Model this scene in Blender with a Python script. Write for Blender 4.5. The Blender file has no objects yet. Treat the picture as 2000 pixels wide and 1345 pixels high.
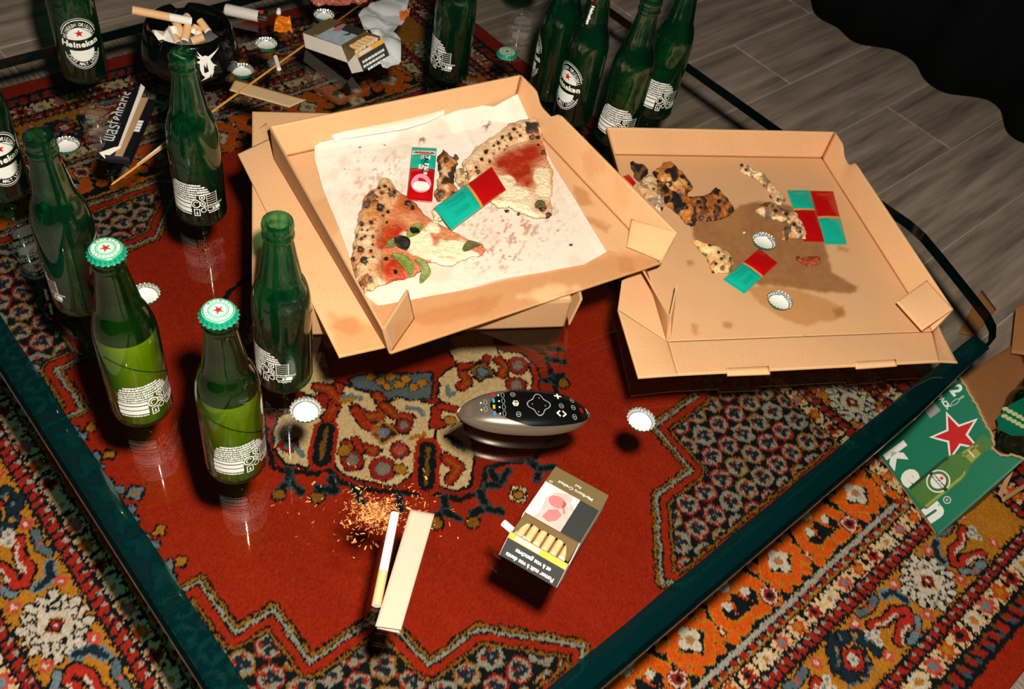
import bpy, bmesh, math, random
import numpy as np
from mathutils import Vector, Matrix, Quaternion

S = bpy.context.scene
COL = S.collection
PI = math.pi
random.seed(7)
RNG = np.random.default_rng(11)

# ------------------------------------------------------------------ camera
F_PX = 1850.0
CAM = np.array([0.0, 0.0, 1.22])
CR = np.array([0.64389695, 0.75045233, 0.14905708])
CU = np.array([-0.63820172, 0.41934622, 0.64563714])
CF = np.array([-0.42201338, 0.51085227, -0.74895572])
cam_d = bpy.data.cameras.new('camera')
cam_d.sensor_width = 36.0
cam_d.lens = F_PX / 2000.0 * 36.0
cam_d.clip_start = 0.02
cam_d.dof.use_dof = True
cam_d.dof.focus_distance = 1.08
cam_d.dof.aperture_fstop = 13.0
cam_o = bpy.data.objects.new('camera', cam_d)
COL.objects.link(cam_o)
m = Matrix((Vector(CR), Vector(CU), Vector(-CF))).transposed().to_4x4()
m.translation = Vector(CAM)
cam_o.matrix_world = m
S.camera = cam_o

# ------------------------------------------------------------------ world, flash, exposure
w = bpy.data.worlds.new('dark_room')
S.world = w
w.use_nodes = True
w.node_tree.nodes['Background'].inputs[0].default_value = (0.30, 0.42, 0.45, 1)
w.node_tree.nodes['Background'].inputs[1].default_value = 0.022
fl = bpy.data.lights.new('camera_flash', 'POINT')
fl.energy = 90.0
fl.color = (1.0, 0.93, 0.82)
fl.shadow_soft_size = 0.018
fo = bpy.data.objects.new('camera_flash', fl)
fo.location = Vector(CAM + CU * 0.080 + CR * 0.048)
COL.objects.link(fo)
S.view_settings.view_transform = 'Standard'
S.view_settings.look = 'None'
S.view_settings.gamma = 1.0
S.view_settings.use_curve_mapping = False
S.view_settings.exposure = 0.0
S.cycles.transparent_max_bounces = 40
S.cycles.max_bounces = 10
S.cycles.glossy_bounces = 5
S.cycles.sample_clamp_indirect = 60.0
S.cycles.caustics_reflective = False
S.cycles.caustics_refractive = False

TZ = 0.40          # table top height


# ------------------------------------------------------------------ helpers
def at(x, y, z=TZ):
    """the place in the room, at height z, that lies behind a pixel of the photograph"""
    d = CF * F_PX + CR * (x - 1000.0) - CU * (y - 672.5)
    return CAM + d * ((z - CAM[2]) / d[2])


def pxs(P):
    v = np.asarray(P, float) - CAM
    zc = v @ CF
    return 1000 + F_PX * (v @ CR) / zc, 672.5 - F_PX * (v @ CU) / zc


def lin(c):
    c = np.asarray(c, float) / 255.0
    return np.where(c <= 0.04045, c / 12.92, ((c + 0.055) / 1.055) ** 2.4)


def L4(c):
    a = lin(c)
    return (float(a[0]), float(a[1]), float(a[2]), 1.0)


def new_mat(name):
    mt = bpy.data.materials.new(name)
    mt.use_nodes = True
    nt = mt.node_tree
    b = nt.nodes.get('Principled BSDF')
    return mt, nt, b


def solid(name, rgb, rough=0.6, metal=0.0, spec=0.4, noise=0.0, nscale=60.0, bump=0.0, bscale=400.0):
    mt, nt, b = new_mat(name)
    c = L4(rgb)
    b.inputs['Base Color'].default_value = c
    b.inputs['Roughness'].default_value = rough
    b.inputs['Metallic'].default_value = metal
    b.inputs['Specular IOR Level'].default_value = spec
    if noise > 0:
        tc = nt.nodes.new('ShaderNodeTexCoord')
        n = nt.nodes.new('ShaderNodeTexNoise')
        n.inputs['Scale'].default_value = nscale
        n.inputs['Detail'].default_value = 4
        nt.links.new(tc.outputs['Object'], n.inputs['Vector'])
        mx = nt.nodes.new('ShaderNodeMix')
        mx.data_type = 'RGBA'
        mx.inputs['A'].default_value = tuple(v * (1 - noise) for v in c[:3]) + (1,)
        mx.inputs['B'].default_value = tuple(min(1, v * (1 + noise)) for v in c[:3]) + (1,)
        nt.links.new(n.outputs['Fac'], mx.inputs['Factor'])
        nt.links.new(mx.outputs['Result'], b.inputs['Base Color'])
    if bump > 0:
        add_bump(nt, b, bump, bscale)
    return mt


def add_bump(nt, b, strength, scale, dist=0.001):
    tc = nt.nodes.new('ShaderNodeTexCoord')
    n = nt.nodes.new('ShaderNodeTexNoise')
    n.inputs['Scale'].default_value = scale
    n.inputs['Detail'].default_value = 3
    nt.links.new(tc.outputs['Object'], n.inputs['Vector'])
    bp = nt.nodes.new('ShaderNodeBump')
    bp.inputs['Strength'].default_value = strength
    bp.inputs['Distance'].default_value = dist
    nt.links.new(n.outputs['Fac'], bp.inputs['Height'])
    nt.links.new(bp.outputs['Normal'], b.inputs['Normal'])


def dyed(name, rough=0.8, spec=0.2, grain=0.12, gscale=900.0, bump=0.0, bscale=600.0, bdist=0.001):
    """colour comes with the mesh (attribute Col), the nodes add grain and relief"""
    mt, nt, b = new_mat(name)
    a = nt.nodes.new('ShaderNodeAttribute')
    a.attribute_name = 'Col'
    tc = nt.nodes.new('ShaderNodeTexCoord')
    n = nt.nodes.new('ShaderNodeTexNoise')
    n.inputs['Scale'].default_value = gscale
    n.inputs['Detail'].default_value = 2
    nt.links.new(tc.outputs['Object'], n.inputs['Vector'])
    mr = nt.nodes.new('ShaderNodeMapRange')
    mr.inputs['From Min'].default_value = 0.25
    mr.inputs['From Max'].default_value = 0.75
    mr.inputs['To Min'].default_value = 1 - grain
    mr.inputs['To Max'].default_value = 1 + grain
    nt.links.new(n.outputs['Fac'], mr.inputs['Value'])
    vm = nt.nodes.new('ShaderNodeVectorMath')
    vm.operation = 'SCALE'
    nt.links.new(a.outputs['Color'], vm.inputs[0])
    nt.links.new(mr.outputs['Result'], vm.inputs['Scale'])
    nt.links.new(vm.outputs['Vector'], b.inputs['Base Color'])
    b.inputs['Roughness'].default_value = rough
    b.inputs['Specular IOR Level'].default_value = spec
    if bump > 0:
        add_bump(nt, b, bump, bscale, bdist)
    return mt


def clear_glass(name, tint, ior=1.5, rough=0.0, edge=None, body=None, body_fac=0.0, edge_pow=2.0, bend=0.0, bend_ior=1.45, body_back=0.5):
    """clear glass: tinted straight-through light plus a Fresnel reflection (and, where asked, a body colour standing in for glow inside the glass)"""
    mt = bpy.data.materials.new(name)
    mt.use_nodes = True
    nt = mt.node_tree
    nt.nodes.clear()
    out = nt.nodes.new('ShaderNodeOutputMaterial')
    tr = nt.nodes.new('ShaderNodeBsdfTransparent')
    tr.inputs[0].default_value = tuple(tint) + (1,)
    if edge is not None:
        lw = nt.nodes.new('ShaderNodeLayerWeight')
        lw.inputs['Blend'].default_value = 0.5
        pw = nt.nodes.new('ShaderNodeMath')
        pw.operation = 'POWER'
        pw.inputs[1].default_value = edge_pow
        nt.links.new(lw.outputs['Facing'], pw.inputs[0])
        mx = nt.nodes.new('ShaderNodeMix')
        mx.data_type = 'RGBA'
        mx.inputs['A'].default_value = tuple(tint) + (1,)
        mx.inputs['B'].default_value = tuple(edge) + (1,)
        nt.links.new(pw.outputs[0], mx.inputs['Factor'])
        nt.links.new(mx.outputs['Result'], tr.inputs[0])
    last = tr
    if bend > 0:                               # part of the light is bent like in solid glass
        rf_ = nt.nodes.new('ShaderNodeBsdfRefraction')
        rf_.inputs['IOR'].default_value = bend_ior
        rf_.inputs['Roughness'].default_value = 0.0
        rf_.inputs['Color'].default_value = tuple(tint) + (1,)
        if edge is not None:
            nt.links.new(mx.outputs['Result'], rf_.inputs['Color'])
        mr_ = nt.nodes.new('ShaderNodeMixShader')
        mr_.inputs[0].default_value = bend
        nt.links.new(tr.outputs[0], mr_.inputs[1])
        nt.links.new(rf_.outputs[0], mr_.inputs[2])
        tr = last = mr_
    if body is not None:  # diffuse colour imitates light glowing inside the glass
        df = nt.nodes.new('ShaderNodeBsdfDiffuse')
        df.inputs[0].default_value = tuple(body) + (1,)
        tl = nt.nodes.new('ShaderNodeBsdfTranslucent')
        tl.inputs[0].default_value = tuple(body) + (1,)
        m0 = nt.nodes.new('ShaderNodeMixShader')
        m0.inputs[0].default_value = body_back
        nt.links.new(df.outputs[0], m0.inputs[1])
        nt.links.new(tl.outputs[0], m0.inputs[2])
        m1 = nt.nodes.new('ShaderNodeMixShader')
        m1.inputs[0].default_value = body_fac
        nt.links.new(tr.outputs[0], m1.inputs[1])
        nt.links.new(m0.outputs[0], m1.inputs[2])
        last = m1
    gl = nt.nodes.new('ShaderNodeBsdfGlossy')
    gl.inputs['Color'].default_value = (1, 1, 1, 1)
    gl.inputs['Roughness'].default_value = rough
    # Schlick reflectance, the same from either side of the pane
    f0 = ((ior - 1) / (ior + 1)) ** 2
    ge = nt.nodes.new('ShaderNodeNewGeometry')
    dt = nt.nodes.new('ShaderNodeVectorMath')
    dt.operation = 'DOT_PRODUCT'
    nt.links.new(ge.outputs['Normal'], dt.inputs[0])
    nt.links.new(ge.outputs['Incoming'], dt.inputs[1])
    prev = dt.outputs['Value']
    for op, v2, first in (('ABSOLUTE', 0, 0), ('SUBTRACT', 1.0, 1), ('POWER', 5.0, 0), ('MULTIPLY_ADD', 1 - f0, 0)):
        mn = nt.nodes.new('ShaderNodeMath')
        mn.operation = op
        if first:
            mn.inputs[0].default_value = v2
            nt.links.new(prev, mn.inputs[1])
        else:
            mn.inputs[1].default_value = v2
            nt.links.new(prev, mn.inputs[0])
        if op == 'MULTIPLY_ADD':
            mn.inputs[2].default_value = f0
        prev = mn.outputs[0]
    mxs = nt.nodes.new('ShaderNodeMixShader')
    nt.links.new(prev, mxs.inputs[0])
    nt.links.new(last.outputs[0], mxs.inputs[1])
    if rough > 0.03:                           # polished surface with a faint haze around the highlight
        g2 = nt.nodes.new('ShaderNodeBsdfGlossy')
        g2.inputs['Color'].default_value = (1, 1, 1, 1)
        g2.inputs['Roughness'].default_value = 0.02
        mg = nt.nodes.new('ShaderNodeMixShader')
        mg.inputs[0].default_value = 0.45
        nt.links.new(gl.outputs[0], mg.inputs[1])
        nt.links.new(g2.outputs[0], mg.inputs[2])
        gl = mg
    nt.links.new(gl.outputs[0], mxs.inputs[2])
    nt.links.new(mxs.outputs[0], out.inputs[0])
    return mt


def mesh_obj(name, verts, faces, mats, parent=None, smooth=False, cols=None, midx=None, loc=None, mesh_only=False):
    me = bpy.data.meshes.new(name)
    verts = np.asarray(verts, float)
    if isinstance(faces, np.ndarray):
        me.vertices.add(len(verts))
        me.vertices.foreach_set('co', verts.ravel())
        k = faces.shape[1]
        me.loops.add(faces.size)
        me.loops.foreach_set('vertex_index', faces.ravel().astype(np.int32))
        me.polygons.add(len(faces))
        me.polygons.foreach_set('loop_start', np.arange(0, faces.size, k, dtype=np.int32))
        me.update(calc_edges=True)
    else:
        me.from_pydata([tuple(v) for v in verts], [], [tuple(f) for f in faces])
    if not isinstance(mats, (list, tuple)):
        mats = [mats]
    for mm_ in mats:
        me.materials.append(mm_)
    if midx is not None:
        me.polygons.foreach_set('material_index', np.asarray(midx, np.int32))
    if smooth:
        me.polygons.foreach_set('use_smooth', np.ones(len(me.polygons), bool))
    if cols is not None:
        at_ = me.color_attributes.new('Col', 'FLOAT_COLOR', 'POINT')
        c4 = np.ones((len(verts), 4), np.float32)
        c4[:, :3] = cols
        at_.data.foreach_set('color', c4.ravel())
    me.validate()
    me.update()
    if mesh_only:
        return me
    o = bpy.data.objects.new(name, me)
    COL.objects.link(o)
    if parent is not None:
        o.parent = parent
    if loc is not None:
        o.location = Vector(loc)
    return o


def link_mesh(name, me, parent=None, loc=None):
    o = bpy.data.objects.new(name, me)
    COL.objects.link(o)
    if parent is not None:
        o.parent = parent
    if loc is not None:
        o.location = Vector(loc)
    return o


def tag(o, label=None, cat=None, group=None, kind=None):
    if label:
        o['label'] = label
    if cat:
        o['category'] = cat
    if group:
        o['group'] = group
    if kind:
        o['kind'] = kind
    return o


def empty(name, loc=(0, 0, 0), rz=0.0, label=None, cat=None, group=None):
    o = bpy.data.objects.new(name, None)
    o.empty_display_size = 0.02
    COL.objects.link(o)
    o.location = Vector(loc)
    o.rotation_euler = (0, 0, rz)
    tag(o, label, cat, group)
    return o


class MB:
    def __init__(s):
        s.v = []
        s.f = []
        s.m = []

    def add(s, verts, faces, mi=0):
        b = len(s.v)
        s.v += [tuple(map(float, q)) for q in verts]
        s.f += [tuple(i + b for i in f) for f in faces]
        s.m += [mi] * len(faces)

    def box(s, x0, x1, y0, y1, z0, z1, mi=0):
        v = [(x, y, z) for z in (z0, z1) for y in (y0, y1) for x in (x0, x1)]
        s.add(v, [(0, 2, 3, 1), (4, 5, 7, 6), (0, 1, 5, 4), (2, 6, 7, 3), (0, 4, 6, 2), (1, 3, 7, 5)], mi)

    def lathe(s, prof, n=48, mi=0, close=False, c=(0, 0)):
        v = []
        for r, z in prof:
            for k in range(n):
                a = 2 * PI * k / n
                v.append((c[0] + r * math.cos(a), c[1] + r * math.sin(a), z))
        f = []
        rows = len(prof)
        for i in range(rows - 1 + (1 if close else 0)):
            j = (i + 1) % rows
            for k in range(n):
                k2 = (k + 1) % n
                f.append((i * n + k, i * n + k2, j * n + k2, j * n + k))
        s.add(v, f, mi)

    def tube(s, pts, r, n=8, mi=0, cap=True):
        pts = [Vector(p) for p in pts]
        rr = r if isinstance(r, (list, tuple)) else [r] * len(pts)
        v = []
        up = Vector((0, 0, 1))
        for i, p in enumerate(pts):
            d = (pts[min(i + 1, len(pts) - 1)] - pts[max(i - 1, 0)]).normalized()
            u = d.cross(up)
            if u.length < 1e-4:
                u = Vector((1, 0, 0))
            u.normalize()
            q = d.cross(u)
            for k in range(n):
                a = 2 * PI * k / n
                v.append(tuple(p + (u * math.cos(a) + q * math.sin(a)) * rr[i]))
        f = []
        for i in range(len(pts) - 1):
            for k in range(n):
                k2 = (k + 1) % n
                f.append((i * n + k, i * n + k2, (i + 1) * n + k2, (i + 1) * n + k))
        if cap:
            f.append(tuple(range(n - 1, -1, -1)))
            f.append(tuple(range((len(pts) - 1) * n, len(pts) * n)))
        s.add(v, f, mi)

    def build(s, name, mats, parent=None, smooth=False, loc=None, mesh_only=False):
        return mesh_obj(name, s.v, s.f, mats, parent, smooth, midx=s.m if isinstance(mats, (list, tuple)) else None,
                        loc=loc, mesh_only=mesh_only)


def auto_smooth(o, deg=40):
    me = o.data if hasattr(o, 'data') else o
    me.polygons.foreach_set('use_smooth', np.ones(len(me.polygons), bool))
    try:
        me.set_sharp_from_angle(angle=math.radians(deg))
    except Exception:
        pass


# ---- 2D value noise (numpy)
def vnoise(x, y, scale, seed=0, octaves=3):
    out = np.zeros(np.broadcast(x, y).shape)
    amp, tot = 1.0, 0.0
    for o in range(octaves):
        g = np.random.default_rng(seed * 97 + o).random((257, 257))
        fx, fy = x / scale * 2 ** o + 31.7 * seed, y / scale * 2 ** o + 17.3 * seed
        ix, iy = np.floor(fx).astype(int), np.floor(fy).astype(int)
        tx, ty = fx - ix, fy - iy
        tx, ty = tx * tx * (3 - 2 * tx), ty * ty * (3 - 2 * ty)
        ix, iy, jx, jy = ix % 256, iy % 256, (ix + 1) % 256, (iy + 1) % 256
        out += amp * ((g[ix, iy] * (1 - tx) + g[jx, iy] * tx) * (1 - ty) + (g[ix, jy] * (1 - tx) + g[jx, jy] * tx) * ty)
        tot += amp
        amp *= 0.5
    return out / tot


def sstep(a, b, x):
    t = np.clip((x - a) / (b - a), 0, 1)
    return t * t * (3 - 2 * t)


def inpoly(poly, X, Y):
    ins = np.zeros(np.broadcast(X, Y).shape, bool)
    n = len(poly)
    for i in range(n):
        x1, y1 = poly[i]
        x2, y2 = poly[(i + 1) % n]
        if y1 == y2:
            continue
        c = (y1 > Y) != (y2 > Y)
        ins ^= c & (X < (x2 - x1) * (Y - y1) / (y2 - y1) + x1)
    return ins


def segdist(pts, X, Y, closed=False):
    d = np.full(np.broadcast(X, Y).shape, 1e9)
    n = len(pts)
    for i in range(n if closed else n - 1):
        x1, y1 = pts[i]
        x2, y2 = pts[(i + 1) % n]
        dx, dy = x2 - x1, y2 - y1
        t = np.clip(((X - x1) * dx + (Y - y1) * dy) / max(dx * dx + dy * dy, 1e-12), 0, 1)
        d = np.minimum(d, np.hypot(X - x1 - t * dx, Y - y1 - t * dy))
    return d


# ---- lettering
_TX = {}


def text_geo(s, bold=0.0):
    key = (s, bold)
    if key in _TX:
        return _TX[key]
    cu = bpy.data.curves.new('lettering', 'FONT')
    cu.body = s
    cu.size = 1.0
    cu.align_x = 'CENTER'
    cu.resolution_u = 3
    cu.offset = bold
    o = bpy.data.objects.new('lettering', cu)
    COL.objects.link(o)
    dg = bpy.context.evaluated_depsgraph_get()
    e = o.evaluated_get(dg)
    me = e.to_mesh()
    v = np.array([(q.co.x, q.co.y) for q in me.vertices]).reshape(-1, 2)
    f = [tuple(p.vertices) for p in me.polygons]
    e.to_mesh_clear()
    bpy.data.objects.remove(o)
    bpy.data.curves.remove(cu)
    _TX[key] = (v, f)
    return v, f


class Flat:
    """flat print: shapes in millimetres, later laid on a surface"""

    def __init__(s):
        s.v = []
        s.f = []
        s.m = []

    def add(s, v, f, mi):
        b = len(s.v)
        s.v += [(float(a), float(c)) for a, c in v]
        s.f += [tuple(i + b for i in q) for q in f]
        s.m += [mi] * len(f)

    def text(s, t, x, y, size, mi=0, rot=0.0, bold=0.0, sx=1.0):
        v, f = text_geo(t, bold)
        if len(v) == 0:
            return
        v = v * np.array([size * sx, size])
        c, q = math.cos(rot), math.sin(rot)
        s.add([(x + a * c - b * q, y + a * q + b * c) for a, b in v], f, mi)

    def arc_text(s, t, cx, cy, rx, ry, a_mid, step, size, mi=0, inward=False, bold=0.0, sx=1.0):
        n = len(t)
        for i, ch in enumerate(t):
            if ch == ' ':
                continue
            a = a_mid + (i - (n - 1) / 2) * step * (1 if inward else -1)
            x, y = cx + rx * math.cos(a), cy + ry * math.sin(a)
            tx, ty = -rx * math.sin(a), ry * math.cos(a)
            rot = math.atan2(ty, tx) + (0 if inward else PI)
            s.text(ch, x, y, size, mi, rot, bold, sx)

    def poly(s, pts, mi=0):
        s.add(pts, [tuple(range(len(pts)))], mi)

    def ring(s, cx, cy, rx, ry, wd, a0=0.0, a1=2 * PI, mi=0, n=28):
        v = []
        for k in range(n + 1):
            a = a0 + (a1 - a0) * k / n
            v.append((cx + rx * math.cos(a), cy + ry * math.sin(a)))
            v.append((cx + (rx - wd) * math.cos(a), cy + (ry - wd) * math.sin(a)))
        s.add(v, [(2 * k, 2 * k + 2, 2 * k + 3, 2 * k + 1) for k in range(n)], mi)

    def disc(s, cx, cy, rx, ry, mi=0, n=20):
        s.poly([(cx + rx * math.cos(2 * PI * k / n), cy + ry * math.sin(2 * PI * k / n)) for k in range(n)], mi)

    def rect(s, x0, y0, x1, y1, mi=0):
        s.poly([(x0, y0), (x1, y0), (x1, y1), (x0, y1)], mi)

    def star(s, cx, cy, r, mi=0, rot=0.0, k=0.40):
        p = []
        for i in range(10):
            rr = r if i % 2 == 0 else r * k
            a = rot + PI / 2 + i * PI / 5
            p.append((cx + rr * math.cos(a), cy + rr * math.sin(a)))
        c = len(s.v)
        s.add([(cx, cy)] + p, [(0, 1 + i, 1 + (i + 1) % 10) for i in range(10)], mi)

    def mesh(s, name, mats, fn, cut=None):
        """cut the flat shapes into strips and lay them on a surface with fn(x, y) -> point"""
        bm = bmesh.new()
        vs = [bm.verts.new((a, b, 0)) for a, b in s.v]
        for q, mi in zip(s.f, s.m):
            try:
                f = bm.faces.new([vs[i] for i in q])
                f.material_index = mi
            except ValueError:
                pass
        if cut:
            for x in cut:
                bmesh.ops.bisect_plane(bm, geom=bm.verts[:] + bm.edges[:] + bm.faces[:], plane_co=(x, 0, 0), plane_no=(1, 0, 0))
        for q in bm.verts:
            q.co = Vector(fn(q.co.x, q.co.y))
        me = bpy.data.meshes.new(name)
        bm.to_mesh(me)
        bm.free()
        for mm_ in mats:
            me.materials.append(mm_)
        return me


# ---- curved patch between four edges (points in the room)
def resample(pts, n):
    p = np.asarray(pts, float)
    d = np.r_[0, np.cumsum(np.linalg.norm(np.diff(p, axis=0), axis=1))]
    t = np.linspace(0, d[-1], n)
    return np.stack([np.interp(t, d, p[:, k]) for k in range(3)], 1)


def coons(top, right, bottom, left, nu, nv):
    """top, bottom run left to right; left, right run top to bottom"""
    T, B = resample(top, nu), resample(bottom, nu)
    Lf, Rt = resample(left, nv), resample(right, nv)
    u = np.linspace(0, 1, nu)[None, :, None]
    v = np.linspace(0, 1, nv)[:, None, None]
    P = (1 - v) * T[None] + v * B[None] + (1 - u) * Lf[:, None] + u * Rt[:, None]
    P -= (1 - u) * (1 - v) * T[0] + u * (1 - v) * T[-1] + (1 - u) * v * B[0] + u * v * B[-1]
    return P


def grid_faces(nv, nu):
    i = np.arange(nv * nu).reshape(nv, nu)
    return np.stack([i[:-1, :-1], i[1:, :-1], i[1:, 1:], i[:-1, 1:]], -1).reshape(-1, 4)


def sheet(name, P, mat, thick=0.0, cols=None, parent=None, smooth=True, under=None):
    """a bent sheet of given thickness (the thickness goes down along the sheet's normal)"""
    nv, nu = P.shape[:2]
    V = P.reshape(-1, 3)
    F = grid_faces(nv, nu)
    if thick <= 0:
        return mesh_obj(name, V, F, mat, parent, smooth, cols=cols)
    du = np.gradient(P, axis=1)
    dv = np.gradient(P, axis=0)
    N = np.cross(dv, du)
    N /= np.maximum(np.linalg.norm(N, axis=2, keepdims=True), 1e-12)
    if N[..., 2].mean() < 0:
        N = -N
    Q = (P - N * thick).reshape(-1, 3)
    n = nv * nu
    F2 = F[:, ::-1] + n
    i = np.arange(n).reshape(nv, nu)
    loop = np.r_[i[0, :-1], i[:-1, -1], i[-1, :0:-1], i[:0:-1, 0]]
    l2 = np.roll(loop, -1)
    S4 = np.stack([loop, l2, l2 + n, loop + n], 1)
    c = None
    if cols is not None:
        c = np.r_[cols, cols * 0.85 if under is None else np.broadcast_to(under, cols.shape)]
    o = mesh_obj(name, np.r_[V, Q], np.r_[F, F2, S4], mat, parent, False, cols=c)
    me = o.data
    sm = np.zeros(len(me.polygons), bool)
    sm[:2 * len(F)] = smooth
    me.polygons.foreach_set('use_smooth', sm)
    return o


def quad_pts(a, b, c, d, nu, nv):
    """bilinear patch: a top-left, b top-right, c bottom-right, d bottom-left"""
    u = np.linspace(0, 1, nu)[None, :, None]
    v = np.linspace(0, 1, nv)[:, None, None]
    a, b, c, d = [np.asarray(q, float) for q in (a, b, c, d)]
    return (1 - u) * (1 - v) * a + u * (1 - v) * b + u * v * c + (1 - u) * v * d


# ------------------------------------------------------------------ shared materials
M = {}
M['white_print'] = solid('white_print', (236, 236, 226), 0.5)
M['red_print'] = solid('red_print', (200, 18, 20), 0.5)
M['black_print'] = solid('black_print', (12, 14, 16), 0.5)
M['green_print'] = solid('green_print', (10, 110, 80), 0.45)
M['grey_print'] = solid('grey_print', (150, 152, 150), 0.5)
M['table_glass'] = clear_glass('table_glass', (0.955, 0.965, 0.945), 1.52, 0.0)
M['bottle_glass'] = clear_glass('bottle_glass', (0.42, 0.85, 0.61), 1.7, 0.065, edge=(0.012, 0.22, 0.13), edge_pow=1.6,
                                body=(0.0, 0.34, 0.21), body_fac=0.022, bend=0.30)
# where beer wets the inside, the inner wall hardly shows and the glass looks thinner and yellower
M['full_glass'] = clear_glass('wetted_bottle_glass', (0.54, 0.88, 0.36), 1.7, 0.065, edge=(0.01, 0.16, 0.06), edge_pow=1.25,
                              body=(0.0, 0.26, 0.10), body_fac=0.01, bend=0.22)
M['card'] = dyed('corrugated_card', 0.85, 0.15, 0.10, 700, 0.25, 500)
M['paper'] = dyed('greaseproof_paper', 0.75, 0.2, 0.03, 500, 0.25, 120, 0.002)
M['food'] = dyed('baked_dough', 0.42, 0.45, 0.18, 420, 0.8, 320, 0.0022)
M['crustm'] = dyed('baked_crust', 0.6, 0.3, 0.16, 420, 0.8, 300, 0.002)

# ================================================================== SETTING
# ---- floor: grout bed with separate wood-look planks
def plank_material():
    mt, nt, b = new_mat('grey_wood_plank')
    tc = nt.nodes.new('ShaderNodeTexCoord')
    oi = nt.nodes.new('ShaderNodeObjectInfo')
    ad = nt.nodes.new('ShaderNodeVectorMath')
    ad.operation = 'ADD'
    sc = nt.nodes.new('ShaderNodeVectorMath')
    sc.operation = 'SCALE'
    sc.inputs['Scale'].default_value = 9.0
    cmb = nt.nodes.new('ShaderNodeCombineXYZ')
    nt.links.new(oi.outputs['Random'], cmb.inputs[0])
    nt.links.new(oi.outputs['Random'], cmb.inputs[1])
    nt.links.new(cmb.outputs[0], sc.inputs[0])
    nt.links.new(tc.outputs['Object'], ad.inputs[0])
    nt.links.new(sc.outputs[0], ad.inputs[1])
    mp = nt.nodes.new('ShaderNodeMapping')
    mp.inputs['Scale'].default_value = (30, 2.6, 1)
    nt.links.new(ad.outputs[0], mp.inputs['Vector'])
    n = nt.nodes.new('ShaderNodeTexNoise')
    n.inputs['Scale'].default_value = 1.0
    n.inputs['Detail'].default_value = 8
    n.inputs['Roughness'].default_value = 0.62
    n.inputs['Distortion'].default_value = 0.25
    nt.links.new(mp.outputs[0], n.inputs['Vector'])
    cr = nt.nodes.new('ShaderNodeValToRGB')
    cr.color_ramp.elements[0].position = 0.30
    cr.color_ramp.elements[0].color = L4((128, 114, 103))
    cr.color_ramp.elements[1].position = 0.72
    cr.color_ramp.elements[1].color = L4((220, 197, 175))
    e = cr.color_ramp.elements.new(0.5)
    e.color = L4((180, 159, 141))
    nt.links.new(n.outputs['Fac'], cr.inputs[0])
    nt.links.new(cr.outputs[0], b.inputs['Base Color'])
    b.inputs['Roughness'].default_value = 0.45
    b.inputs['Specular IOR Level'].default_value = 0.3
    bp = nt.nodes.new('ShaderNodeBump')
    bp.inputs['Strength'].default_value = 0.25
    bp.inputs['Distance'].default_value = 0.002
    nt.links.new(n.outputs['Fac'], bp.inputs['Height'])
    nt.links.new(bp.outputs[0], b.inputs['Normal'])
    return mt


GROUT = solid('pale_grout', (215, 204, 190), 0.9, noise=0.15, nscale=200)
PLANK = plank_material()
fb = MB()
fb.box(-3.1, 1.6, -1.2, 3.2, -0.06, -0.0025)
floor = fb.build('floor', GROUT)
tag(floor, kind='structure')
PW = 0.188
PL = 1.20
joints = {0: 2.110, 3: 2.288}
for k in range(-11, 12):                       # column k spans X from -0.569+(k-1)*PW ... as measured on the photo
    x1 = -0.569 + (0 - k) * PW
    x0 = x1 - PW
    if x0 < -3.05 or x1 > 1.55:
        continue
    j = joints.get(k, 2.11 + ((k * 0.437) % 1.0) * PL)
    y = j - math.ceil((j + 1.15) / PL) * PL
    while y < 3.15:
        a, b_ = max(y, -1.15), min(y + PL, 3.15)
        if b_ - a > 0.05:
            g = 0.0016
            pb = MB()
            hx, hy = PW / 2 - g, (b_ - a) / 2 - g
            bv = 0.0012
            pb.add([(-hx, -hy, -0.003), (hx, -hy, -0.003), (hx, hy, -0.003), (-hx, hy, -0.003),
                    (-hx, -hy, -bv), (hx, -hy, -bv), (hx, hy, -bv), (-hx, hy, -bv),
                    (-hx + bv, -hy + bv, 0), (hx - bv, -hy + bv, 0), (hx - bv, hy - bv, 0), (-hx + bv, hy - bv, 0)],
                   [(8, 9, 10, 11)] + [(i, (i + 1) % 4, 4 + (i + 1) % 4, 4 + i) for i in range(4)]
                   + [(4 + i, 4 + (i + 1) % 4, 8 + (i + 1) % 4, 8 + i) for i in range(4)])
            p = pb.build('plank', PLANK, floor, loc=((x0 + x1) / 2, (a + b_) / 2, 0))
        y += PL

# ---- wall behind the curtain, and the black curtain
wb = MB()
wb.box(-3.1, 1.6, 3.2, 3.3, -0.06, 2.7)
tag(wb.build('wall_back', solid('dark_plaster', (70, 68, 66), 0.9, noise=0.08, nscale=8)), kind='structure')

cm = solid('black_curtain_cloth', (14, 17, 17), 0.95, spec=0.1, noise=0.25, nscale=900)
hem = [(-1.28, 2.40), (-1.215, 2.385), (-1.173, 2.345), (-1.120, 2.288), (-1.085, 2.280), (-1.044, 2.300), (-1.0, 2.276), (-0.967, 2.272),
       (-0.935, 2.315), (-0.895, 2.357), (-0.829, 2.356), (-0.790, 2.318), (-0.759, 2.296), (-0.711, 2.296),
       (-0.668, 2.352), (-0.633, 2.392), (-0.589, 2.385), (-0.555, 2.338), (-0.523, 2.294), (-0.488, 2.292)]
x = -0.488
k = 0
while x < 0.9:
    for dx, yy in ((0.045, 2.33), (0.05, 2.385), (0.055, 2.39), (0.05, 2.335), (0.045, 2.29), (0.045, 2.29)):
        x += dx
        hem.append((x, yy + 0.01 * math.sin(k * 1.7)))
        k += 1
hp = resample([(a, b, 0) for a, b in hem], 260)
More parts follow.
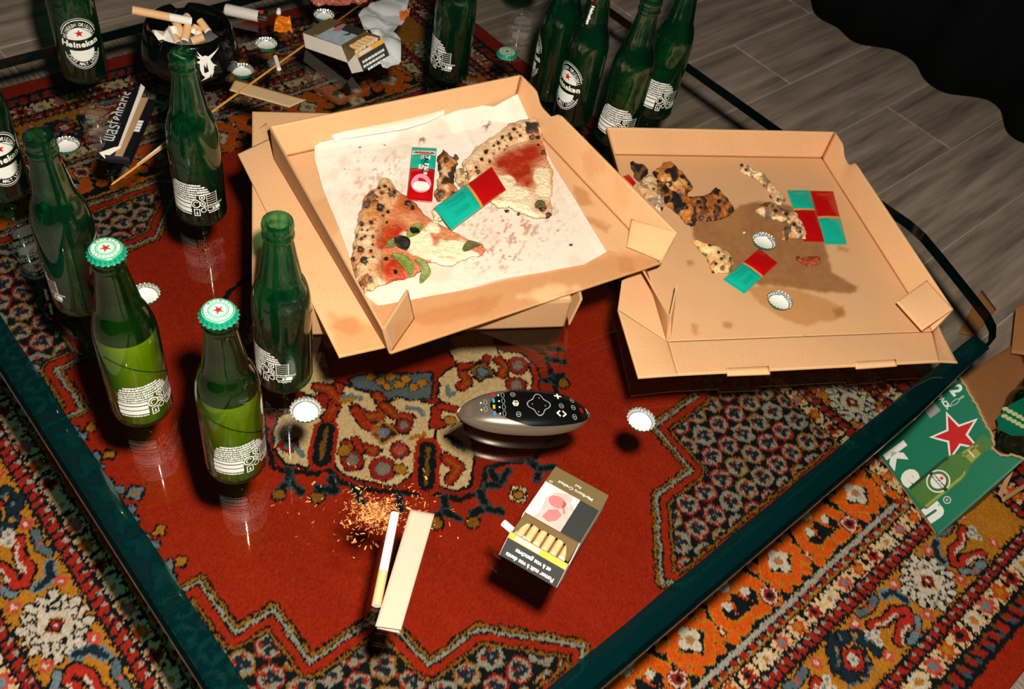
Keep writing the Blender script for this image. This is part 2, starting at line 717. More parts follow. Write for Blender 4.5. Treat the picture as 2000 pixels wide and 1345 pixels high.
# smooth the folds
for _ in range(6):
    hp[1:-1, :2] = (hp[:-2, :2] + 2 * hp[1:-1, :2] + hp[2:, :2]) / 4
zs = np.linspace(0.006, 2.45, 22)
P = np.zeros((22, 260, 3))
for i, z in enumerate(zs):
    t = z / 2.45
    P[i, :, 0] = hp[:, 0]
    P[i, :, 1] = hp[:, 1] * (1 - 0.25 * t) + (2.335) * 0.25 * t + 0.01 * t * np.sin(hp[:, 0] * 23)
    P[i, :, 2] = z
cur = empty('curtain', (-0.2, 2.33, 0), 0, 'black floor-length curtain hanging in soft folds above the grey plank floor', 'curtain')
c1 = sheet('cloth', P - np.array([-0.2, 2.33, 0]), cm, 0.004, parent=cur)
rb = MB()
rb.tube([(-1.2, 0, 2.44), (1.3, 0, 2.44)], 0.014, 12)
rb.build('rail', solid('black_rail', (20, 20, 20), 0.5), cur)

# ---- rug ---------------------------------------------------------------
RX0, RX1, RY0, RY1 = -1.744, 0.200, -0.141, 1.415
RCX, RCY = -0.772, 0.637
CELL = 0.0022
nx, ny = int((RX1 - RX0) / CELL), int((RY1 - RY0) / CELL)
gx = np.linspace(RX0, RX1, nx)
gy = np.linspace(RY0, RY1, ny)
GX, GY = np.meshgrid(gx, gy)                 # [ny, nx] in metres
jx = RNG.normal(0, 1, GX.shape)
jy = RNG.normal(0, 1, GX.shape)
wob = lambda s, sd: (vnoise(GX * 1000, GY * 1000, s, sd, 2) - 0.5)
RX = GX * 1000 + jx * 0.9 + wob(9, 3) * 5.0   # millimetres, with the unevenness of hand-tied knots
RY = GY * 1000 + jy * 0.9 + wob(9, 4) * 5.0
R_RED = np.array([176, 44, 18.])
R_DRED = np.array([158, 40, 26.])
R_BLK = np.array([20, 27, 30.])
R_NAVY = np.array([30, 44, 52.])
R_BLUE = np.array([112, 130, 134.])
R_GREY = np.array([158, 152, 134.])
R_CRM = np.array([232, 194, 142.])
R_WHT = np.array([206, 192, 170.])
R_MUS = np.array([186, 120, 34.])
R_ORG = np.array([216, 86, 20.])
R_PNK = np.array([198, 78, 58.])
IMG = np.empty(GX.shape + (3,))
IMG[:] = R_RED


def put(mask, c):
    IMG[mask] = c


def win(x0, x1, y0, y1):
    i0, i1 = max(0, int((y0 / 1000 - RY0) / CELL) - 3), min(ny, int((y1 / 1000 - RY0) / CELL) + 4)
    j0, j1 = max(0, int((x0 / 1000 - RX0) / CELL) - 3), min(nx, int((x1 / 1000 - RX0) / CELL) + 4)
    return slice(i0, max(i0, i1)), slice(j0, max(j0, j1))


def ppoly(pts, c, out=None, ow=3.0):
    """paint a polygon given in rug millimetres"""
    pts = np.asarray(pts, float)
    a, b = win(pts[:, 0].min() - 8, pts[:, 0].max() + 8, pts[:, 1].min() - 8, pts[:, 1].max() + 8)
    X, Y = RX[a, b], RY[a, b]
    if X.size == 0:
        return
    sub = IMG[a, b]
    ins = inpoly(pts, X, Y)
    if out is not None:
        sub[(segdist(pts, X, Y, True) < ow) & ~ins] = out
    sub[ins] = c


def pline(pts, wd, c, out=None, ow=3.0):
    pts = np.asarray(pts, float)
    e = wd + ow + 8
    a, b = win(pts[:, 0].min() - e, pts[:, 0].max() + e, pts[:, 1].min() - e, pts[:, 1].max() + e)
    X, Y = RX[a, b], RY[a, b]
    if X.size == 0:
        return
    sub = IMG[a, b]
    d = segdist(pts, X, Y)
    if out is not None:
        sub[d < wd / 2 + ow] = out
    sub[d < wd / 2] = c


def pdisc(x, y, r, c, out=None, ow=2.5, ry=None):
    ry = ry or r
    a, b = win(x - r - 9, x + r + 9, y - ry - 9, y + ry + 9)
    X, Y = RX[a, b], RY[a, b]
    if X.size == 0:
        return
    sub = IMG[a, b]
    d = np.hypot((X - x) / r, (Y - y) / ry)
    if out is not None:
        sub[d < 1 + ow / r] = out
    sub[d < 1] = c


def rp(pts):
    """photograph pixels -> rug millimetres"""
    return [tuple(at(a, b, 0.008)[:2] * 1000) for a, b in pts]


DX = np.abs(RX - RCX * 1000)
DY = np.abs(RY - RCY * 1000)
# corner fields: stepped outline, hexagon lattice inside
STEP = [(170, 560), (172, 437), (263, 437), (263, 381), (353, 381), (353, 272), (448, 262), (448, 180), (552, 80), (578, 104), (578, 560)]
ins = inpoly(STEP, DX, DY)
sd = segdist(STEP[:-1] + [STEP[-1]], DX, DY)
sd = np.where(ins, sd, -sd)
for lo, hi, c in ((-11, -8, R_BLK), (-8, -4.5, R_MUS * 0.85), (-4.5, -2.5, R_BLK), (-2.5, 2.2, R_GREY), (2.2, 5, R_BLK), (5, 15, R_RED),
                  (15, 17.5, R_BLK), (17.5, 21, R_MUS * 0.8), (21, 24, R_BLK)):
    put((sd >= lo) & (sd < hi), c)
hexm = sd >= 24
HU, HV = 37.0, 40.0
row = np.round((RX + 358) / HU)
hv = (RY - 966 - (row % 2) * HV / 2) / HV
cell = np.round(hv)
hx = (RX + 358) - row * HU
hy = (hv - cell) * HV
hd = np.maximum(np.abs(hx) / (HU * 0.56), (np.abs(hx) * 0.62 + np.abs(hy)) / (HV * 0.60))
hue = np.sin(row * 2.1 + cell * 1.3)
ringc = np.where((hue > 0.1)[..., None], R_DRED * 1.02, R_GREY * 0.92)
ringc = np.where((hue < -0.6)[..., None], R_MUS * 0.85, ringc)
ang = np.arctan2(hy, hx)
star = 0.42 + 0.16 * np.cos(3 * ang + row)
hc = np.empty(IMG.shape)
hc[:] = R_BLK
hc = np.where((hd < 0.86)[..., None], ringc, hc)
hc = np.where((hd < 0.72)[..., None], R_GREY, hc)
hc = np.where(((hd < 0.60) & (np.cos(4 * ang + row) > 0.2))[..., None], R_DRED * 1.1, hc)
hc = np.where((hd < star)[..., None], R_NAVY, hc)
hc = np.where((hd < 0.10)[..., None], R_GREY * 0.8, hc)
IMG[hexm] = hc[hexm]

# crab and diamond row along both long sides of the field
for sgn in (1, -1):
    fy = lambda y: y if sgn > 0 else 2 * RCY * 1000 - y
    for i, cx in enumerate((-905, -849, -795, -742, -690, -636)):
        fl_ = 1 if i % 2 == 0 else -1
        body = [(-20, -16), (-9, -19), (-2, -7), (8, -12), (20, -6), (22, 4), (10, 7), (15, 17), (5, 20), (-3, 9), (-10, 14), (-20, 8), (-13, -2)]
        ppoly([(cx + a * fl_, fy(166 + b)) for a, b in body], R_BLUE, R_BLK, 3.2)
        pdisc(cx - 2, fy(166), 7, R_MUS)
        pdisc(cx + 1, fy(160), 3.5, R_GREY)
    for i, cx in enumerate((-907, -848, -771, -698, -639)):
        big = 13 if i == 2 else 9
        ppoly([(cx - big, fy(195)), (cx, fy(195 - big)), (cx + big, fy(195)), (cx, fy(195 + big))], R_BLUE if i == 2 else R_MUS, R_BLK, 3)
        pdisc(cx, fy(195), 4, R_MUS)
    for cx in (-900, -845, -764, -693, -633):
        pdisc(cx, fy(142), 7, R_MUS * 0.8, R_BLK, 3)

# ---- central medallion (drawn on the visible half, repeated point-symmetrically)


def sym(fn, pts, *a, **k):
    q = rp(pts)
    fn([(2 * RCX * 1000 - u, 2 * RCY * 1000 - v) for u, v in q], *a, **k)
    fn(q, *a, **k)


def symd(x, y, r, *a, **k):
    (u, v), = rp([(x, y)])
    pdisc(2 * RCX * 1000 - u, 2 * RCY * 1000 - v, r, *a, **k)
    pdisc(u, v, r, *a, **k)


def z6(pts):          # from an enlarged view of the photograph (500..1300 x 640..1000, 2.5 times)
    return [(500 + a / 2.5, 640 + b / 2.5) for a, b in pts]


outline = z6([(20, 330), (70, 560), (100, 680), (300, 700), (330, 650), (420, 740), (560, 780), (780, 800), (840, 790), (1000, 825), (1090, 790),
              (1110, 680), (1240, 640), (1340, 640), (1480, 480), (1480, 420), (1440, 260), (1400, 130), (1300, 90), (1000, 40), (500, 40), (100, 60)])
sym(ppoly, outline, R_BLK, R_BLK, 9)
sym(ppoly, outline, R_RED * 0.9)
# rays outside the medallion
for a in ([(160, 700), (165, 745), (120, 790)], [(165, 745), (215, 800)], [(370, 740), (385, 800), (300, 780)], [(920, 830), (925, 900), (860, 930)],
          [(925, 900), (985, 930)], [(1090, 800), (1130, 880), (1060, 905)], [(1130, 880), (1200, 900)], [(1150, 700), (1180, 770), (1230, 700)],
          [(1180, 770), (1130, 770)], [(1330, 650), (1390, 690), (1370, 740)], [(1390, 690), (1450, 680)], [(1410, 260), (1500, 230)], [(1440, 250), (1480, 280)],
          [(1420, 150), (1500, 165)], [(1430, 100), (1490, 110)], [(480, 790), (525, 860)], [(700, 830), (705, 880)]):
    sym(pline, z6(a), 9, R_BLK, R_BLUE * 0.55, 3)
for x_, y_ in ((115, 815), (300, 830), (1060, 950), (1500, 270), (880, 955)):
    symd(500 + x_ / 2.5, 640 + y_ / 2.5, 9, R_MUS * 0.8, R_BLK, 3)
ppx, ppy = rp(z6([(1280, 815)]))[0]
ppoly([(ppx - 17, ppy), (ppx, ppy - 17), (ppx + 17, ppy), (ppx, ppy + 17)], R_CRM, R_BLK, 2)
pdisc(ppx, ppy, 7, R_MUS, R_BLK, 3)
# cream lobes
lobes = [
    [(110, 440), (90, 520), (105, 620), (150, 660), (240, 680), (290, 640), (320, 490), (370, 450), (330, 400), (200, 400)],
    [(400, 270), (400, 420), (330, 520), (375, 610), (400, 690), (520, 745), (680, 770), (770, 700), (790, 590), (840, 560), (880, 600), (900, 560), (870, 380), (700, 340), (640, 380), (560, 330)],
    [(880, 590), (870, 680), (870, 760), (960, 790), (1040, 770), (1060, 660), (1050, 560), (980, 420), (960, 380), (900, 400)],
    [(900, 250), (890, 340), (960, 380), (1080, 400), (1200, 330), (1360, 320), (1370, 200), (1300, 130), (1150, 110), (1050, 160), (950, 200)],
    [(100, 120), (120, 260), (280, 330), (380, 260), (340, 150), (300, 60), (150, 60)],
]
for lb in lobes:
    sym(ppoly, z6(lb), R_CRM, R_BLK, 4.5)
# dark fingers between the lobes
for a in ([(345, 500), (330, 560), (320, 640)], [(840, 590), (835, 660), (830, 760)]):
    sym(pline, z6(a), 27, R_BLK, R_RED, 7)
    sym(pline, z6(a), 7, R_MUS * 0.7)
# blue-grey heart patch with mustard flowers
sym(ppoly, z6([(450, 250), (560, 220), (700, 230), (860, 220), (850, 340), (760, 350), (690, 330), (640, 360), (590, 310), (480, 290)]), R_BLUE * 0.8, R_BLK, 4)
for x_, y_ in ((560, 240), (610, 260), (640, 290), (700, 280), (730, 250), (770, 290), (810, 270), (660, 240)):
    symd(500 + x_ / 2.5, 640 + y_ / 2.5, 7.5, R_MUS, R_NAVY, 2)
# red arms and hooks on the cream
arms = [([(400, 290), (390, 350), (370, 420), (350, 440)], 17), ([(590, 330), (630, 380), (600, 440), (520, 430), (480, 390)], 15),
        ([(630, 380), (680, 430), (750, 440), (720, 500), (640, 490)], 14), ([(480, 400), (530, 470), (600, 500)], 13),
        ([(440, 570), (500, 580), (580, 600)], 15), ([(490, 550), (510, 600)], 11), ([(1010, 210), (1030, 270), (1000, 290)], 15), ([(1000, 190), (1100, 190), (1130, 150)], 13),
        ([(1190, 160), (1220, 190), (1200, 230)], 15), ([(880, 400), (870, 480), (930, 460)], 13), ([(930, 640), (990, 680), (950, 740)], 17), ([(900, 380), (980, 400)], 11),
        ([(300, 290), (360, 300), (400, 360)], 15), ([(1350, 180), (1370, 240), (1360, 330)], 8)]
for a, wd in arms:
    sym(pline, z6(a), wd, R_RED, R_BLK, 3)
    if wd > 13:
        sym(pline, z6(a), 4, R_MUS * 0.8)
for x_, y_, r in ((470, 650, 17), (620, 690, 20), (1280, 185, 17), (1270, 280, 17), (700, 600, 14), (160, 570, 14), (720, 480, 12)):
    symd(500 + x_ / 2.5, 640 + y_ / 2.5, r, R_DRED, R_BLK, 2.5)
    symd(500 + x_ / 2.5, 640 + y_ / 2.5, r * 0.55, R_BLUE)
    symd(500 + x_ / 2.5, 640 + y_ / 2.5, r * 0.25, R_MUS)
for x_, y_ in ((705, 690), (950, 455), (430, 600)):
    symd(500 + x_ / 2.5, 640 + y_ / 2.5, 9, R_MUS, R_BLK, 2)
for a, c in (([(430, 340), (470, 330), (510, 345)], R_BLUE), ([(740, 390), (790, 400), (810, 420)], R_BLUE), ([(930, 290), (945, 330), (970, 320)], R_BLUE),
             ([(760, 540), (820, 520)], R_MUS), ([(420, 360), (470, 352)], R_MUS), ([(680, 600), (720, 590)], R_PNK), ([(960, 560), (1010, 590)], R_BLUE * 0.8),
             ([(930, 530), (1000, 560)], R_NAVY), ([(200, 590), (230, 620)], R_BLUE), ([(340, 200), (370, 240)], R_BLUE), ([(600, 520), (640, 540)], R_MUS)):
    sym(pline, z6(a), 9, c)
dia = z6([(570, 520), (620, 460), (690, 520), (620, 560)])
sym(ppoly, dia, R_NAVY, R_MUS, 4)
symd(500 + 620 / 2.5, 640 + 512 / 2.5, 9, R_BLUE, R_DRED, 3)
dia2 = z6([(1050, 200), (1110, 170), (1160, 220), (1090, 260)])
sym(ppoly, dia2, R_MUS * 0.8, R_BLK, 4)
symd(500 + 1105 / 2.5, 640 + 215 / 2.5, 9, R_BLUE, R_NAVY, 3)

# ---- end panels (orange scrolls on black) between the field and the end borders
EX = 972 - 286                                # outer edge of the panel from the centre
PANW = EX - 592
put((DX > 588) & (DX < 592) & (DY < 778), R_BLK)
put((DX >= 592) & (DX < EX), R_BLK)
put((DX >= 592) & (DX < 597), R_MUS)


def endp(t, s, flip):
    """along t (mm in Y), across s (mm outwards from the panel's middle)"""
    return ((RCX * 1000 + flip * ((592 + EX) / 2 + s)), t)


for flip in (1, -1):
    for k in range(-4, 5):
        t0 = 888 + k * 203.0
        if not (RY0 * 1000 + 250 < t0 < RY1 * 1000 - 250):
            continue
        # flower in an orange diamond frame
        q = lambda lst, c=t0: [endp(c + a, b, flip) for a, b in lst]
        pline(q([(-38, 2), (0, 36), (38, 2), (0, -34), (-38, 2)]), 12, R_ORG, R_MUS, 2.5)
        for a, b in ((-38, 22), (38, 22), (-24, 34), (24, 34), (-40, -18), (40, -18), (0, -42), (-22, -38), (22, -38)):
            pdisc(*endp(t0 + a, b, flip), 8, R_ORG, R_MUS, 2)
        for a, b in ((-10, -2), (10, -2), (0, 10), (0, -13), (0, -2)):
            pdisc(*endp(t0 + a, b, flip), 9, R_WHT)
        pdisc(*endp(t0, -2, flip), 7, R_MUS)
        pdisc(*endp(t0, -2, flip), 3, R_BLUE)
        for c in (t0 + 56, t0 - 56):
            pdisc(*endp(c, 26, flip), 13, R_WHT, R_BLK, 2)
            pdisc(*endp(c, 26, flip), 10, R_DRED)
            pdisc(*endp(c, 26, flip), 5, R_BLK)
        # paired hooks
        c = t0 + 101
        for sg in (1, -1):
            pline(q([(10 * sg, -16), (34 * sg, -18), (44 * sg, 8), (30 * sg, 34), (8 * sg, 30)], c), 15, R_ORG, R_MUS, 2.5)
            pline(q([(12 * sg, 0), (20 * sg, 12)], c), 9, R_ORG)
            pdisc(*endp(c + 24 * sg, 8, flip), 9, R_BLK)
            pdisc(*endp(c + 20 * sg, -2, flip), 7, R_WHT)
            pdisc(*endp(c + 48 * sg, 36, flip), 9, R_ORG, R_MUS, 2)
        pline(q([(-12, -18), (12, -18)], c), 10, R_ORG, R_MUS, 2)
        for a, b in ((-8, -34), (8, -34), (0, -26)):
            pdisc(*endp(c + a, b, flip), 9, R_WHT)
        pdisc(*endp(c, -32, flip), 6, R_MUS)

# ---- borders, counted from the rug's edge
AX = np.minimum(RX - RX0 * 1000, RX1 * 1000 - RX)
AY = np.minimum(RY - RY0 * 1000, RY1 * 1000 - RY)
D = np.minimum(AX, AY)
ontheX = AX <= AY
T = np.where(ontheX, RY - RCY * 1000, RX - RCX * 1000)          # along the border
bm_ = ontheX & (D < 286) | (~ontheX & (D < 268))
put(bm_, R_RED * 0.92)
put(bm_ & (D > 40) & (D < 75), R_BLK)
put(bm_ & (D > 75) & (D < 108), R_CRM * 0.96)
put(bm_ & (D >= 105) & (D < 126), R_BLK)
put(bm_ & (D >= 126) & (D < 215), R_MUS)
put(bm_ & (D >= 215) & (D < 238), R_BLK)
put(bm_ & (D >= 238) & (D < 262), R_CRM * 0.96)
put(bm_ & (D >= 262) & (D < 286), R_BLK)
put(bm_ & (D >= 265) & (D < 268.5), R_MUS * 0.9)
put(bm_ & (D >= 278) & (D < 285.5), R_GREY * 1.05)


def blocks(c, hw, per, size, colr, ph=0.0):
    q = (T + ph) % per - per / 2
    put(bm_ & (np.abs(D - c) < hw) & (np.abs(q + (D - c) * 0.3) < size), colr)


blocks(58, 9, 22, 7, R_DRED, 3)
blocks(52, 5, 33, 4, R_NAVY * 1.8, 9)
blocks(66, 4, 26, 4, R_MUS * 0.6, 15)
blocks(115.5, 7, 15, 5.2, R_DRED, 0)
blocks(119, 3, 21, 3, R_GREY, 7)
blocks(226.5, 8, 15, 5.2, R_DRED, 4)
blocks(231, 3, 19, 3, R_GREY, 11)
blocks(273, 4, 21, 5, R_DRED, 2)
blocks(271, 2.5, 21, 3, R_GREY, 12)
# flowers on the two cream guards
for c, hw, per in ((91, 16, 38.3), (250, 12, 38.3)):
    k = np.round(T / per)
    q = T - k * per
    r = np.hypot(q, D - c)
    al = np.arctan2(D - c, q)
    kk = k % 4
    rr = hw * (0.86 + 0.16 * np.cos(6 * al))
    f1 = np.where((kk == 0)[..., None], R_PNK, np.where((kk == 1)[..., None], R_ORG * 0.9, np.where((kk == 2)[..., None], R_DRED, R_WHT)))
    mk = bm_ & (np.abs(D - c) < hw + 1) & (r < rr)
    IMG[mk] = f1[mk]
    f2 = np.where((kk == 0)[..., None], R_BLUE, np.where((kk == 1)[..., None], R_MUS, np.where((kk == 2)[..., None], R_BLK, R_MUS)))
    mk = bm_ & (r < hw * 0.42)
    IMG[mk] = f2[mk]
    q2 = (T + per / 2) % per - per / 2
    mk = bm_ & (np.abs(D - c) < hw + 1) & (np.abs(q2) > per / 2 - 3.5) & (vnoise(GX * 1000, GY * 1000, 6, 12, 1) > 0.42)
    IMG[mk] = R_BLK
# jagged dark edges of the guards
for c in (75, 106, 126, 215, 238, 262):
    put(bm_ & (np.abs(D - c + 3 * np.sin(T * 0.55)) < 1.6), R_BLK)


def bpos(side, t, s):
    """side 0: +X end, 1: -Y side, 2: -X end, 3: +Y side; t in room mm along it; s across (outwards +)"""
    d = 170.5 - s
    if side == 0:
        return (RX1 * 1000 - d, t)
    if side == 2:
        return (RX0 * 1000 + d, t)
    if side == 1:
        return (t, RY0 * 1000 + d)
    return (t, RY1 * 1000 - d)


def m_snow(side, t0):
    P_ = lambda l: [bpos(side, t0 + a, b) for a, b in l]
    for k in range(8):
        a = PI / 4 * k + PI / 8
        l_ = 37 if k % 2 else 40
        tip = (l_ * math.cos(a) * 1.15, l_ * math.sin(a))
        pline(P_([(0, 0), tip]), 11, R_WHT, R_BLK, 3)
        for sg in (-1, 1):
            b = a + sg * 0.42
            pline(P_([(0.6 * tip[0], 0.6 * tip[1]), (l_ * 0.95 * math.cos(b) * 1.15, l_ * 0.95 * math.sin(b))]), 7, R_WHT, R_BLK, 2)
    pdisc(*bpos(side, t0, 0), 22, R_WHT)
    ppoly(P_([(-15, 0), (0, -15), (15, 0), (0, 15)]), R_MUS)
    ppoly(P_([(-9, 0), (0, -9), (9, 0), (0, 9)]), R_DRED, R_BLK, 3)
    pdisc(*bpos(side, t0, 0), 3, R_WHT)


def m_hook(side, t0, f):
    P_ = lambda l: [bpos(side, t0 + a * f, b) for a, b in l]
    pline(P_([(-36, -14), (-10, -4), (14, -6), (30, 6), (26, 20), (8, 14), (-22, 26)]), 12, R_DRED * 1.15, R_BLK, 3.5)
    pline(P_([(-30, -10), (-8, 0), (14, 0)]), 4, R_WHT)
    pline(P_([(14, 20), (-6, 22), (-18, 32)]), 4, R_WHT)
    pline(P_([(22, -30), (40, -24), (44, -4)]), 10, R_NAVY, R_BLUE, 3.5)
    pline(P_([(-8, 38), (16, 36), (34, 24)]), 10, R_BLUE, R_BLK, 3)
    pdisc(*bpos(side, t0 + 16 * f, 36), 4, R_PNK)
    pline(P_([(-34, -34), (-10, -30), (6, -36)]), 10, R_BLUE * 0.8, R_BLK, 3)
    pdisc(*bpos(side, t0 - 14 * f, -32), 4, R_PNK)
    for a, b in ((-46, 8), (-38, -2), (-50, -6)):
        pdisc(*bpos(side, t0 + a * f, b), 7, R_WHT)
        pdisc(*bpos(side, t0 + a * f, b), 3, R_BLUE)


def m_cluster(side, t0):
    P_ = lambda l: [bpos(side, t0 + a, b) for a, b in l]
    for k in range(14):
        a = k * 2.4
        r = 12 + 28 * ((k * 0.37) % 1)
        pdisc(*bpos(side, t0 + r * math.cos(a) * 1.15, r * math.sin(a)), 11, R_NAVY, R_BLK, 2)
    for k in range(18):
        a = k * 1.9 + 0.5
        r = 18 + 24 * ((k * 0.61) % 1)
        c_ = bpos(side, t0 + r * math.cos(a) * 1.1, r * math.sin(a))
        pline([c_, (c_[0] + 6 * math.cos(k), c_[1] + 6 * math.sin(k))], 4, R_BLUE * 0.85 if k % 4 else R_MUS)
    ppoly(P_([(-20, 0), (0, -20), (20, 0), (0, 20)]), R_DRED * 1.1, R_BLK, 2)
    ppoly(P_([(-12, 0), (0, -12), (12, 0), (0, 12)]), R_BLK)
    pdisc(*bpos(side, t0, 0), 8, R_WHT)
    pdisc(*bpos(side, t0, 0), 3.5, R_BLUE)


def m_small(side, t0, s):
    for a, b in ((-5, 0), (5, 0), (0, 5), (0, -5)):
        pdisc(*bpos(side, t0 + a, s + b), 5, R_PNK)
    pdisc(*bpos(side, t0, s), 3.5, R_WHT)


for side in (0, 2):
    for k in range(-3, 3):
        t0 = 1054 + 400 * k
        for f, t in ((m_snow, t0), (m_cluster, t0 + 200)):
            if RY0 * 1000 + 190 < t < RY1 * 1000 - 190:
                f(side, t)
        for t, s_ in ((t0 - 100, 1), (t0 + 95, -1), ):
            if RY0 * 1000 + 190 < t < RY1 * 1000 - 190:
                m_hook(side, t, s_)
        for t in (t0 + 48, t0 - 48, t0 + 152, t0 - 152):
            for s_ in (-30, 30):
                if RY0 * 1000 + 150 < t < RY1 * 1000 - 150:
                    m_small(side, t, s_)
for side in (1, 3):
    for k in range(-4, 5):
        t0 = -855 + 400 * k
        for f, t in ((m_snow, t0 + 205), (m_cluster, t0)):
            if RX0 * 1000 + 190 < t < RX1 * 1000 - 190:
                f(side, t)
        for t, s_ in ((t0 + 100, 1), (t0 - 100, -1)):
            if RX0 * 1000 + 190 < t < RX1 * 1000 - 190:
                m_hook(side, t, s_)
        for t in (t0 + 48, t0 - 48, t0 + 152, t0 - 152):
            for s_ in (-30, 30):
                if RX0 * 1000 + 150 < t < RX1 * 1000 - 150:
                    m_small(side, t, s_)
# wool: dye streaks and single knots
streak = vnoise(GX * 1000 * 0.15, GY * 1000, 30, 21, 3) - 0.5
knot = RNG.normal(0, 1, GX.shape)
IMGL = lin(np.clip(IMG, 0, 255))
IMGL *= (1 + 0.28 * streak + 0.13 * knot)[..., None]
IMGL = np.clip(IMGL * 0.95, 0.0, 0.9)
GZ = 0.008 + 0.0011 * RNG.random(GX.shape) + 0.0012 * (vnoise(GX * 1000, GY * 1000, 14, 5, 2) - 0.5)
edge_i = np.minimum(np.minimum(np.arange(nx)[None, :], nx - 1 - np.arange(nx)[None, :]), np.minimum(np.arange(ny)[:, None], ny - 1 - np.arange(ny)[:, None]))
GZ = np.where(edge_i == 0, 0.0015, GZ)
rug = empty('rug', (RCX, RCY, 0), 0, 'red oriental rug with cream medallion and mustard borders under the glass table', 'rug')
WOOL = dyed('wool_pile', 0.95, 0.05, 0.22, 1400, 0.6, 900, 0.0015)
V = np.stack([GX - RCX, GY - RCY, GZ], -1).reshape(-1, 3)
pile = mesh_obj('pile', V, grid_faces(ny, nx)[:, ::-1].copy(), WOOL, rug, True, cols=IMGL.reshape(-1, 3))
pile['kind'] = 'stuff'
bk = MB()
bk.box(RX0 - RCX + 0.002, RX1 - RCX - 0.002, RY0 - RCY + 0.002, RY1 - RCY - 0.002, 0.0008, 0.0045)
bk.build('backing', solid('jute_backing', (60, 46, 36), 0.95), rug)
fr = MB()
for s_ in (1, -1):
    yy = RY0 + 0.004
    while yy < RY1:
        ln = 0.05 + 0.025 * random.random()
        x0 = (RX1 if s_ > 0 else RX0)
        d1 = random.uniform(-0.012, 0.012)
        p0 = (x0 - RCX - s_ * 0.004, yy - RCY, 0.0035)
        p1 = (x0 - RCX + s_ * ln * 0.5, yy + d1 * 0.5 - RCY, 0.0035 + 0.002 * random.random())
        p2 = (x0 - RCX + s_ * ln, yy + d1 - RCY, 0.0022)
        fr.tube([p0, p1, p2], [0.0016, 0.0014, 0.0008], 5, cap=False)
        yy += 0.0055
fo_ = fr.build('fringe', solid('cotton_fringe', (150, 136, 118), 0.95, noise=0.3, nscale=300), rug)
fo_['kind'] = 'stuff'

# ================================================================== COFFEE TABLE
TX0, TX1, TY0, TY1 = -1.244, -0.110, 0.090, 1.203
THK = 0.014
table = empty('coffee_table', (-0.80, 0.72, 0), 0, 'square clear glass coffee table with thick green rounded edges, standing on the rug', 'table')
TO = np.array([-0.80, 0.72, 0])


def table_outline(inset=0.0):
    pts = []
    # right-hand corner as in the photo: long clipped curve
    raw = [((TX0, TY0), 0.03), ((TX1, TY0), 0.03)]
    c = [(TX1 - 0.008, 1.085), (TX1 - 0.010, 1.105), (TX1 - 0.020, 1.124), (TX1 - 0.038, 1.138), (-0.19, 1.157), (-0.25, 1.183), (-0.29, 1.199), (-0.32, TY1 + 0.001), (-0.36, TY1)]
    pts = [(TX0 + 0.02, TY0), (TX1 - 0.02, TY0), (TX1 - 0.006, TY0 + 0.006), (TX1, TY0 + 0.02), (TX1, 0.9)] + c + \
          [(TX0 + 0.2, TY1), (TX0 + 0.06, TY1 - 0.01), (TX0 + 0.01, TY1 - 0.06), (TX0, TY1 - 0.2), (TX0, TY0 + 0.02), (TX0 + 0.006, TY0 + 0.006)]
    if inset:
        out = []
        n = len(pts)
        for i in range(n):
            p0, p1, p2 = Vector(pts[i - 1]), Vector(pts[i]), Vector(pts[(i + 1) % n])
            d = ((p1 - p0).normalized() + (p2 - p1).normalized()).normalized()
            out.append((p1.x - d.y * inset, p1.y + d.x * inset))
        return out
    return pts


po = table_outline(0.004)
n_ = len(po)
tb = MB()
tb.add([(x - TO[0], y - TO[1], TZ) for x, y in po] + [(x - TO[0], y - TO[1], TZ - THK) for x, y in po], [tuple(range(n_)), tuple(range(2 * n_ - 1, n_ - 1, -1))])
tb.build('glass_top', M['table_glass'], table)
# polished rim: thin dark line all the way round
rim = MB()
pr = table_outline(0.0)
pi_ = table_outline(0.0045)
prof = [(0.0045, 0.0002), (0.0012, -0.0008), (0.0, -0.0035), (0.0, -THK + 0.0035), (0.0012, -THK + 0.0008), (0.0045, -THK)]
vv = []
for ins_, dz in prof:
    for x, y in table_outline(ins_):
        vv.append((x - TO[0], y - TO[1], TZ + dz))
ff = []
for i in range(len(prof)):
    j = (i + 1) % len(prof)
    for k in range(n_):
        k2 = (k + 1) % n_
        ff.append((i * n_ + k, i * n_ + k2, j * n_ + k2, j * n_ + k))
rim.add(vv, ff)
RIMM = clear_glass('green_glass_rim', (0.02, 0.07, 0.06), 1.6, 0.06, body=(0.0, 0.02, 0.018), body_fac=0.4)
auto_smooth(rim.build('rim', RIMM, table), 60)
# thick rounded edge on the two sides towards the camera: long way through the glass, so deep green
BANDM = clear_glass('deep_green_glass', (0.03, 0.16, 0.16), 1.9, 0.05, edge=(0.005, 0.06, 0.06), body=(0.0, 0.042, 0.046), body_fac=0.45)
BW = 0.030


def band(name, a, b, inward):
    a, b, inward = Vector(a), Vector(b), Vector(inward)
    npr = 14
    v, f = [], []
    L_ = 60
    for i in range(L_ + 1):
        p = a.lerp(b, i / L_)
        wv = 0.0004 * math.sin(i * 0.9)
        for k in range(npr + 1):
            t = k / npr
            d = 0.0046 + (BW - 0.0046 + wv) * t
            zt = TZ + 0.0002 + 0.0030 * math.sin(PI * min(1, t * 1.0)) ** 0.7
            q = p + inward * d
            v.append((q.x - TO[0], q.y - TO[1], zt))
    m_ = npr + 1
    for i in range(L_):
        for k in range(npr):
            f.append((i * m_ + k, i * m_ + k + 1, (i + 1) * m_ + k + 1, (i + 1) * m_ + k))
    o = mesh_obj(name, v, f, BANDM, table)
    auto_smooth(o, 50)
    return o


band('edge_band', (TX0 + 0.02, TY0), (TX1 - 0.035, TY0), (0, 1))
band('edge_band', (TX1, TY0 + 0.03), (TX1, 1.075), (-1, 0))
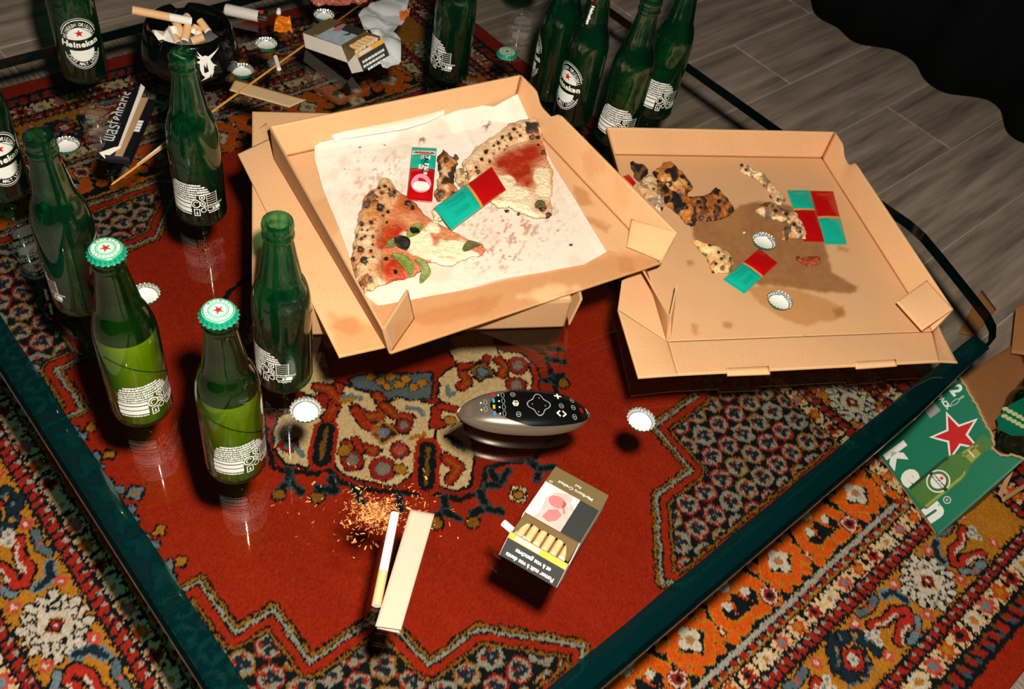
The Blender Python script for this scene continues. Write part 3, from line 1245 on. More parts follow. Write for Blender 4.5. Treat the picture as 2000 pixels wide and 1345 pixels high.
# dark pedestal under the middle of the top, out of sight below the boxes
pd = MB()
pd.lathe([(0.0, 0.010), (0.065, 0.010), (0.07, 0.014), (0.065, 0.024), (0.035, 0.03), (0.028, 0.05), (0.028, TZ - THK - 0.03), (0.04, TZ - THK - 0.012), (0.05, TZ - THK - 0.0012), (0, TZ - THK - 0.0012)], 40)
pe = pd.build('pedestal', solid('black_metal', (16, 17, 18), 0.4, metal=0.6), table, loc=(-0.815 - TO[0], 0.715 - TO[1], 0))
auto_smooth(pe)

# ================================================================== BOTTLES
BPROF = [(22.0, 1.6), (25.5, 0.2), (27.6, 0.6), (28.8, 2.4), (29.2, 5.0), (28.9, 7.0), (29.3, 10.0), (29.3, 104.0), (29.15, 112), (28.6, 120), (27.6, 128),
         (25.9, 136), (23.6, 143.5), (21.2, 149.5), (20.1, 153.0), (18.6, 164.0), (16.6, 176), (14.9, 188), (13.8, 197), (13.6, 201), (14.3, 202.0), (15.0, 204.0),
         (15.0, 206.6), (14.3, 208.4), (13.6, 209.6), (13.7, 211.5), (14.5, 213.0), (14.9, 215.5), (14.7, 218.5), (13.9, 221.2), (12.5, 222.0), (10.9, 221.2), (10.2, 218.5), (9.9, 212),
         (10.6, 198), (12.8, 186), (15.0, 174), (17.0, 162), (18.2, 152), (20.6, 146), (23.2, 139), (25.2, 131), (26.3, 122), (26.9, 112), (27.0, 104), (27.0, 12), (25.5, 8), (18, 6.0), (6, 7.2), (0.01, 7.4)]


def prof_r(z):
    zz = [p[1] for p in BPROF[5:31]]
    rr = [p[0] for p in BPROF[5:31]]
    return float(np.interp(z, zz, rr))


bb = MB()
bb.lathe([(r / 1000, z / 1000) for r, z in BPROF], 64)
bb.lathe([(0.00001, 0.0022), (0.022, 0.0016)], 64)
# knurled foot
for k in range(64):
    a = 2 * PI * k / 64
    c = Vector((0.0291 * math.cos(a), 0.0291 * math.sin(a), 0.0052))
    e1_, e2_ = Vector((math.cos(a), math.sin(a), 0)), Vector((-math.sin(a), math.cos(a), 0))
    q = [c + e1_ * 0.0008, c + e2_ * 0.0010, c + Vector((0, 0, 0.0015)), c - e2_ * 0.0010, c - Vector((0, 0, 0.0015))]
    bb.add(q, [(0, 1, 2), (0, 2, 3), (0, 3, 4), (0, 4, 1)])
# raised sweep moulded into the body
for ph in (0.0, PI):
    pts = []
    for k in range(30):
        t = k / 29
        a = ph + math.radians(-62 + 125 * t)
        z = 0.108 - 0.050 * t ** 1.4
        r = prof_r(z * 1000) / 1000 + 0.0001
        pts.append((r * math.cos(a), r * math.sin(a), z))
    bb.tube(pts, 0.0005, 5)
BODY = bb.build('body', M['bottle_glass'], mesh_only=True)
auto_smooth(BODY, 35)
BODYF = BODY.copy()
BODYF.materials[0] = M['full_glass']


def wrapb(off):
    def fn(s, z):
        r = prof_r(z) + off
        a = s / 29.3
        return (r * math.cos(a) / 1000, r * math.sin(a) / 1000, z / 1000)
    return fn


def wrapn(off):
    def fn(s, z):
        r = prof_r(z) + off
        a = s / r
        return (r * math.cos(a) / 1000, r * math.sin(a) / 1000, z / 1000)
    return fn


CUTS = [x_ * 3.0 for x_ in range(-10, 11)]
WP = [M['white_print'], M['red_print']]
# front label (facing local +X): oval with lettering
fl_ = Flat()
cz = 63.0
fl_.ring(0, cz, 24.5, 35.0, 1.1, math.radians(22), math.radians(158))
fl_.ring(0, cz, 24.5, 35.0, 1.1, math.radians(202), math.radians(338))
fl_.ring(0, cz, 26.2, 37.2, 0.5, math.radians(30), math.radians(150))
fl_.ring(0, cz, 26.2, 37.2, 0.5, math.radians(210), math.radians(330))
fl_.arc_text('HEINEKEN ORIGINAL', 0, cz, 17.6, 26.2, PI / 2, math.radians(8.6), 6.4, 0, bold=0.025, sx=0.72)
fl_.arc_text('PURE MALT LAGER', 0, cz, 22.2, 32.0, -PI / 2, math.radians(8.0), 6.4, 0, inward=True, bold=0.025, sx=0.72)
dome = [(-15.5 + 0.0, cz + 9.2)] + [(15.5 * math.cos(a), cz + 9.2 + 15.5 * math.sin(a)) for a in np.linspace(PI, 0, 17)]
fl_.poly([(-15.5, cz + 7.4), (-7.5, cz + 6.3), (0, cz + 6.0), (7.5, cz + 6.3), (15.5, cz + 7.4)] + [(15.5 * math.cos(a), cz + 9.4 + 14.5 * math.sin(a)) for a in np.linspace(0, PI, 17)])
fl_.poly([(15.5 * math.cos(a), cz - 10.5 + 15.5 * math.sin(a)) for a in np.linspace(-PI, 0, 17)] + [(15.5, cz - 8.4), (7.5, cz - 9.5), (0, cz - 9.8), (-7.5, cz - 9.5), (-15.5, cz - 8.4)])
for i, ch in enumerate('Heineken'):
    xs = (-20.6, -13.6, -8.6, -3.8, 2.6, 8.6, 14.2, 20.6)[i]
    fl_.text(ch, xs, cz - 4.6 + 0.0045 * xs * xs, 11.4 if i else 12.4, 0, xs * 0.009, 0.045, 0.98)
    if ch in 'Hnkie':                        # small slab serifs
        pass
FRONT = fl_.mesh('front_label', WP, wrapb(0.28), CUTS)
st = Flat()
st.star(0, cz + 15.4, 6.0, 1)
STARM = st.mesh('label_star', WP, wrapb(0.42), CUTS)
# neck: red star over the name running down the neck
nk = Flat()
nk.star(0, 192, 3.6, 1)
nk.text('Heineken', 2.0, 172.0, 6.8, 0, -PI / 2, 0.04)
NECK = nk.mesh('neck_label', WP, wrapn(0.3), [-3, 0, 3])
# back label (centred on local -X): block of small print
bl = Flat()
rr = random.Random(3)


def small_print(x0, x1, y, h, dens=0.8):
    x = x0
    while x < x1:
        l_ = rr.uniform(0.8, 2.6)
        bl.rect(x, y, min(x + l_, x1), y + h * rr.uniform(0.75, 1.0))
        x += l_ + rr.uniform(0.2, 0.5)


y = 62.0
for i, (a, b) in enumerate(((-13, 13), (-16, 17), (-17, 19), (-18, 20), (-18, 21), (-19, 8), (-19, 8))):
    small_print(a, b, y, 1.75)
    y -= 2.35
y0 = 62.0 - 7 * 2.35
bl.rect(-20, y0 - 1.0, 2.5, y0 + 1.6)
bl.rect(-20, y0 - 5.6, 2.5, y0 - 2.0)
bl.rect(-20, y0 - 10.4, 2.5, y0 - 6.4)
small_print(-19, 2, y0 - 12.6, 1.4)
bl.ring(7.0, y0 - 1.0, 4.4, 4.4, 1.0)
bl.ring(7.0, y0 - 1.0, 2.4, 2.4, 0.8, 0.4, 4.4)
bl.ring(13.2, y0 + 5.0, 2.8, 2.8, 0.9)
bl.ring(13.2, y0 - 1.2, 2.8, 2.8, 0.9)
bl.disc(13.2, y0 + 5.0, 1.0, 1.0)
bl.disc(13.2, y0 - 1.2, 1.0, 1.0)
bl.ring(13.4, y0 - 7.6, 2.6, 2.6, 0.7)
bl.rect(4.6, y0 - 13.2, 5.4, y0 - 6.6)
bl.rect(9.4, y0 - 13.2, 10.2, y0 - 6.6)
bl.rect(4.6, y0 - 13.6, 10.2, y0 - 12.8)
bl.rect(4.6, y0 - 7.2, 10.2, y0 - 6.4)
bl.poly([(7.4, y0 - 8.0), (8.4, y0 - 11.8), (6.4, y0 - 11.8)])
bl.text('RECETTE ORIGINALE', 23.5, y0 - 5.2, 2.3, 0, 0, 0.02, 0.9)
bl.rect(17.0, y0 - 9.6, 30.0, y0 - 9.0)
bl.rect(17.0, y0 - 6.4, 30.0, y0 - 5.9)
bl.rect(17.0, y0 - 9.6, 17.6, y0 - 5.9)
bl.rect(29.4, y0 - 9.6, 30.0, y0 - 5.9)
bl.poly([(22, y0 - 9.0), (25, y0 - 7.7), (22, y0 - 6.5)])
bl.rect(25, y0 - 9.0, 29.4, y0 - 6.4)
small_print(18, 29, y0 - 11.6, 1.2)
for i in range(6):
    bl.rect(17.2, y0 - 3.6 + i * 2.2, 27.0, y0 - 3.2 + i * 2.2)
bl.rect(17.0, y0 - 3.6, 17.5, y0 + 8.6)
bl.rect(27.0, y0 - 3.6, 27.5, y0 + 8.6)
BACK = bl.mesh('back_label', WP, lambda s, z: tuple(-q if i < 2 else q for i, q in enumerate(wrapb(0.28)((s - 3.0) * 1.25, 18.0 + (z - 31.0) * 1.5))), [x_ * 2.4 for x_ in range(-10, 15)])

# beer
BEERM = clear_glass('lager', (0.85, 0.66, 0.02), 1.25, 0.0, edge=(0.35, 0.32, 0.01), body=(1.0, 0.60, 0.0), body_fac=0.78, bend=0.7, bend_ior=1.33, body_back=0.12)
be = MB()
inner = [(28.4, 12.2), (28.4, 104), (28.2, 112), (27.9, 118), (27.5, 123)]
be.lathe([(0.00001, 0.0040), (0.018, 0.0036), (0.0262, 0.0040)] + [(r / 1000 - 0.0002, z / 1000) for r, z in inner], 56, 0)
be.lathe([(inner[-1][0] / 1000 - 0.0002, inner[-1][1] / 1000), (0.0252, 0.1215), (0.00001, 0.1210)], 56, 1)
BEERT = clear_glass('lager_surface', (0.90, 0.80, 0.25), 1.33, 0.0, body=(1.0, 0.7, 0.05), body_fac=0.06)
BEER = be.build('beer', [BEERM, BEERT], mesh_only=True)
auto_smooth(BEER, 40)
DREGM = clear_glass('beer_dregs', (0.30, 0.62, 0.46), 1.25, 0.0, body=(0.20, 0.60, 0.50), body_fac=0.40)  # teal body colour stands in for the glow low in the bottle
bd = MB()
bd.lathe([(0.00001, 0.0090), (0.018, 0.0085), (0.0252, 0.0100), (0.0265, 0.0122), (0.0265, 0.050), (0.0255, 0.0494), (0.00001, 0.0494)], 56)
DREG = bd.build('beer_dregs', DREGM, mesh_only=True)

# crown cap: fluted shell, inner shell, liner, print
CAPG = solid('cap_green', (16, 128, 98), 0.35, spec=0.5)
CAPW = solid('cap_pale', (176, 208, 184), 0.35, spec=0.5)
CAPS = solid('cap_tinplate', (205, 205, 200), 0.28, metal=0.85)
CAPL = solid('cap_liner', (240, 238, 228), 0.5)


def cap_shell(off, n=126):
    mb = MB()
    prof_ = [(0.0, 6.0), (9.0, 6.0), (12.4, 5.85), (13.6, 5.3), (14.2, 4.3), (14.7, 2.6), (15.5, 1.0), (16.3, 0.0)]
    v, f = [], []
    for r, z in prof_:
        amp = max(0.0, (4.6 - z) / 4.6) * 0.75
        for k in range(n):
            a = 2 * PI * k / n
            q = (r + amp * math.cos(21 * a) - off if r > 0 else 0.0)
            v.append((q * math.cos(a) / 1000, q * math.sin(a) / 1000, (z - off * 0.6) / 1000))
    for i in range(len(prof_) - 1):
        for k in range(n):
            k2 = (k + 1) % n
            f.append((i * n + k, i * n + k2, (i + 1) * n + k2, (i + 1) * n + k))
    mb.add(v, f)
    return mb


cs = cap_shell(0.0)
CSHELL = cs.build('shell', CAPG, mesh_only=True)
auto_smooth(CSHELL, 50)
ci = cap_shell(0.35)
CINNER = ci.build('inner_shell', CAPS, mesh_only=True)
auto_smooth(CINNER, 50)
lm_ = MB()
lm_.lathe([(0.00001, 4.7 / 1000), (11.0 / 1000, 4.7 / 1000), (11.8 / 1000, 4.2 / 1000), (12.6 / 1000, 4.3 / 1000), (13.0 / 1000, 5.0 / 1000)], 40)
CLIN = lm_.build('liner', CAPL, mesh_only=True)
auto_smooth(CLIN, 50)
cp_ = Flat()
cp_.ring(0, 0, 13.2, 13.2, 4.6, 0, 2 * PI, 0, 40)
cp_.ring(0, 0, 7.8, 7.8, 0.7, 0, 2 * PI, 0, 36)
cp_.disc(0, 0, 6.6, 6.6, 0, 30)
CAPM = [CAPW, M['green_print'], M['red_print']]
CPRINT = cp_.mesh('print', CAPM, lambda a, b: (a / 1000, b / 1000, (6.12 - max(0, math.hypot(a, b) - 12.2) * 0.35) / 1000))
ct = Flat()
ct.star(0, 0, 5.4, 1)
ct.ring(0, 0, 12.9, 12.9, 0.5, 0, 2 * PI, 1, 40)
ct.arc_text('Heineken', 0, 0, 9.4, 9.4, PI / 2, math.radians(19), 3.1, 1, bold=0.02)
ct.arc_text('PREMIUM', 0, 0, 11.6, 11.6, -PI / 2, math.radians(19), 3.1, 1, inward=True, bold=0.02)
CTEXT = ct.mesh('print_lines', CAPM, lambda a, b: (a / 1000, b / 1000, 6.2 / 1000))
cst = Flat()
cst.star(0, 0, 3.9, 2)
CSTAR = cst.mesh('print_star', CAPM, lambda a, b: (a / 1000, b / 1000, 6.28 / 1000))


def cap_parts(root):
    sh = link_mesh('shell', CSHELL, root)
    link_mesh('inner_shell', CINNER, root)
    link_mesh('liner', CLIN, root)
    p = link_mesh('print', CPRINT, root)
    link_mesh('print_lines', CTEXT, p)
    link_mesh('print_star', CSTAR, p)


def bottle(x, y, face, label, capped=False, dregs=False, z=TZ + 0.0004):
    """face: direction (degrees, room) the front label looks"""
    r = empty('beer_bottle', (x, y, z), math.radians(face), label, 'bottle', 'green beer bottles on the glass table')
    link_mesh('body', BODYF if capped else BODY, r)
    f = link_mesh('front_label', FRONT, r)
    f['label'] = 'white oval front label with red star'
    link_mesh('label_star', STARM, f)
    link_mesh('neck_label', NECK, r)
    link_mesh('back_label', BACK, r)['label'] = 'white small-print back label'
    if capped:
        link_mesh('beer', BEER, r)
        c = link_mesh('cap', CSHELL, r, (0, 0, 0.2165))
        c.rotation_euler = (0, 0, 1.1)
        link_mesh('cap_inner', CINNER, c)
        p = link_mesh('cap_print', CPRINT, c)
        link_mesh('cap_print_lines', CTEXT, c)
        link_mesh('cap_star', CSTAR, c)
    if dregs:
        link_mesh('beer_dregs', DREG, r)
    return r


def tocam(x, y):
    return math.degrees(math.atan2(-y, -x))


BT = [  # x, y, front label angle away from the camera (degrees, + turns to the right in the photo), label, capped, dregs
    ('b1', -1.162, 0.381, 4, 'open green beer bottle with its star label facing us, left of the black ashtray', 0, 0),
    ('b2', -0.989, 0.202, 14, 'green beer bottle cut by the left edge of the photo, oval label half in view', 0, 0),
    ('b3', -0.777, 0.200, 72, 'open green bottle with a little beer left, behind the two capped bottles', 0, 1),
    ('b4', -0.837, 0.376, 158, 'empty green bottle standing in front of the black ashtray, back label towards us', 0, 0),
    ('b5', -0.610, 0.185, 190, 'full capped green bottle, the left one of the two with caps on', 1, 0),
    ('b6', -0.499, 0.227, 192, 'full capped green bottle nearest to us, right one of the two with caps on', 1, 0),
    ('b7', -0.567, 0.324, 128, 'empty bright green bottle against the left side of the pizza boxes', 0, 0),
    ('b8', -0.925, 0.829, 122, 'green bottle alone behind the far rim of the upper pizza box', 0, 0),
    ('b9', -0.814, 0.933, -88, 'green bottle at the back left of the four beside the right pizza box', 0, 0),
    ('b10', -0.751, 0.925, -38, 'green bottle with star label half turned, second from left in the group of four', 0, 0),
    ('b11', -0.683, 0.946, 176, 'green bottle with its mouth in view, close behind the right pizza box', 0, 0),
    ('b12', -0.701, 1.048, 184, 'rightmost green bottle of the group of four by the far table edge', 0, 0),
    ('b13', -1.064, 1.108, 10, 'bottle past the top edge of the photo, only its reflection showing', 0, 0),
]
# the pair of bottles whose places are read off their mouths
for n, x, y, turn, lab, cap, dr in BT:
    # a turn to the right in the photo is anticlockwise seen from above for things in front of the camera
    bottle(x, y, tocam(x, y) + turn, lab, bool(cap), bool(dr))


# ---- loose crown caps
def crown(px_, py_, z, up, label, rot=0.0, tilt=0.0):
    p = at(px_, py_, z + 0.003)
    r = empty('crown_cap', (p[0], p[1], z + 0.0004), 0, label, 'bottle cap', 'loose crown caps')
    if not up:
        r.rotation_euler = (PI, 0, rot)
        r.location.z = z + 0.0004 + 0.0061
    else:
        r.rotation_euler = (tilt, 0, rot)
    cap_parts(r)
    return r


crown(130, 286, TZ, False, 'upturned crown cap behind the open bottle at far left, white inside showing')
crown(284, 577, TZ, False, 'crown cap mostly hidden behind the left capped bottle')
crown(473, 140, TZ, False, 'upturned crown cap just right of the black ashtray')
crown(520, 88, TZ, False, 'upturned crown cap between the white filter stub and the lighter')
crown(633, 32, TZ, False, 'upturned crown cap behind the open cigarette packet, at the top of the photo')
crown(990, 104, TZ, True, 'green crown cap lying printed side up between bottles at the back', 0.6)
crown(597, 803, TZ, False, 'upturned white crown cap in front of the empty bottle and the medallion')
crown(1251, 822, TZ, False, 'upturned white crown cap to the right of the remote control')

# ================================================================== PIZZA BOXES
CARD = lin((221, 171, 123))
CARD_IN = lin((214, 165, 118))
CARD_SHADED = lin((198, 152, 108))  # darker card for walls and flaps, their shade put into the colour


def card_cols(P, base, seed=1, stains=()):
    V = P.reshape(-1, 3)
    x, y = pxs(V)
    n = vnoise(V[:, 0] * 1000 + V[:, 2] * 700, V[:, 1] * 1000 + V[:, 2] * 300, 40, seed, 3) - 0.5
    c = np.asarray(base)[None] * (1 + 0.10 * n)[:, None]
    for poly, rgb, amt, soft in stains:
        ins = inpoly(poly, x, y)
        d = segdist(poly, x, y, True)
        wob_ = (vnoise(x, y, 14, seed + 7, 3) - 0.5) * min(soft, 6.0) * 2.2
        k = sstep(-soft, soft, np.where(ins, d, -d) + wob_) * amt
        k *= 0.90 + 0.2 * vnoise(x, y, 9, seed + 3, 2)
        k = np.clip(k, 0, 1)[:, None]
        c = c * (1 - k) + lin(rgb)[None] * k
    return np.clip(c, 0, 0.95)


def cpanel(name, a, b, c, d, parent, base=CARD, stains=(), seed=1, thick=0.0022, cell=0.003, org=(0, 0, 0), bow=0.0):
    a, b, c, d = [np.asarray(q, float) for q in (a, b, c, d)]
    nu = max(2, int(max(np.linalg.norm(b - a), np.linalg.norm(c - d)) / cell))
    nv = max(2, int(max(np.linalg.norm(d - a), np.linalg.norm(c - b)) / cell))
    P = quad_pts(a, b, c, d, nu, nv)
    if bow:
        u = np.linspace(0, 1, nu)[None, :]
        v = np.linspace(0, 1, nv)[:, None]
        P[..., 2] += bow * np.sin(PI * u) * np.sin(PI * v)
    cols = card_cols(P, base, seed, stains)
    return sheet(name, P - np.asarray(org), M['card'], thick, cols, parent)


def wall_pts(a, b, n, h, lean):
    """bottom edge a->b, wall rises h and leans outwards along n"""
    n = np.asarray([n[0], n[1], 0.0])
    up = np.array([0, 0, h])
    return a + up + n * lean, b + up + n * lean, b, a


# ---- lower closed box (B) ------------------------------------------------
uB = np.array([math.cos(math.radians(59.3)), math.sin(math.radians(59.3)), 0])
vB = np.array([uB[1], -uB[0], 0])
BFL = np.array([-0.631, 0.325, 0])
Bw, Bd, Bh = 0.355, 0.342, 0.048
boxB = empty('pizza_box', (BFL + uB * Bw / 2 - vB * Bd / 2 + np.array([0, 0, TZ])).tolist(), 0, 'closed brown pizza box lying underneath the open box with the pizza slices', 'pizza box', 'cardboard pizza boxes')
oB = np.array(boxB.location)
z0, z1 = TZ + 0.0006, TZ + Bh
fl0, fr0 = BFL + [0, 0, z0], BFL + uB * Bw + [0, 0, z0]
bl0, br0 = BFL - vB * Bd + [0, 0, z0], BFL + uB * Bw - vB * Bd + [0, 0, z0]
up = np.array([0, 0, z1 - z0])
ins_ = 0.004
cpanel('lid', bl0 + up, br0 + up, fr0 + up, fl0 + up, boxB, CARD, seed=4, org=oB)
cpanel('front_wall', fl0 + up - [0, 0, 0.0023], fr0 + up - [0, 0, 0.0023], fr0, fl0, boxB, CARD_SHADED, seed=5, org=oB)
cpanel('back_wall', br0 + up - [0, 0, 0.0023], bl0 + up - [0, 0, 0.0023], bl0, br0, boxB, CARD_SHADED, seed=6, org=oB)
cpanel('side_wall', bl0 + up - [0, 0, 0.0023], fl0 + up - [0, 0, 0.0023], fl0, bl0, boxB, CARD_SHADED, seed=7, org=oB)
cpanel('side_wall', fr0 + up - [0, 0, 0.0023], br0 + up - [0, 0, 0.0023], br0, fr0, boxB, CARD_SHADED, seed=8, org=oB)
# tuck flap standing a little proud at the right front corner and the tab at the left back corner
cpanel('tuck_flap', fr0 + up + [0.006, 0.010, -0.001], fr0 + up - vB * 0.06 + [0.010, 0.012, 0.000], fr0 - vB * 0.06 + [0.004, 0.003, 0.006], fr0 + [0.004, 0.003, 0.004], boxB, CARD_SHADED, seed=9, org=oB)
tp = [at(505, 252, z1), at(520, 240, z1 + 0.004), at(530, 290, z1 + 0.003), at(498, 268, z1 - 0.004)]
cpanel('tab', tp[0], tp[1], tp[2], tp[3], boxB, CARD, seed=10, org=oB)

# ---- open box (A) on top ---------------------------------------------------
zA = TZ + Bh + 0.0065
A_BL, A_FL, A_BR, A_FR = [np.array([x, y, zA]) for x, y in ((-0.822, 0.471), (-0.493, 0.407), (-0.759, 0.805), (-0.429, 0.759))]
boxA = empty('pizza_box', ((A_BL + A_FR) / 2).tolist(), 0, 'open brown pizza box lined with white paper, holding two pizza slices', 'pizza box', 'cardboard pizza boxes')
oA = np.array(boxA.location)
GR = (196, 128, 70)
GRD = (176, 108, 54)
stA = [([(600, 395), (650, 380), (690, 430), (650, 460), (615, 440)], (200, 140, 85), 0.5, 8),
       ([(700, 600), (760, 585), (860, 570), (1040, 532), (1190, 495), (1310, 505), (1290, 560), (760, 700)], (186, 126, 76), 0.72, 10),
       ([(790, 615), (900, 590), (980, 575), (960, 610), (830, 640)], GRD, 0.5, 8),
       ([(1010, 580), (1080, 555), (1130, 560), (1070, 590)], (236, 190, 140), 0.7, 8),
       ([(1205, 500), (1235, 505), (1240, 530), (1210, 528)], GRD, 0.6, 4),
       ([(1120, 360), (1150, 375), (1160, 400), (1125, 400)], GRD, 0.55, 5),
       ([(1140, 420), (1190, 440), (1185, 455), (1140, 432)], GRD, 0.55, 5),
       ([(1185, 500), (1290, 470), (1310, 490), (1220, 530)], (205, 145, 90), 0.4, 10)]
cpanel('base', A_BL, A_BR, A_FR, A_FL, boxA, CARD, stA, 11, org=oA, cell=0.0025)
eA1 = (A_BR - A_BL) / np.linalg.norm(A_BR - A_BL)
eA2 = (A_FL - A_BL) / np.linalg.norm(A_FL - A_BL)
hA = 0.043
tBL, tBR = at(529, 247, zA + hA), at(1017, 147, zA + hA)
cpanel('back_wall', tBL, tBR, A_BR, A_BL, boxA, CARD, seed=12, org=oA)
tFLw = at(750, 641, zA + 0.040)
cpanel('side_wall', tBL, tFLw, A_FL, A_BL, boxA, CARD_SHADED, seed=13, org=oA)
# right wall with its finger notch
tFR = at(1322, 454, zA + 0.040)
Wn = 46
top = []
for i in range(Wn + 1):
    t = i / Wn
    p = tBR * (1 - t) + tFR * t
    dn = 0.0
    if 0.10 < t < 0.27:
        dn = 0.012 * sstep(0.10, 0.17, np.array(t)) * (1 if t < 0.24 else float(1 - sstep(0.24, 0.27, np.array(t))))
    top.append(p - np.array([0, 0, 1]) * float(dn) - eA1 * float(dn) * 0.25)
rw = coons(top, [tFR, A_FR], [A_BR, A_FR], [tBR, A_BR], Wn + 1, 16)
stR = [([(1130, 300), (1165, 275), (1185, 330), (1150, 350)], (205, 148, 92), 0.5, 6), ([(1195, 330), (1215, 320), (1230, 400), (1205, 410)], (205, 148, 92), 0.4, 6)]
sheet('side_wall', rw - oA, M['card'], 0.0022, card_cols(rw, CARD, 14, stR), boxA)
# corner flaps at the front
cpanel('corner_flap', at(750, 640, zA + 0.040), at(797, 566, zA + 0.041), at(810, 622, zA + 0.006), at(766, 685, zA + 0.003), boxA, CARD_SHADED, [([(770, 640), (800, 600), (808, 630), (775, 670)], GR, 0.5, 8)], 15, org=oA)
cpanel('corner_flap', at(1233, 427, zA + 0.020), tFR + [0, 0, 0.0005], at(1291, 511, zA + 0.0032), at(1224, 481, zA + 0.006), boxA, CARD, seed=16, org=oA)
# loose flap lying out to the left, on the lower box
lf = [at(464, 300, zA - 0.003), at(528, 270, zA - 0.0026), at(757, 676, zA - 0.0030), at(662, 697, zA - 0.0040)]
stF = [([(640, 610), (760, 640), (760, 690), (660, 697)], GR, 0.55, 10), ([(655, 625), (700, 620), (705, 645), (680, 655), (655, 640)], GRD, 0.45, 4)]
cpanel('lid_flap', lf[0], lf[1], lf[2], lf[3], boxA, CARD, stF, 17, org=oA)

# paper liner
def pz(l, z=None):
    return [at(450 + a / 2.2222, 130 + b / 2.2222, (zA + 0.0016) if z is None else z) for a, b in l]


ptop = [(at(614, 275, zA + 0.006)), at(624, 256, zA + 0.012), at(657, 249, zA + 0.012), at(738, 240, zA + 0.010), at(868, 211, zA + 0.012), at(895, 198, zA + 0.016), at(965, 207, zA + 0.010), at(1021, 176, zA + 0.022)]
pright = [ptop[-1], at(1035, 233, zA + 0.004), at(1080, 319, zA + 0.0018), at(1152, 436, zA + 0.0018), at(1186, 492, zA + 0.003), at(1195, 486, zA + 0.009)]
pbot = [at(738, 596, zA + 0.0018), at(810, 582, zA + 0.0018), at(900, 566, zA + 0.0018), at(1017, 540, zA + 0.0018), at(1143, 515, zA + 0.002), pright[-1]]
pleft = [ptop[0], at(614, 310, zA + 0.002), at(630, 368, zA + 0.0018), at(662, 445, zA + 0.0018), at(688, 517, zA + 0.0018), at(711, 573, zA + 0.0018), pbot[0]]
PP = coons(ptop, pright, pbot, pleft, 190, 170)
hgt = vnoise(PP[..., 0] * 1000, PP[..., 1] * 1000, 60, 31, 3) - 0.5
PP[..., 2] = np.maximum(PP[..., 2] + 0.003 * hgt, zA + 0.0008)
Vp = PP.reshape(-1, 3)
qx, qy = pxs(Vp)
pc = np.empty((len(Vp), 3))
pc[:] = lin((246, 236, 220))
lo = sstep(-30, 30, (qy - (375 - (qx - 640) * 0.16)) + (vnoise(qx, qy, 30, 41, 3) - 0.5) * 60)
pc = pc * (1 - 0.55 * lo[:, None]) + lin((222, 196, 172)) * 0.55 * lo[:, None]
gz = sstep(0.55, 0.75, vnoise(qx, qy, 55, 42, 3)) * 0.35
pc = pc * (1 - gz[:, None]) + lin((214, 178, 146)) * gz[:, None]
# crumbs of sauce and char, streaked
for cx, cy, rx_, ry_, rgb, am in ((1000, 440, 60, 50, (176, 92, 34), 0.52), (970, 505, 60, 25, (176, 92, 34), 0.5), (745, 335, 70, 45, (190, 110, 60), 0.34), (900, 420, 60, 60, (190, 100, 50), 0.35),
                                  (820, 272, 10, 8, (150, 90, 40), 0.9), (950, 240, 7, 14, (140, 90, 50), 0.9), (718, 390, 60, 60, (180, 110, 60), 0.15), (1080, 410, 60, 60, (90, 50, 20), 0.15)):
    fld = np.exp(-(((qx - cx) / rx_) ** 2 + ((qy - cy) / ry_) ** 2))
    sp = sstep(0.62, 0.72, vnoise(qx * 1.0 + qy * 0.5, qy * 0.6, 5.0, 51, 2)) * fld * am * 1.6
    sp = np.clip(sp, 0, 0.9)[:, None]
    pc = pc * (1 - sp) + lin(rgb) * sp
for cx, cy, r_ in ((703, 288, 2.5), (752, 283, 2.5), (675, 330, 1.5), (990, 412, 5), (1012, 418, 3.5), (1115, 478, 4), (995, 500, 2), (1090, 450, 2), (1060, 470, 2)):
    k = (np.hypot(qx - cx, (qy - cy) * 1.3) < r_)
    pc[k] = lin((70, 28, 12) if r_ > 3 else (150, 50, 20))
fold = np.abs(qy - np.interp(qx, [655, 665, 690, 790, 830, 870], [278, 272, 268, 252, 240, 224])) < 1.6
fold &= (qx > 655) & (qx < 870)
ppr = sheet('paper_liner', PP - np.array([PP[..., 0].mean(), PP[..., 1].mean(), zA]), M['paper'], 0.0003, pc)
ppr.location = Vector((PP[..., 0].mean(), PP[..., 1].mean(), zA))
tag(ppr, 'crumpled white greaseproof paper sheet lining the open pizza box', 'paper')
# turned-over top hem of the paper
hemA = [at(655, 279, zA + 0.011), at(668, 271, zA + 0.014), at(692, 268, zA + 0.014), at(790, 252, zA + 0.014), at(832, 240, zA + 0.015), at(870, 222, zA + 0.015)]
hemB = [at(640, 258, zA + 0.0125), at(668, 249, zA + 0.0125), at(700, 246, zA + 0.012), at(780, 232, zA + 0.012), at(832, 221, zA + 0.013), at(868, 213, zA + 0.0135)]
hP = np.stack([resample(hemB, 40) * (1 - v) + resample(hemA, 40) * v + np.array([0, 0, 0.003 * math.sin(PI * v)]) for v in np.linspace(0, 1, 10)])
hcol = np.empty((hP.shape[0] * hP.shape[1], 3))
hcol[:] = lin((247, 238, 222))
sheet('folded_hem', hP - np.array(ppr.location), M['paper'], 0.0003, hcol, ppr)

# ---- right-hand open box (C) -------------------------------------------------
zC = TZ + 0.0045


def pc8(a, b, z=zC):
    return at(1150 + a / 2.319, 220 + b / 2.319, z)


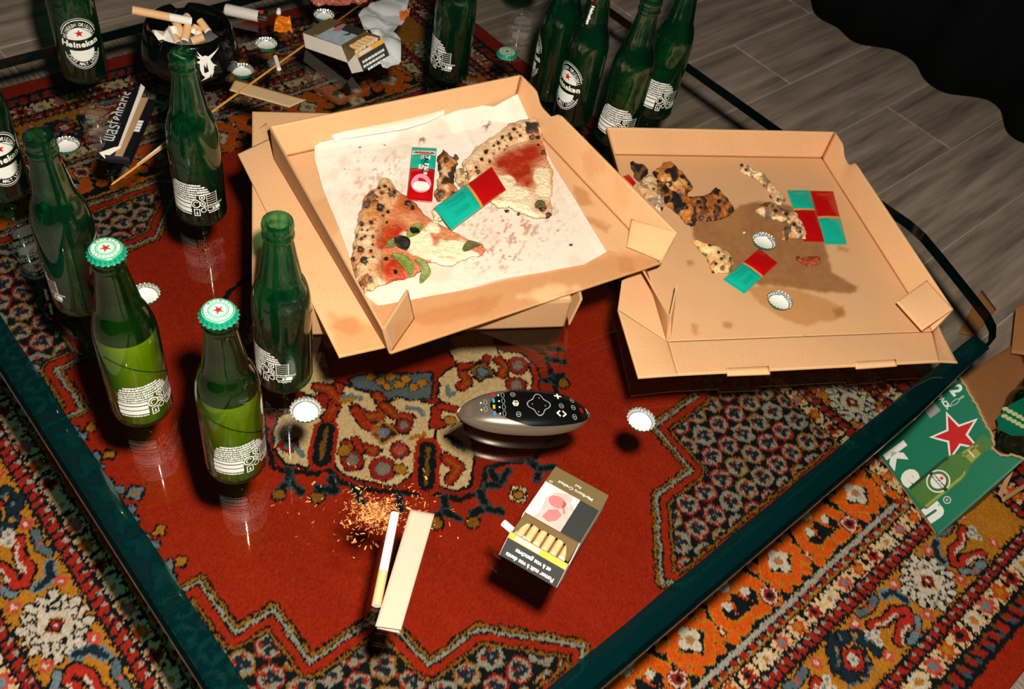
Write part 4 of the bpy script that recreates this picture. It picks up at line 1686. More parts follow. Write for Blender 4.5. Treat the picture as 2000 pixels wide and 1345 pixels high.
C_BL, C_BR, C_FR, C_FL = pc8(110, 190), pc8(1055, 205), pc8(1555, 990), pc8(360, 1035)
boxC = empty('pizza_box', ((C_BL + C_FR) / 2).tolist(), 0, 'open brown pizza box with leftover burnt crusts, bottle caps and grease stain', 'pizza box', 'cardboard pizza boxes')
oC = np.array(boxC.location)
Z8 = lambda l: [(1150 + a / 2.319, 220 + b / 2.319) for a, b in l]
stC = [(Z8([(470, 500), (560, 470), (760, 400), (960, 430), (1060, 560), (1080, 640), (1105, 720), (1220, 790), (1210, 815), (1050, 815), (900, 790), (760, 780), (650, 740), (480, 580)]), (140, 90, 48), 0.85, 4),
       (Z8([(690, 780), (900, 790), (1050, 830), (1170, 900), (1150, 930), (990, 960), (880, 940), (780, 870)]), (184, 126, 70), 0.75, 4),
       (Z8([(1100, 890), (1150, 880), (1165, 920), (1120, 930)]), (150, 96, 50), 0.7, 4),
       (Z8([(970, 1000), (1000, 1010), (990, 1045), (975, 1030)]), (190, 130, 70), 0.6, 3),
       (Z8([(440, 670), (475, 665), (480, 690), (445, 692)]), (160, 108, 62), 0.7, 4),
       (Z8([(610, 950), (650, 955), (645, 975), (612, 968)]), (160, 108, 62), 0.7, 4), (Z8([(470, 960), (490, 965), (490, 1005), (470, 1000)]), (170, 118, 70), 0.6, 4),
       (Z8([(1130, 600), (1180, 615), (1175, 632), (1120, 625)]), (150, 100, 55), 0.6, 4), (Z8([(500, 390), (620, 560), (700, 520), (700, 440)]), (176, 122, 70), 0.5, 14)]
cpanel('base', C_BL, C_BR, C_FR, C_FL, boxC, CARD_IN, stC, 21, org=oC, cell=0.0022)
hC = 0.042
tCBL, tCBR = pc8(85, 68, zC + hC), pc8(1113, 88, zC + hC)
cpanel('back_wall', tCBL, tCBR, C_BR, C_BL, boxC, CARD, seed=22, org=oC)
tCFL = pc8(246, 706, zC + hC * 0.85)
cpanel('side_wall', tCBL, C_FL + (C_BL - C_FL) * 0.40 + [-0.008, -0.010, hC * 0.75], C_FL + (C_BL - C_FL) * 0.40, C_BL, boxC, CARD_SHADED, seed=23, org=oC)
cpanel('side_wall', pc8(246, 706, zC + 0.038), pc8(372, 925, zC + 0.026), C_FL, C_FL + (C_BL - C_FL) * 0.36, boxC, CARD_SHADED, seed=24, org=oC)
cpanel('corner_flap', pc8(372, 922, zC + 0.026), pc8(404, 780, zC + 0.046), pc8(398, 800, zC + 0.040), C_FL + [0.001, 0.002, 0.003], boxC, CARD_SHADED, seed=25, org=oC)
tCFR = pc8(1648, 890, zC + 0.036)
top = []
for i in range(Wn + 1):
    t = i / Wn
    p = tCBR * (1 - t) + tCFR * t
    dn = 0.0
    if 0.07 < t < 0.20:
        dn = 0.012 * float(sstep(0.07, 0.13, np.array(t))) * (1 if t < 0.175 else float(1 - sstep(0.175, 0.20, np.array(t))))
    top.append(p - np.array([0, 0, 1]) * dn)
rw = coons(top, [tCFR, C_FR], [C_BR, C_FR], [tCBR, C_BR], Wn + 1, 16)
sheet('side_wall', rw - oC, M['card'], 0.0022, card_cols(rw, CARD, 26), boxC)
cpanel('corner_flap', pc8(1530, 758, zC + 0.030), tCFR + [0, 0, 0.001], pc8(1510, 985, zC + 0.022), pc8(1395, 855, zC + 0.024), boxC, CARD * 1.1, seed=27, org=oC)
# front panel let down, with its two tuck tabs, raised a finger above the glass
zf = zC + 0.012
fpL, fpR = pc8(402, 1186, zf), pc8(1590, 1126, zf)
cpanel('front_panel', C_FL, C_FR, fpR, fpL, boxC, CARD * 1.03, seed=28, org=oC)
cpanel('tuck_tab', pc8(622, 1155, zf + 0.0015), pc8(815, 1146, zf + 0.0015), pc8(822, 1183, zf), pc8(630, 1190, zf), boxC, CARD * 1.03, seed=29, org=oC)
cpanel('tuck_tab', pc8(1205, 1126, zf + 0.0015), pc8(1390, 1116, zf + 0.0015), pc8(1397, 1146, zf), pc8(1213, 1159, zf), boxC, CARD * 1.03, seed=30, org=oC)
cpanel('side_panel', pc8(150, 760, zC + 0.004), C_FL + (C_BL - C_FL) * 0.37 - [0, 0, 0.001], C_FL - [0, 0, 0.001], pc8(132, 890, zC + 0.006), boxC, CARD * 1.03, seed=31, org=oC)
cpanel('side_panel', pc8(132, 890, zC + 0.006), C_FL - [0, 0, 0.001], fpL, pc8(224, 1200, zf + 0.001), boxC, CARD * 1.03, seed=32, org=oC)
cpanel('corner_flap', C_FR + [0, 0, 0.0005], pc8(1580, 968, zC + 0.012), pc8(1671, 1131, zf + 0.004), pc8(1590, 1126, zf), boxC, CARD_SHADED * 0.9, seed=33, org=oC)

# ================================================================== FOOD
def food(name, outline, z0, hfn, cfn, label, cat, group=None, cell=0.0011, rough='food', seed=1, lift=0.0):
    """a piece of baked dough: outline in photo pixels at height z0, hfn(x, y, d) gives height in mm, cfn the colour"""
    W = np.array([at(a, b, z0)[:2] for a, b in outline])
    x0, y0 = W.min(0) - 0.004
    x1, y1 = W.max(0) + 0.004
    nx_, ny_ = int((x1 - x0) / cell) + 1, int((y1 - y0) / cell) + 1
    X, Y = np.meshgrid(np.linspace(x0, x1, nx_), np.linspace(y0, y1, ny_))
    wx = X + (vnoise(X * 1000, Y * 1000, 7, seed + 60, 2) - 0.5) * 0.005
    wy = Y + (vnoise(X * 1000, Y * 1000, 7, seed + 61, 2) - 0.5) * 0.005
    ins = inpoly(W, wx, wy)
    d = segdist(W, wx, wy, True) * 1000
    P0 = np.stack([X, Y, np.full(X.shape, z0)], -1)
    qx_, qy_ = pxs(P0.reshape(-1, 3))
    qx_, qy_ = qx_.reshape(X.shape), qy_.reshape(X.shape)
    h = hfn(qx_, qy_, d)
    h = h + (vnoise(X * 1000, Y * 1000, 9, seed, 3) - 0.5) * np.minimum(h, 7) * 0.5
    h = np.maximum(h, 0.6)
    Ph = P0.copy()
    Ph[..., 2] += h / 1000
    hx_, hy_ = pxs(Ph.reshape(-1, 3))
    c = cfn(hx_.reshape(X.shape), hy_.reshape(X.shape), d)
    idx = -np.ones(X.shape, int)
    idx[ins] = np.arange(ins.sum())
    q = np.stack([idx[:-1, :-1], idx[:-1, 1:], idx[1:, 1:], idx[1:, :-1]], -1).reshape(-1, 4)
    q = q[(q >= 0).all(1)]
    n = ins.sum()
    Vt = np.stack([X[ins], Y[ins], z0 + h[ins] / 1000], 1)
    Vb = np.stack([X[ins], Y[ins], np.full(n, z0) + 0.0002], 1)
    e = np.r_[q[:, [0, 1]], q[:, [1, 2]], q[:, [2, 3]], q[:, [3, 0]]]
    key = {}
    for a, b in e:
        key[(a, b)] = 1
    side = [(b, a, a + n, b + n) for a, b in key if (b, a) not in key]
    F = np.r_[q, q[:, ::-1] + n, np.array(side, int)]
    cc = np.clip(c[ins], 0, 0.95)
    ctr = np.array([X[ins].mean(), Y[ins].mean(), z0])
    o = mesh_obj(name, np.r_[Vt, Vb] - ctr, F, M[rough], None, True, cols=np.r_[cc, cc * 0.7], loc=ctr)
    tag(o, label, cat, group)
    return o


def mixc(c, rgb, k):
    k = np.clip(k, 0, 1)[..., None]
    return c * (1 - k) + lin(rgb) * k


def base_c(x, y, rgb, seed, var=0.25):
    c = np.empty(x.shape + (3,))
    c[:] = lin(rgb)
    return c * (1 + var * (vnoise(x, y, 22, seed, 3) - 0.5) * 2)[..., None]


def spots(c, x, y, pts, rgb=(26, 21, 20), ring=True):
    for cx, cy, r in pts:
        r = r * 1.22
        dd = np.hypot((x - cx), (y - cy)) + (vnoise(x, y, 3.5, 77, 2) - 0.5) * r * 0.9
        c = mixc(c, (196, 120, 60), np.exp(-(dd / (r * 1.7)) ** 2) * 0.6)
        c = mixc(c, rgb, 1 - sstep(r * 0.75, r * 1.05, dd))
        if ring and r > 5.2:
            c = mixc(c, (120, 112, 104), (1 - sstep(r * 0.2, r * 0.5, dd)) * 0.7)
    return c


zP = zA + 0.0032
# ---- left slice
Z4 = lambda l: [(660 + a / 4.981, 330 + b / 4.981) for a, b in l]
out1 = Z4([(380, 165), (430, 130), (500, 140), (560, 200), (620, 250), (700, 300), (800, 390), (850, 470), (960, 540), (1100, 610), (1230, 680), (1330, 710), (1400, 740), (1455, 790), (1430, 815), (1370, 860), (1290, 870),
           (1200, 910), (1130, 955), (1030, 950), (960, 920), (880, 910), (830, 1000), (760, 1040), (640, 1080), (520, 1110), (400, 1150), (320, 1190), (265, 1222), (215, 1170), (165, 1080), (135, 980), (130, 860), (150, 700), (185, 520),
           (215, 400), (240, 320), (300, 250), (365, 235)])
cr1 = Z4([(420, 190), (300, 380), (270, 560), (255, 760), (260, 960), (260, 1130)])


def h1(x, y, d):
    dc = segdist(cr1, x, y)
    roll = 15.5 * np.sqrt(np.clip(1 - (dc / 38.0) ** 2, 0, 1))
    return np.maximum(4.2 * (1 - np.exp(-d / 1.6)) + 1.5 * vnoise(x, y, 16, 3, 2), roll * (1 - np.exp(-d / 3.0)))


def c1f(x, y, d):
    c = base_c(x, y, (240, 205, 160), 5, 0.12)
    dc = segdist(cr1, x, y)
    inner = sstep(30, 44, dc)
    # sauce
    sauce = inner * sstep(0.36, 0.58, vnoise(x, y, 26, 9, 3))
    c = mixc(c, (206, 112, 60), inner * 0.75)
    for cx, cy, rx_, ry_ in ((768, 453, 34, 20), (765, 522, 34, 22), (800, 395, 24, 20), (745, 475, 15, 14), (840, 488, 14, 20), (775, 540, 22, 14)):
        c = mixc(c, (176, 40, 8), np.exp(-(((x - cx) / rx_) ** 2 + ((y - cy) / ry_) ** 2) ** 1.5) * (0.55 + 0.6 * vnoise(x, y, 10, 12, 2)) * 1.25)
    c = mixc(c, (196, 70, 30), sauce * 0.35)
    # cheese
    for cx, cy, rx_, ry_ in ((815, 470, 36, 24), (885, 485, 34, 20), (835, 492, 30, 14), (910, 500, 26, 12), (845, 445, 16, 12), (870, 512, 26, 10)):
        k = 1 - sstep(0.75, 1.1, np.hypot((x - cx) / rx_, (y - cy) / ry_) + (vnoise(x, y, 14, 15, 2) - 0.5) * 0.5)
        c = mixc(c, (250, 232, 190), k * 0.95)
    # scorched rim of the crust
    c = mixc(c, (202, 130, 66), sstep(0.45, 0.75, vnoise(x, y, 20, 18, 3)) * (1 - inner) * 0.55)
    c = mixc(c, (210, 136, 70), np.exp(-((x - 730) / 34) ** 2 - ((y - 420) / 24) ** 2) * 0.9)
    sp_ = [(726, 387, 12), (716, 398, 8), (742, 405, 8), (758, 413, 3.4), (706, 437, 4.4), (725, 434, 4.2), (746, 376, 4), (765, 377, 8), (752, 363, 4), (760, 370, 3), (797, 397, 6.5), (806, 405, 4),
           (697, 461, 3.4), (706, 466, 3), (713, 461, 2.6), (729, 462, 3.4), (692, 485, 3.8), (704, 487, 6), (725, 490, 3.6), (711, 509, 7), (728, 477, 2.8), (690, 505, 3.4), (718, 449, 2), (707, 448, 2), (728, 501, 2.4),
           (716, 543, 8), (712, 552, 7), (703, 556, 6), (724, 546, 5), (694, 526, 2.4), (702, 568, 5), (754, 505, 4), (773, 531, 4.2), (740, 366, 3), (748, 421, 2.4), (756, 434, 2.4)]
    c = spots(c, x, y, sp_)
    rnd = sstep(0.70, 0.76, vnoise(x, y, 5, 33, 2)) * (1 - inner) * 0.55
    return mixc(c, (130, 66, 30), rnd)


s1 = food('pizza_slice', out1, zP, h1, c1f, 'pizza slice with a leopard-spotted crust and basil, at the left of the paper', 'pizza slice', 'pizza slices', seed=3)


# basil leaves on the left slice
def leaf(name, pts, wd, rgb, parent, zb, label=None):
    P_ = resample([at(a, b, zb + k) for a, b, k in pts], 16)
    t = np.linspace(0, 1, 16)
    wdt = wd * np.sin(PI * np.clip(t * 0.92 + 0.06, 0, 1)) ** 0.7
    tang = np.gradient(P_, axis=0)
    sidev = np.cross(tang, [0, 0, 1])
    sidev /= np.linalg.norm(sidev, axis=1, keepdims=True)
    G = np.stack([P_ + sidev * (wdt * s_)[:, None] + np.array([0, 0, 0.0016]) * (abs(s_) ** 1.5) for s_ in np.linspace(-1, 1, 7)], 1)
    V_ = G.reshape(-1, 3)
    c = np.empty((len(V_), 3))
    c[:] = lin(rgb)
    c *= (1 + 0.5 * (vnoise(V_[:, 0] * 1000, V_[:, 1] * 1000, 4, 5, 2) - 0.5))[:, None]
    return sheet(name, G - np.array(parent.location), M['food'], 0.0006, c, parent)


leaf('basil_leaf', [(765, 498, .008), (785, 505, .008), (798, 520, .007), (803, 540, .004)], 0.007, (120, 132, 62), s1, zP)
leaf('basil_leaf', [(812, 506, .009), (826, 516, .008), (833, 532, .004), (822, 553, .0012)], 0.0055, (128, 138, 72), s1, zP)
leaf('basil_leaf', [(757, 483, .009), (768, 474, .010), (780, 468, .010)], 0.006, (112, 118, 66), s1, zP)
leaf('basil_leaf', [(775, 463, .011), (786, 472, .012), (794, 488, .009)], 0.009, (40, 34, 26), s1, zP)
leaf('basil_leaf', [(798, 462, .009), (812, 448, .010), (824, 437, .009)], 0.007, (138, 140, 62), s1, zP)
leaf('basil_leaf', [(806, 455, .011), (814, 446, .0115)], 0.006, (24, 22, 18), s1, zP)
leaf('basil_leaf', [(906, 490, .008), (920, 478, .008), (938, 478, .006)], 0.006, (104, 100, 56), s1, zP)

# ---- right slice
Z5 = lambda l: [(780 + a / 5.1735, 220 + b / 5.1735) for a, b in l]
out2 = Z5([(700, 470), (760, 380), (880, 310), (1000, 220), (1090, 160), (1180, 120), (1270, 110), (1385, 80), (1410, 140), (1440, 200), (1450, 310), (1490, 400), (1510, 530), (1560, 600), (1550, 700), (1555, 830), (1510, 870),
           (1550, 960), (1550, 1040), (1480, 1070), (1390, 1080), (1290, 1050), (1180, 1010), (1100, 960), (1010, 975), (930, 920), (900, 870), (960, 810), (860, 770), (690, 750), (680, 640), (630, 520)])
cr2 = Z5([(690, 600), (760, 470), (900, 330), (1080, 220), (1330, 150)])


def h2(x, y, d):
    dc = segdist(cr2, x, y)
    roll = 14 * np.sqrt(np.clip(1 - (dc / 30.0) ** 2, 0, 1))
    return np.maximum(4.5 * (1 - np.exp(-d / 1.6)) + 1.8 * vnoise(x, y, 16, 4, 2), roll * (1 - np.exp(-d / 3)))


def c2f(x, y, d):
    c = base_c(x, y, (240, 205, 162), 6, 0.12)
    dc = segdist(cr2, x, y)
    inner = sstep(16, 34, dc)
    c = mixc(c, (216, 140, 84), inner * 0.6)
    for cx, cy, rx_, ry_ in ((1022, 305, 40, 20), (1020, 335, 28, 22), (990, 320, 26, 18), (1045, 295, 22, 18), (1000, 345, 18, 14), (1030, 355, 14, 10)):
        c = mixc(c, (172, 38, 8), np.exp(-(((x - cx) / rx_) ** 2 + ((y - cy) / ry_) ** 2) ** 1.5) * (0.6 + 0.6 * vnoise(x, y, 10, 13, 2)) * 1.2)
    for cx, cy, rx_, ry_ in ((1015, 395, 40, 22), (1060, 345, 20, 18), (985, 355, 24, 14), (1045, 412, 30, 12), (975, 400, 18, 10), (1060, 375, 18, 22), (1000, 375, 30, 14)):
        k = 1 - sstep(0.75, 1.1, np.hypot((x - cx) / rx_, (y - cy) / ry_) + (vnoise(x, y, 14, 16, 2) - 0.5) * 0.55)
        c = mixc(c, (248, 226, 186), k * 0.93)
    c = mixc(c, (206, 120, 56), sstep(0.45, 0.75, vnoise(x, y, 18, 19, 3)) * (1 - inner) * 0.6)
    k = 1 - sstep(0.8, 1.1, np.maximum(np.abs(x - 1040) / 14, np.abs(y - 250) / 13) + (vnoise(x, y, 7, 20, 2) - 0.5) * 0.5)
    c = mixc(c, (44, 40, 38), k)
    sp_ = [(1004, 252, 3.6), (995, 262, 2.6), (981, 268, 3.6), (998, 270, 4), (1016, 265, 2.4), (949, 296, 4), (973, 280, 3), (965, 284, 2.2), (941, 311, 3.4), (956, 315, 3.2), (933, 335, 4.5), (1040, 268, 5), (1050, 268, 4),
           (1061, 297, 4.5), (1051, 283, 2.6), (930, 327, 3), (1053, 401, 7), (1060, 408, 6), (1071, 420, 5), (964, 300, 2), (985, 292, 1.8), (1010, 258, 2), (990, 285, 1.8), (975, 290, 2)]
    c = spots(c, x, y, sp_)
    return mixc(c, (120, 60, 28), sstep(0.70, 0.77, vnoise(x, y, 5, 34, 2)) * (1 - inner) * 0.6)


s2 = food('pizza_slice', out2, zP, h2, c2f, 'pizza slice with red sauce and a charred black corner, right on the paper', 'pizza slice', 'pizza slices', seed=4)
leaf('basil_leaf', [(1046, 403, .008), (1056, 398, .010), (1064, 405, .008)], 0.006, (92, 84, 52), s2, zP)


# ---- crusts
def crust(outline, z0, rgb, dark, hmax, label, seed, spots_=(), pale=None, name='pizza_crust'):
    def hf(x, y, d):
        return hmax * (1 - np.exp(-(d / (hmax * 0.55)) ** 1.2)) * (0.75 + 0.5 * vnoise(x, y, 12, seed + 2, 2))

    def cf(x, y, d):
        c = base_c(x, y, rgb, seed, 0.3)
        if pale is not None:
            c = mixc(c, pale, sstep(0.5, 0.64, vnoise(x, y, 15, seed + 8, 3)) * 0.8)
        c = mixc(c, (24, 20, 22), sstep(0.63 - dark * 0.25, 0.70 - dark * 0.2, vnoise(x, y, 13, seed + 5, 3)) * min(1, 0.5 + dark))
        c = mixc(c, (60, 30, 14), np.exp(-(d / 1.8) ** 2) * 0.55 * dark)
        return spots(c, x, y, spots_)
    return food(name, outline, z0, hf, cf, label, 'pizza crust', 'leftover pizza crusts', rough='crustm', seed=seed)


crust(Z5([(420, 390), (440, 370), (500, 430), (530, 460), (570, 410), (595, 470), (580, 540), (560, 640), (560, 700), (600, 790), (560, 860), (480, 890), (390, 900), (350, 860), (370, 740), (400, 640), (370, 560), (380, 470)]), zP, (196, 132, 70), 0.45, 11,
      'brown pizza crust end standing between the two sauce sachets on the paper', 41, [(862, 378, 8), (887, 382, 8), (872, 313, 5), (890, 306, 5), (878, 390, 5)], (238, 206, 160))
crust(Z5([(320, 1010), (345, 960), (400, 1010), (440, 1080), (420, 1120), (350, 1080)]), zP, (240, 214, 176), 0.1, 8, 'pale crumb of crust under the end of the teal and red sachet', 42)
crust(Z5([(560, 580), (640, 560), (690, 640), (680, 720), (620, 770), (570, 700)]), zP, (226, 190, 144), 0.15, 3, 'thin torn flap of dough behind the teal and red sachet', 43)
zQ = zC + 0.0008
Z9 = lambda l: [(1200 + a / 7.473, 290 + b / 7.473) for a, b in l]
crust(Z9([(205, 190), (260, 180), (300, 230), (370, 240), (450, 240), (480, 310), (500, 380), (420, 440), (340, 500), (300, 430), (250, 330)]), zQ, (96, 66, 44), 0.75, 8, 'small charred crust scrap beside the red sachet corner in the right box', 51)
crust(Z9([(330, 510), (420, 430), (550, 380), (600, 450), (650, 560), (720, 750), (735, 870), (680, 940), (600, 880), (500, 780), (400, 680), (320, 590)]), zQ, (236, 210, 168), 0.12, 7, 'pale triangular end of dough partly under the open box in the right box', 52,
      [(1277, 369, 2.2), (1260, 380, 1.6), (1293, 408, 3)], (212, 160, 104))
crust(Z9([(550, 350), (650, 270), (720, 200), (810, 200), (880, 260), (960, 330), (1060, 440), (1130, 540), (1150, 600), (1080, 640), (1060, 700), (1000, 740), (930, 700), (800, 620), (720, 540), (620, 450), (580, 420)]), zQ, (190, 116, 50), 0.6, 14,
      'thick burnt crust heel, hindmost of the dark crusts in the right box', 53, [(1333, 345, 4), (1325, 376, 6), (1328, 384, 6), (1345, 360, 3)], (226, 176, 112))
crust(Z9([(600, 450), (700, 500), (800, 600), (940, 690), (1060, 710), (1200, 710), (1290, 700), (1400, 640), (1480, 570), (1550, 640), (1660, 740), (1750, 870), (1740, 920), (1690, 990), (1600, 1030), (1450, 1070), (1200, 1070), (1180, 1110), (1100, 1140), (1030, 1120),
          (950, 1000), (830, 880), (740, 850), (720, 760), (650, 570)]), zQ, (168, 94, 36), 0.85, 10, 'long blackened crust with blisters, frontmost of the dark crusts in the right box', 54, [(1365, 394, 4), (1404, 392, 4), (1368, 405, 3), (1395, 414, 3), (1428, 410, 6), (1370, 425, 5), (1385, 430, 5)], (206, 132, 60))
Z10 = lambda l: [(1330 + a / 4.203, 300 + b / 4.203) for a, b in l]
crust(Z10([(470, 140), (490, 85), (540, 95), (600, 150), (680, 180), (730, 240), (780, 290), (840, 340), (860, 385), (820, 430), (770, 420), (730, 350), (690, 280), (620, 220), (540, 185)]), zQ, (234, 202, 156), 0.22, 9,
      'thin pale crust strip curving across the back of the right box', 55, [(1448, 322, 3.4), (1458, 331, 2.4), (1505, 385, 3), (1520, 390, 3), (1492, 362, 1.6)], (206, 150, 92))
crust(Z10([(605, 465), (640, 430), (690, 400), (740, 400), (800, 450), (900, 480), (960, 500), (980, 560), (1030, 660), (1025, 705), (900, 700), (860, 730), (820, 720), (820, 640), (880, 580), (770, 550), (700, 530), (630, 500)]), zQ, (232, 196, 150), 0.30, 10,
      'bent pale crust piece leaning against the pair of sachets in the right box', 56, [(1498, 398, 4.5), (1551, 438, 3), (1563, 452, 2), (1535, 417, 4), (1515, 412, 4)], (196, 136, 78))
crust(Z10([(70, 720), (130, 715), (180, 740), (240, 750), (300, 770), (370, 810), (420, 850), (425, 960), (390, 995), (330, 990), (270, 990), (250, 990), (230, 900), (190, 840), (140, 790)]), zQ, (226, 172, 106), 0.35, 9,
      'tapering spotted crust tip lying behind the single sachet in the right box', 57, [(1392, 532, 3.4), (1398, 514, 3), (1386, 478, 2.4), (1410, 505, 3), (1404, 492, 2.6)], (240, 206, 150))
crust(Z10([(935, 850), (965, 840), (990, 865), (1030, 850), (1100, 840), (1140, 860), (1140, 910), (1060, 940), (1000, 905), (950, 880)]), zQ, (150, 62, 36), 0.25, 3.2, 'smear of dried tomato sauce on the stained floor of the right box', 58, (), (190, 90, 50), name='sauce_smear')['category'] = 'sauce'
crust(Z10([(500, 640), (520, 628), (540, 650), (515, 665)]), zQ, (246, 226, 196), 0.0, 2.5, 'tiny white crumb between crusts and cap in the right box', 59, name='crumb')['category'] = 'crumb'


# ================================================================== SAUCE SACHETS
SACH = dyed('glossy_sachet_film', 0.22, 0.6, 0.05, 300, 0.3, 90, 0.002)
TEAL, SRED, SYEL = (20, 178, 152), (186, 12, 14), (226, 150, 60)


def sachet(name, a, b, c, d, z0, split, ca, cb, label, th=0.004, line=True, group='sauce sachets', lines=()):
    """a,b,c,d: photo corners going round; the film runs from edge a-b (colour ca) to edge d-c (colour cb), changing at split"""
    nu, nv = 30, 60
    P_ = quad_pts(at(*a, z0), at(*b, z0), at(*c, z0), at(*d, z0), nu, nv)
    u = np.linspace(0, 1, nu)[None, :]
    v = np.linspace(0, 1, nv)[:, None]
    puff = np.clip(np.sin(PI * u), 0, 1) ** 0.6 * np.clip(np.sin(PI * np.clip((v - 0.06) / 0.88, 0, 1)), 0, 1) ** 0.5
    if split is not None:
        puff = puff * (1 - 0.5 * np.exp(-((v - split) / 0.05) ** 2))
    wr = vnoise(np.broadcast_to(u * 60, puff.shape), np.broadcast_to(v * 100, puff.shape), 16, 5, 2) - 0.5
    P_[..., 2] += th * puff + 0.0012 * wr * puff + 0.0006
    col = np.empty((nv, nu, 3))
    col[:] = lin(ca)
    if split is not None:
        col[(v[:, 0] > split)] = lin(cb)
        if line:
            k = np.abs(v[:, 0] - split) < 0.014
            col[k] = lin(SYEL)
    if line:
        ed = np.minimum(u, 1 - u) * np.ones_like(v)
        col[(ed < 0.022)] = col[(ed < 0.022)] * 0.5 + lin(SYEL) * 0.3
    ctr = P_.reshape(-1, 3).mean(0)
    ctr[2] = z0
    o = sheet(name, P_ - ctr, SACH, 0.0008, col.reshape(-1, 3))
    o.location = Vector(ctr)
    tag(o, label, 'sauce sachet', group)
    return o, P_ - ctr


def on_sachet(P_):
    """maps (s, t) in 0..1 onto a sachet's surface, a hair above it"""
    nv, nu = P_.shape[:2]

    def fn(s_, t_):
        i = min(nv - 1.001, max(0, t_ * (nv - 1)))
        j = min(nu - 1.001, max(0, s_ * (nu - 1)))
        i0, j0 = int(i), int(j)
        fi, fj = i - i0, j - j0
        p = P_[i0, j0] * (1 - fi) * (1 - fj) + P_[i0 + 1, j0] * fi * (1 - fj) + P_[i0, j0 + 1] * (1 - fi) * fj + P_[i0 + 1, j0 + 1] * fi * fj
        return (p[0], p[1], p[2] + 0.0005)
    return fn


# red and teal one lying across the slices
sx, SP = sachet('sauce_sachet', (960, 326), (988, 371), (882, 450), (848, 406), zP + 0.011, 0.45, SRED, TEAL, 'red and teal sauce sachet lying across the middle of the paper on the right slice')
tx = Flat()
for i in range(6):
    tx.rect(0.18 + 0.045 * i, 0.56, 0.19 + 0.045 * i, 0.88 - 0.05 * (i % 3))
for i in range(4):
    tx.rect(0.62 + 0.045 * i, 0.60, 0.63 + 0.045 * i, 0.84)
link_mesh('print', tx.mesh('print', [solid('dark_teal_print', (0, 96, 84), 0.4)], on_sachet(SP)), sx)
# the branded upright one
sy, SP = sachet('sauce_sachet', (805, 288), (853, 290), (844, 395), (794, 390), zP + 0.002, 0.42, TEAL, SRED, 'upright sauce sachet with lettering, teal above and red below, beside the left slice', line=False)
lg = Flat()
lg.poly([(0.03, 0.085), (0.97, 0.075), (0.97, 0.155), (0.03, 0.165)], 0)
lg.disc(0.5, 0.12, 0.45, 0.032, 1, 24)
lg.poly([(0.43, 0.185), (0.78, 0.185), (0.70, 0.56), (0.56, 0.56), (0.55, 0.45), (0.33, 0.45), (0.40, 0.2)], 0)
lg.disc(0.50, 0.72, 0.40, 0.16, 2, 24)
lg.disc(0.50, 0.77, 0.34, 0.08, 0, 24)
lg.poly([(0.38, 0.63), (0.58, 0.64), (0.57, 0.70), (0.37, 0.69)], 1)
lgt = Flat()


def stext(t, x, y, sxx, syy, mi, rot):
    v, f = text_geo(t, 0.02)
    c, q = math.cos(rot), math.sin(rot)
    lgt.add([(x + (a * c - b * q) * sxx, y - (a * q + b * c) * syy) for a, b in v], f, mi)


stext('Colona', 0.5, 0.132, 0.19, 0.055, 0, 0)
v, f = text_geo('SAUCE', 0.02)
lgt.add([(0.52 + b * 0.26, 0.37 + a * 0.115) for a, b in v], f, 3)
v, f = text_geo('PIMENTEE', 0.0)
lgt.add([(0.40 + b * 0.13, 0.32 + a * 0.052) for a, b in v], f, 3)
PM = [M['white_print'], M['red_print'], solid('pink_print', (236, 150, 170), 0.4), M['black_print']]
ob = link_mesh('print', lg.mesh('print', PM, on_sachet(SP), [0.1, 0.2, 0.3, 0.4, 0.5, 0.6, 0.7, 0.8, 0.9]), sy)
f2 = on_sachet(SP)
link_mesh('lettering', lgt.mesh('lettering', PM, lambda a, b: tuple(np.array(f2(a, b)) + [0, 0, 0.0010])), ob)
# right box
sachet('sauce_sachet', (1537, 372), (1580, 372), (1612, 472), (1568, 471), zQ, 0.40, TEAL, SRED, 'teal-over-red sachet, left one of the touching pair in the right box', 0.0025)
sachet('sauce_sachet', (1582, 373), (1627, 374), (1654, 477), (1611, 477), zQ + 0.0004, 0.52, SRED, TEAL, 'red-over-teal sachet, right one of the touching pair in the right box', 0.0025)
s_, SP = sachet('sauce_sachet', (1482, 486), (1519, 514), (1454, 574), (1412, 546), zQ, 0.47, SRED, TEAL, 'single red and teal sauce sachet between the two caps in the right box', 0.003)
link_mesh('print', tx.mesh('print', [solid('dark_teal_print2', (0, 96, 84), 0.4)], on_sachet(SP)), s_)
sachet('sauce_sachet', (1217, 345), (1228, 341), (1242, 358), (1236, 364), zQ, None, SRED, SRED, 'red corner of a sachet peeking out beside the charred scrap in the right box', 0.002, line=False)
crown(1491, 473, zC + 0.0006, False, 'upturned crown cap on the dark stain, behind the single sachet in the right box')
crown(1522, 589, zC + 0.0006, False, 'upturned crown cap in front of the single sachet in the right box')

# ================================================================== REMOTE CONTROL
ra, rb_ = at(892, 806, TZ + 0.010), at(1154, 806, TZ + 0.014)
rc = (ra + rb_) / 2
rang = math.atan2(rb_[1] - ra[1], rb_[0] - ra[0])
RL = float(np.linalg.norm((rb_ - ra)[:2])) / 2
remote = empty('remote_control', (rc[0], rc[1], TZ + 0.0005), rang, 'silver-grey oval remote control with black button panel, in front of the boxes', 'remote control')
RWD = 0.0275


def r_half(x):
    """half width of the plan outline at x in -1..1 (pointed towards -1)"""
    x = max(-1, min(1, x))
    return RWD * (1 - abs(x) ** 2.3) ** 0.62 * (1 - 0.10 * (1 - x) * 0.5)


def r_top(x, yy):
    """top surface height at local metres"""
    u_ = x / RL
    hw = max(r_half(u_), 1e-5)
    t = min(1, abs(yy) / hw)
    crown = 0.0245 * (1 - abs(u_) ** 3.2) ** 0.75 + 0.0035
    return 0.010 + (crown - 0.010) * (1 - t ** 2.6)


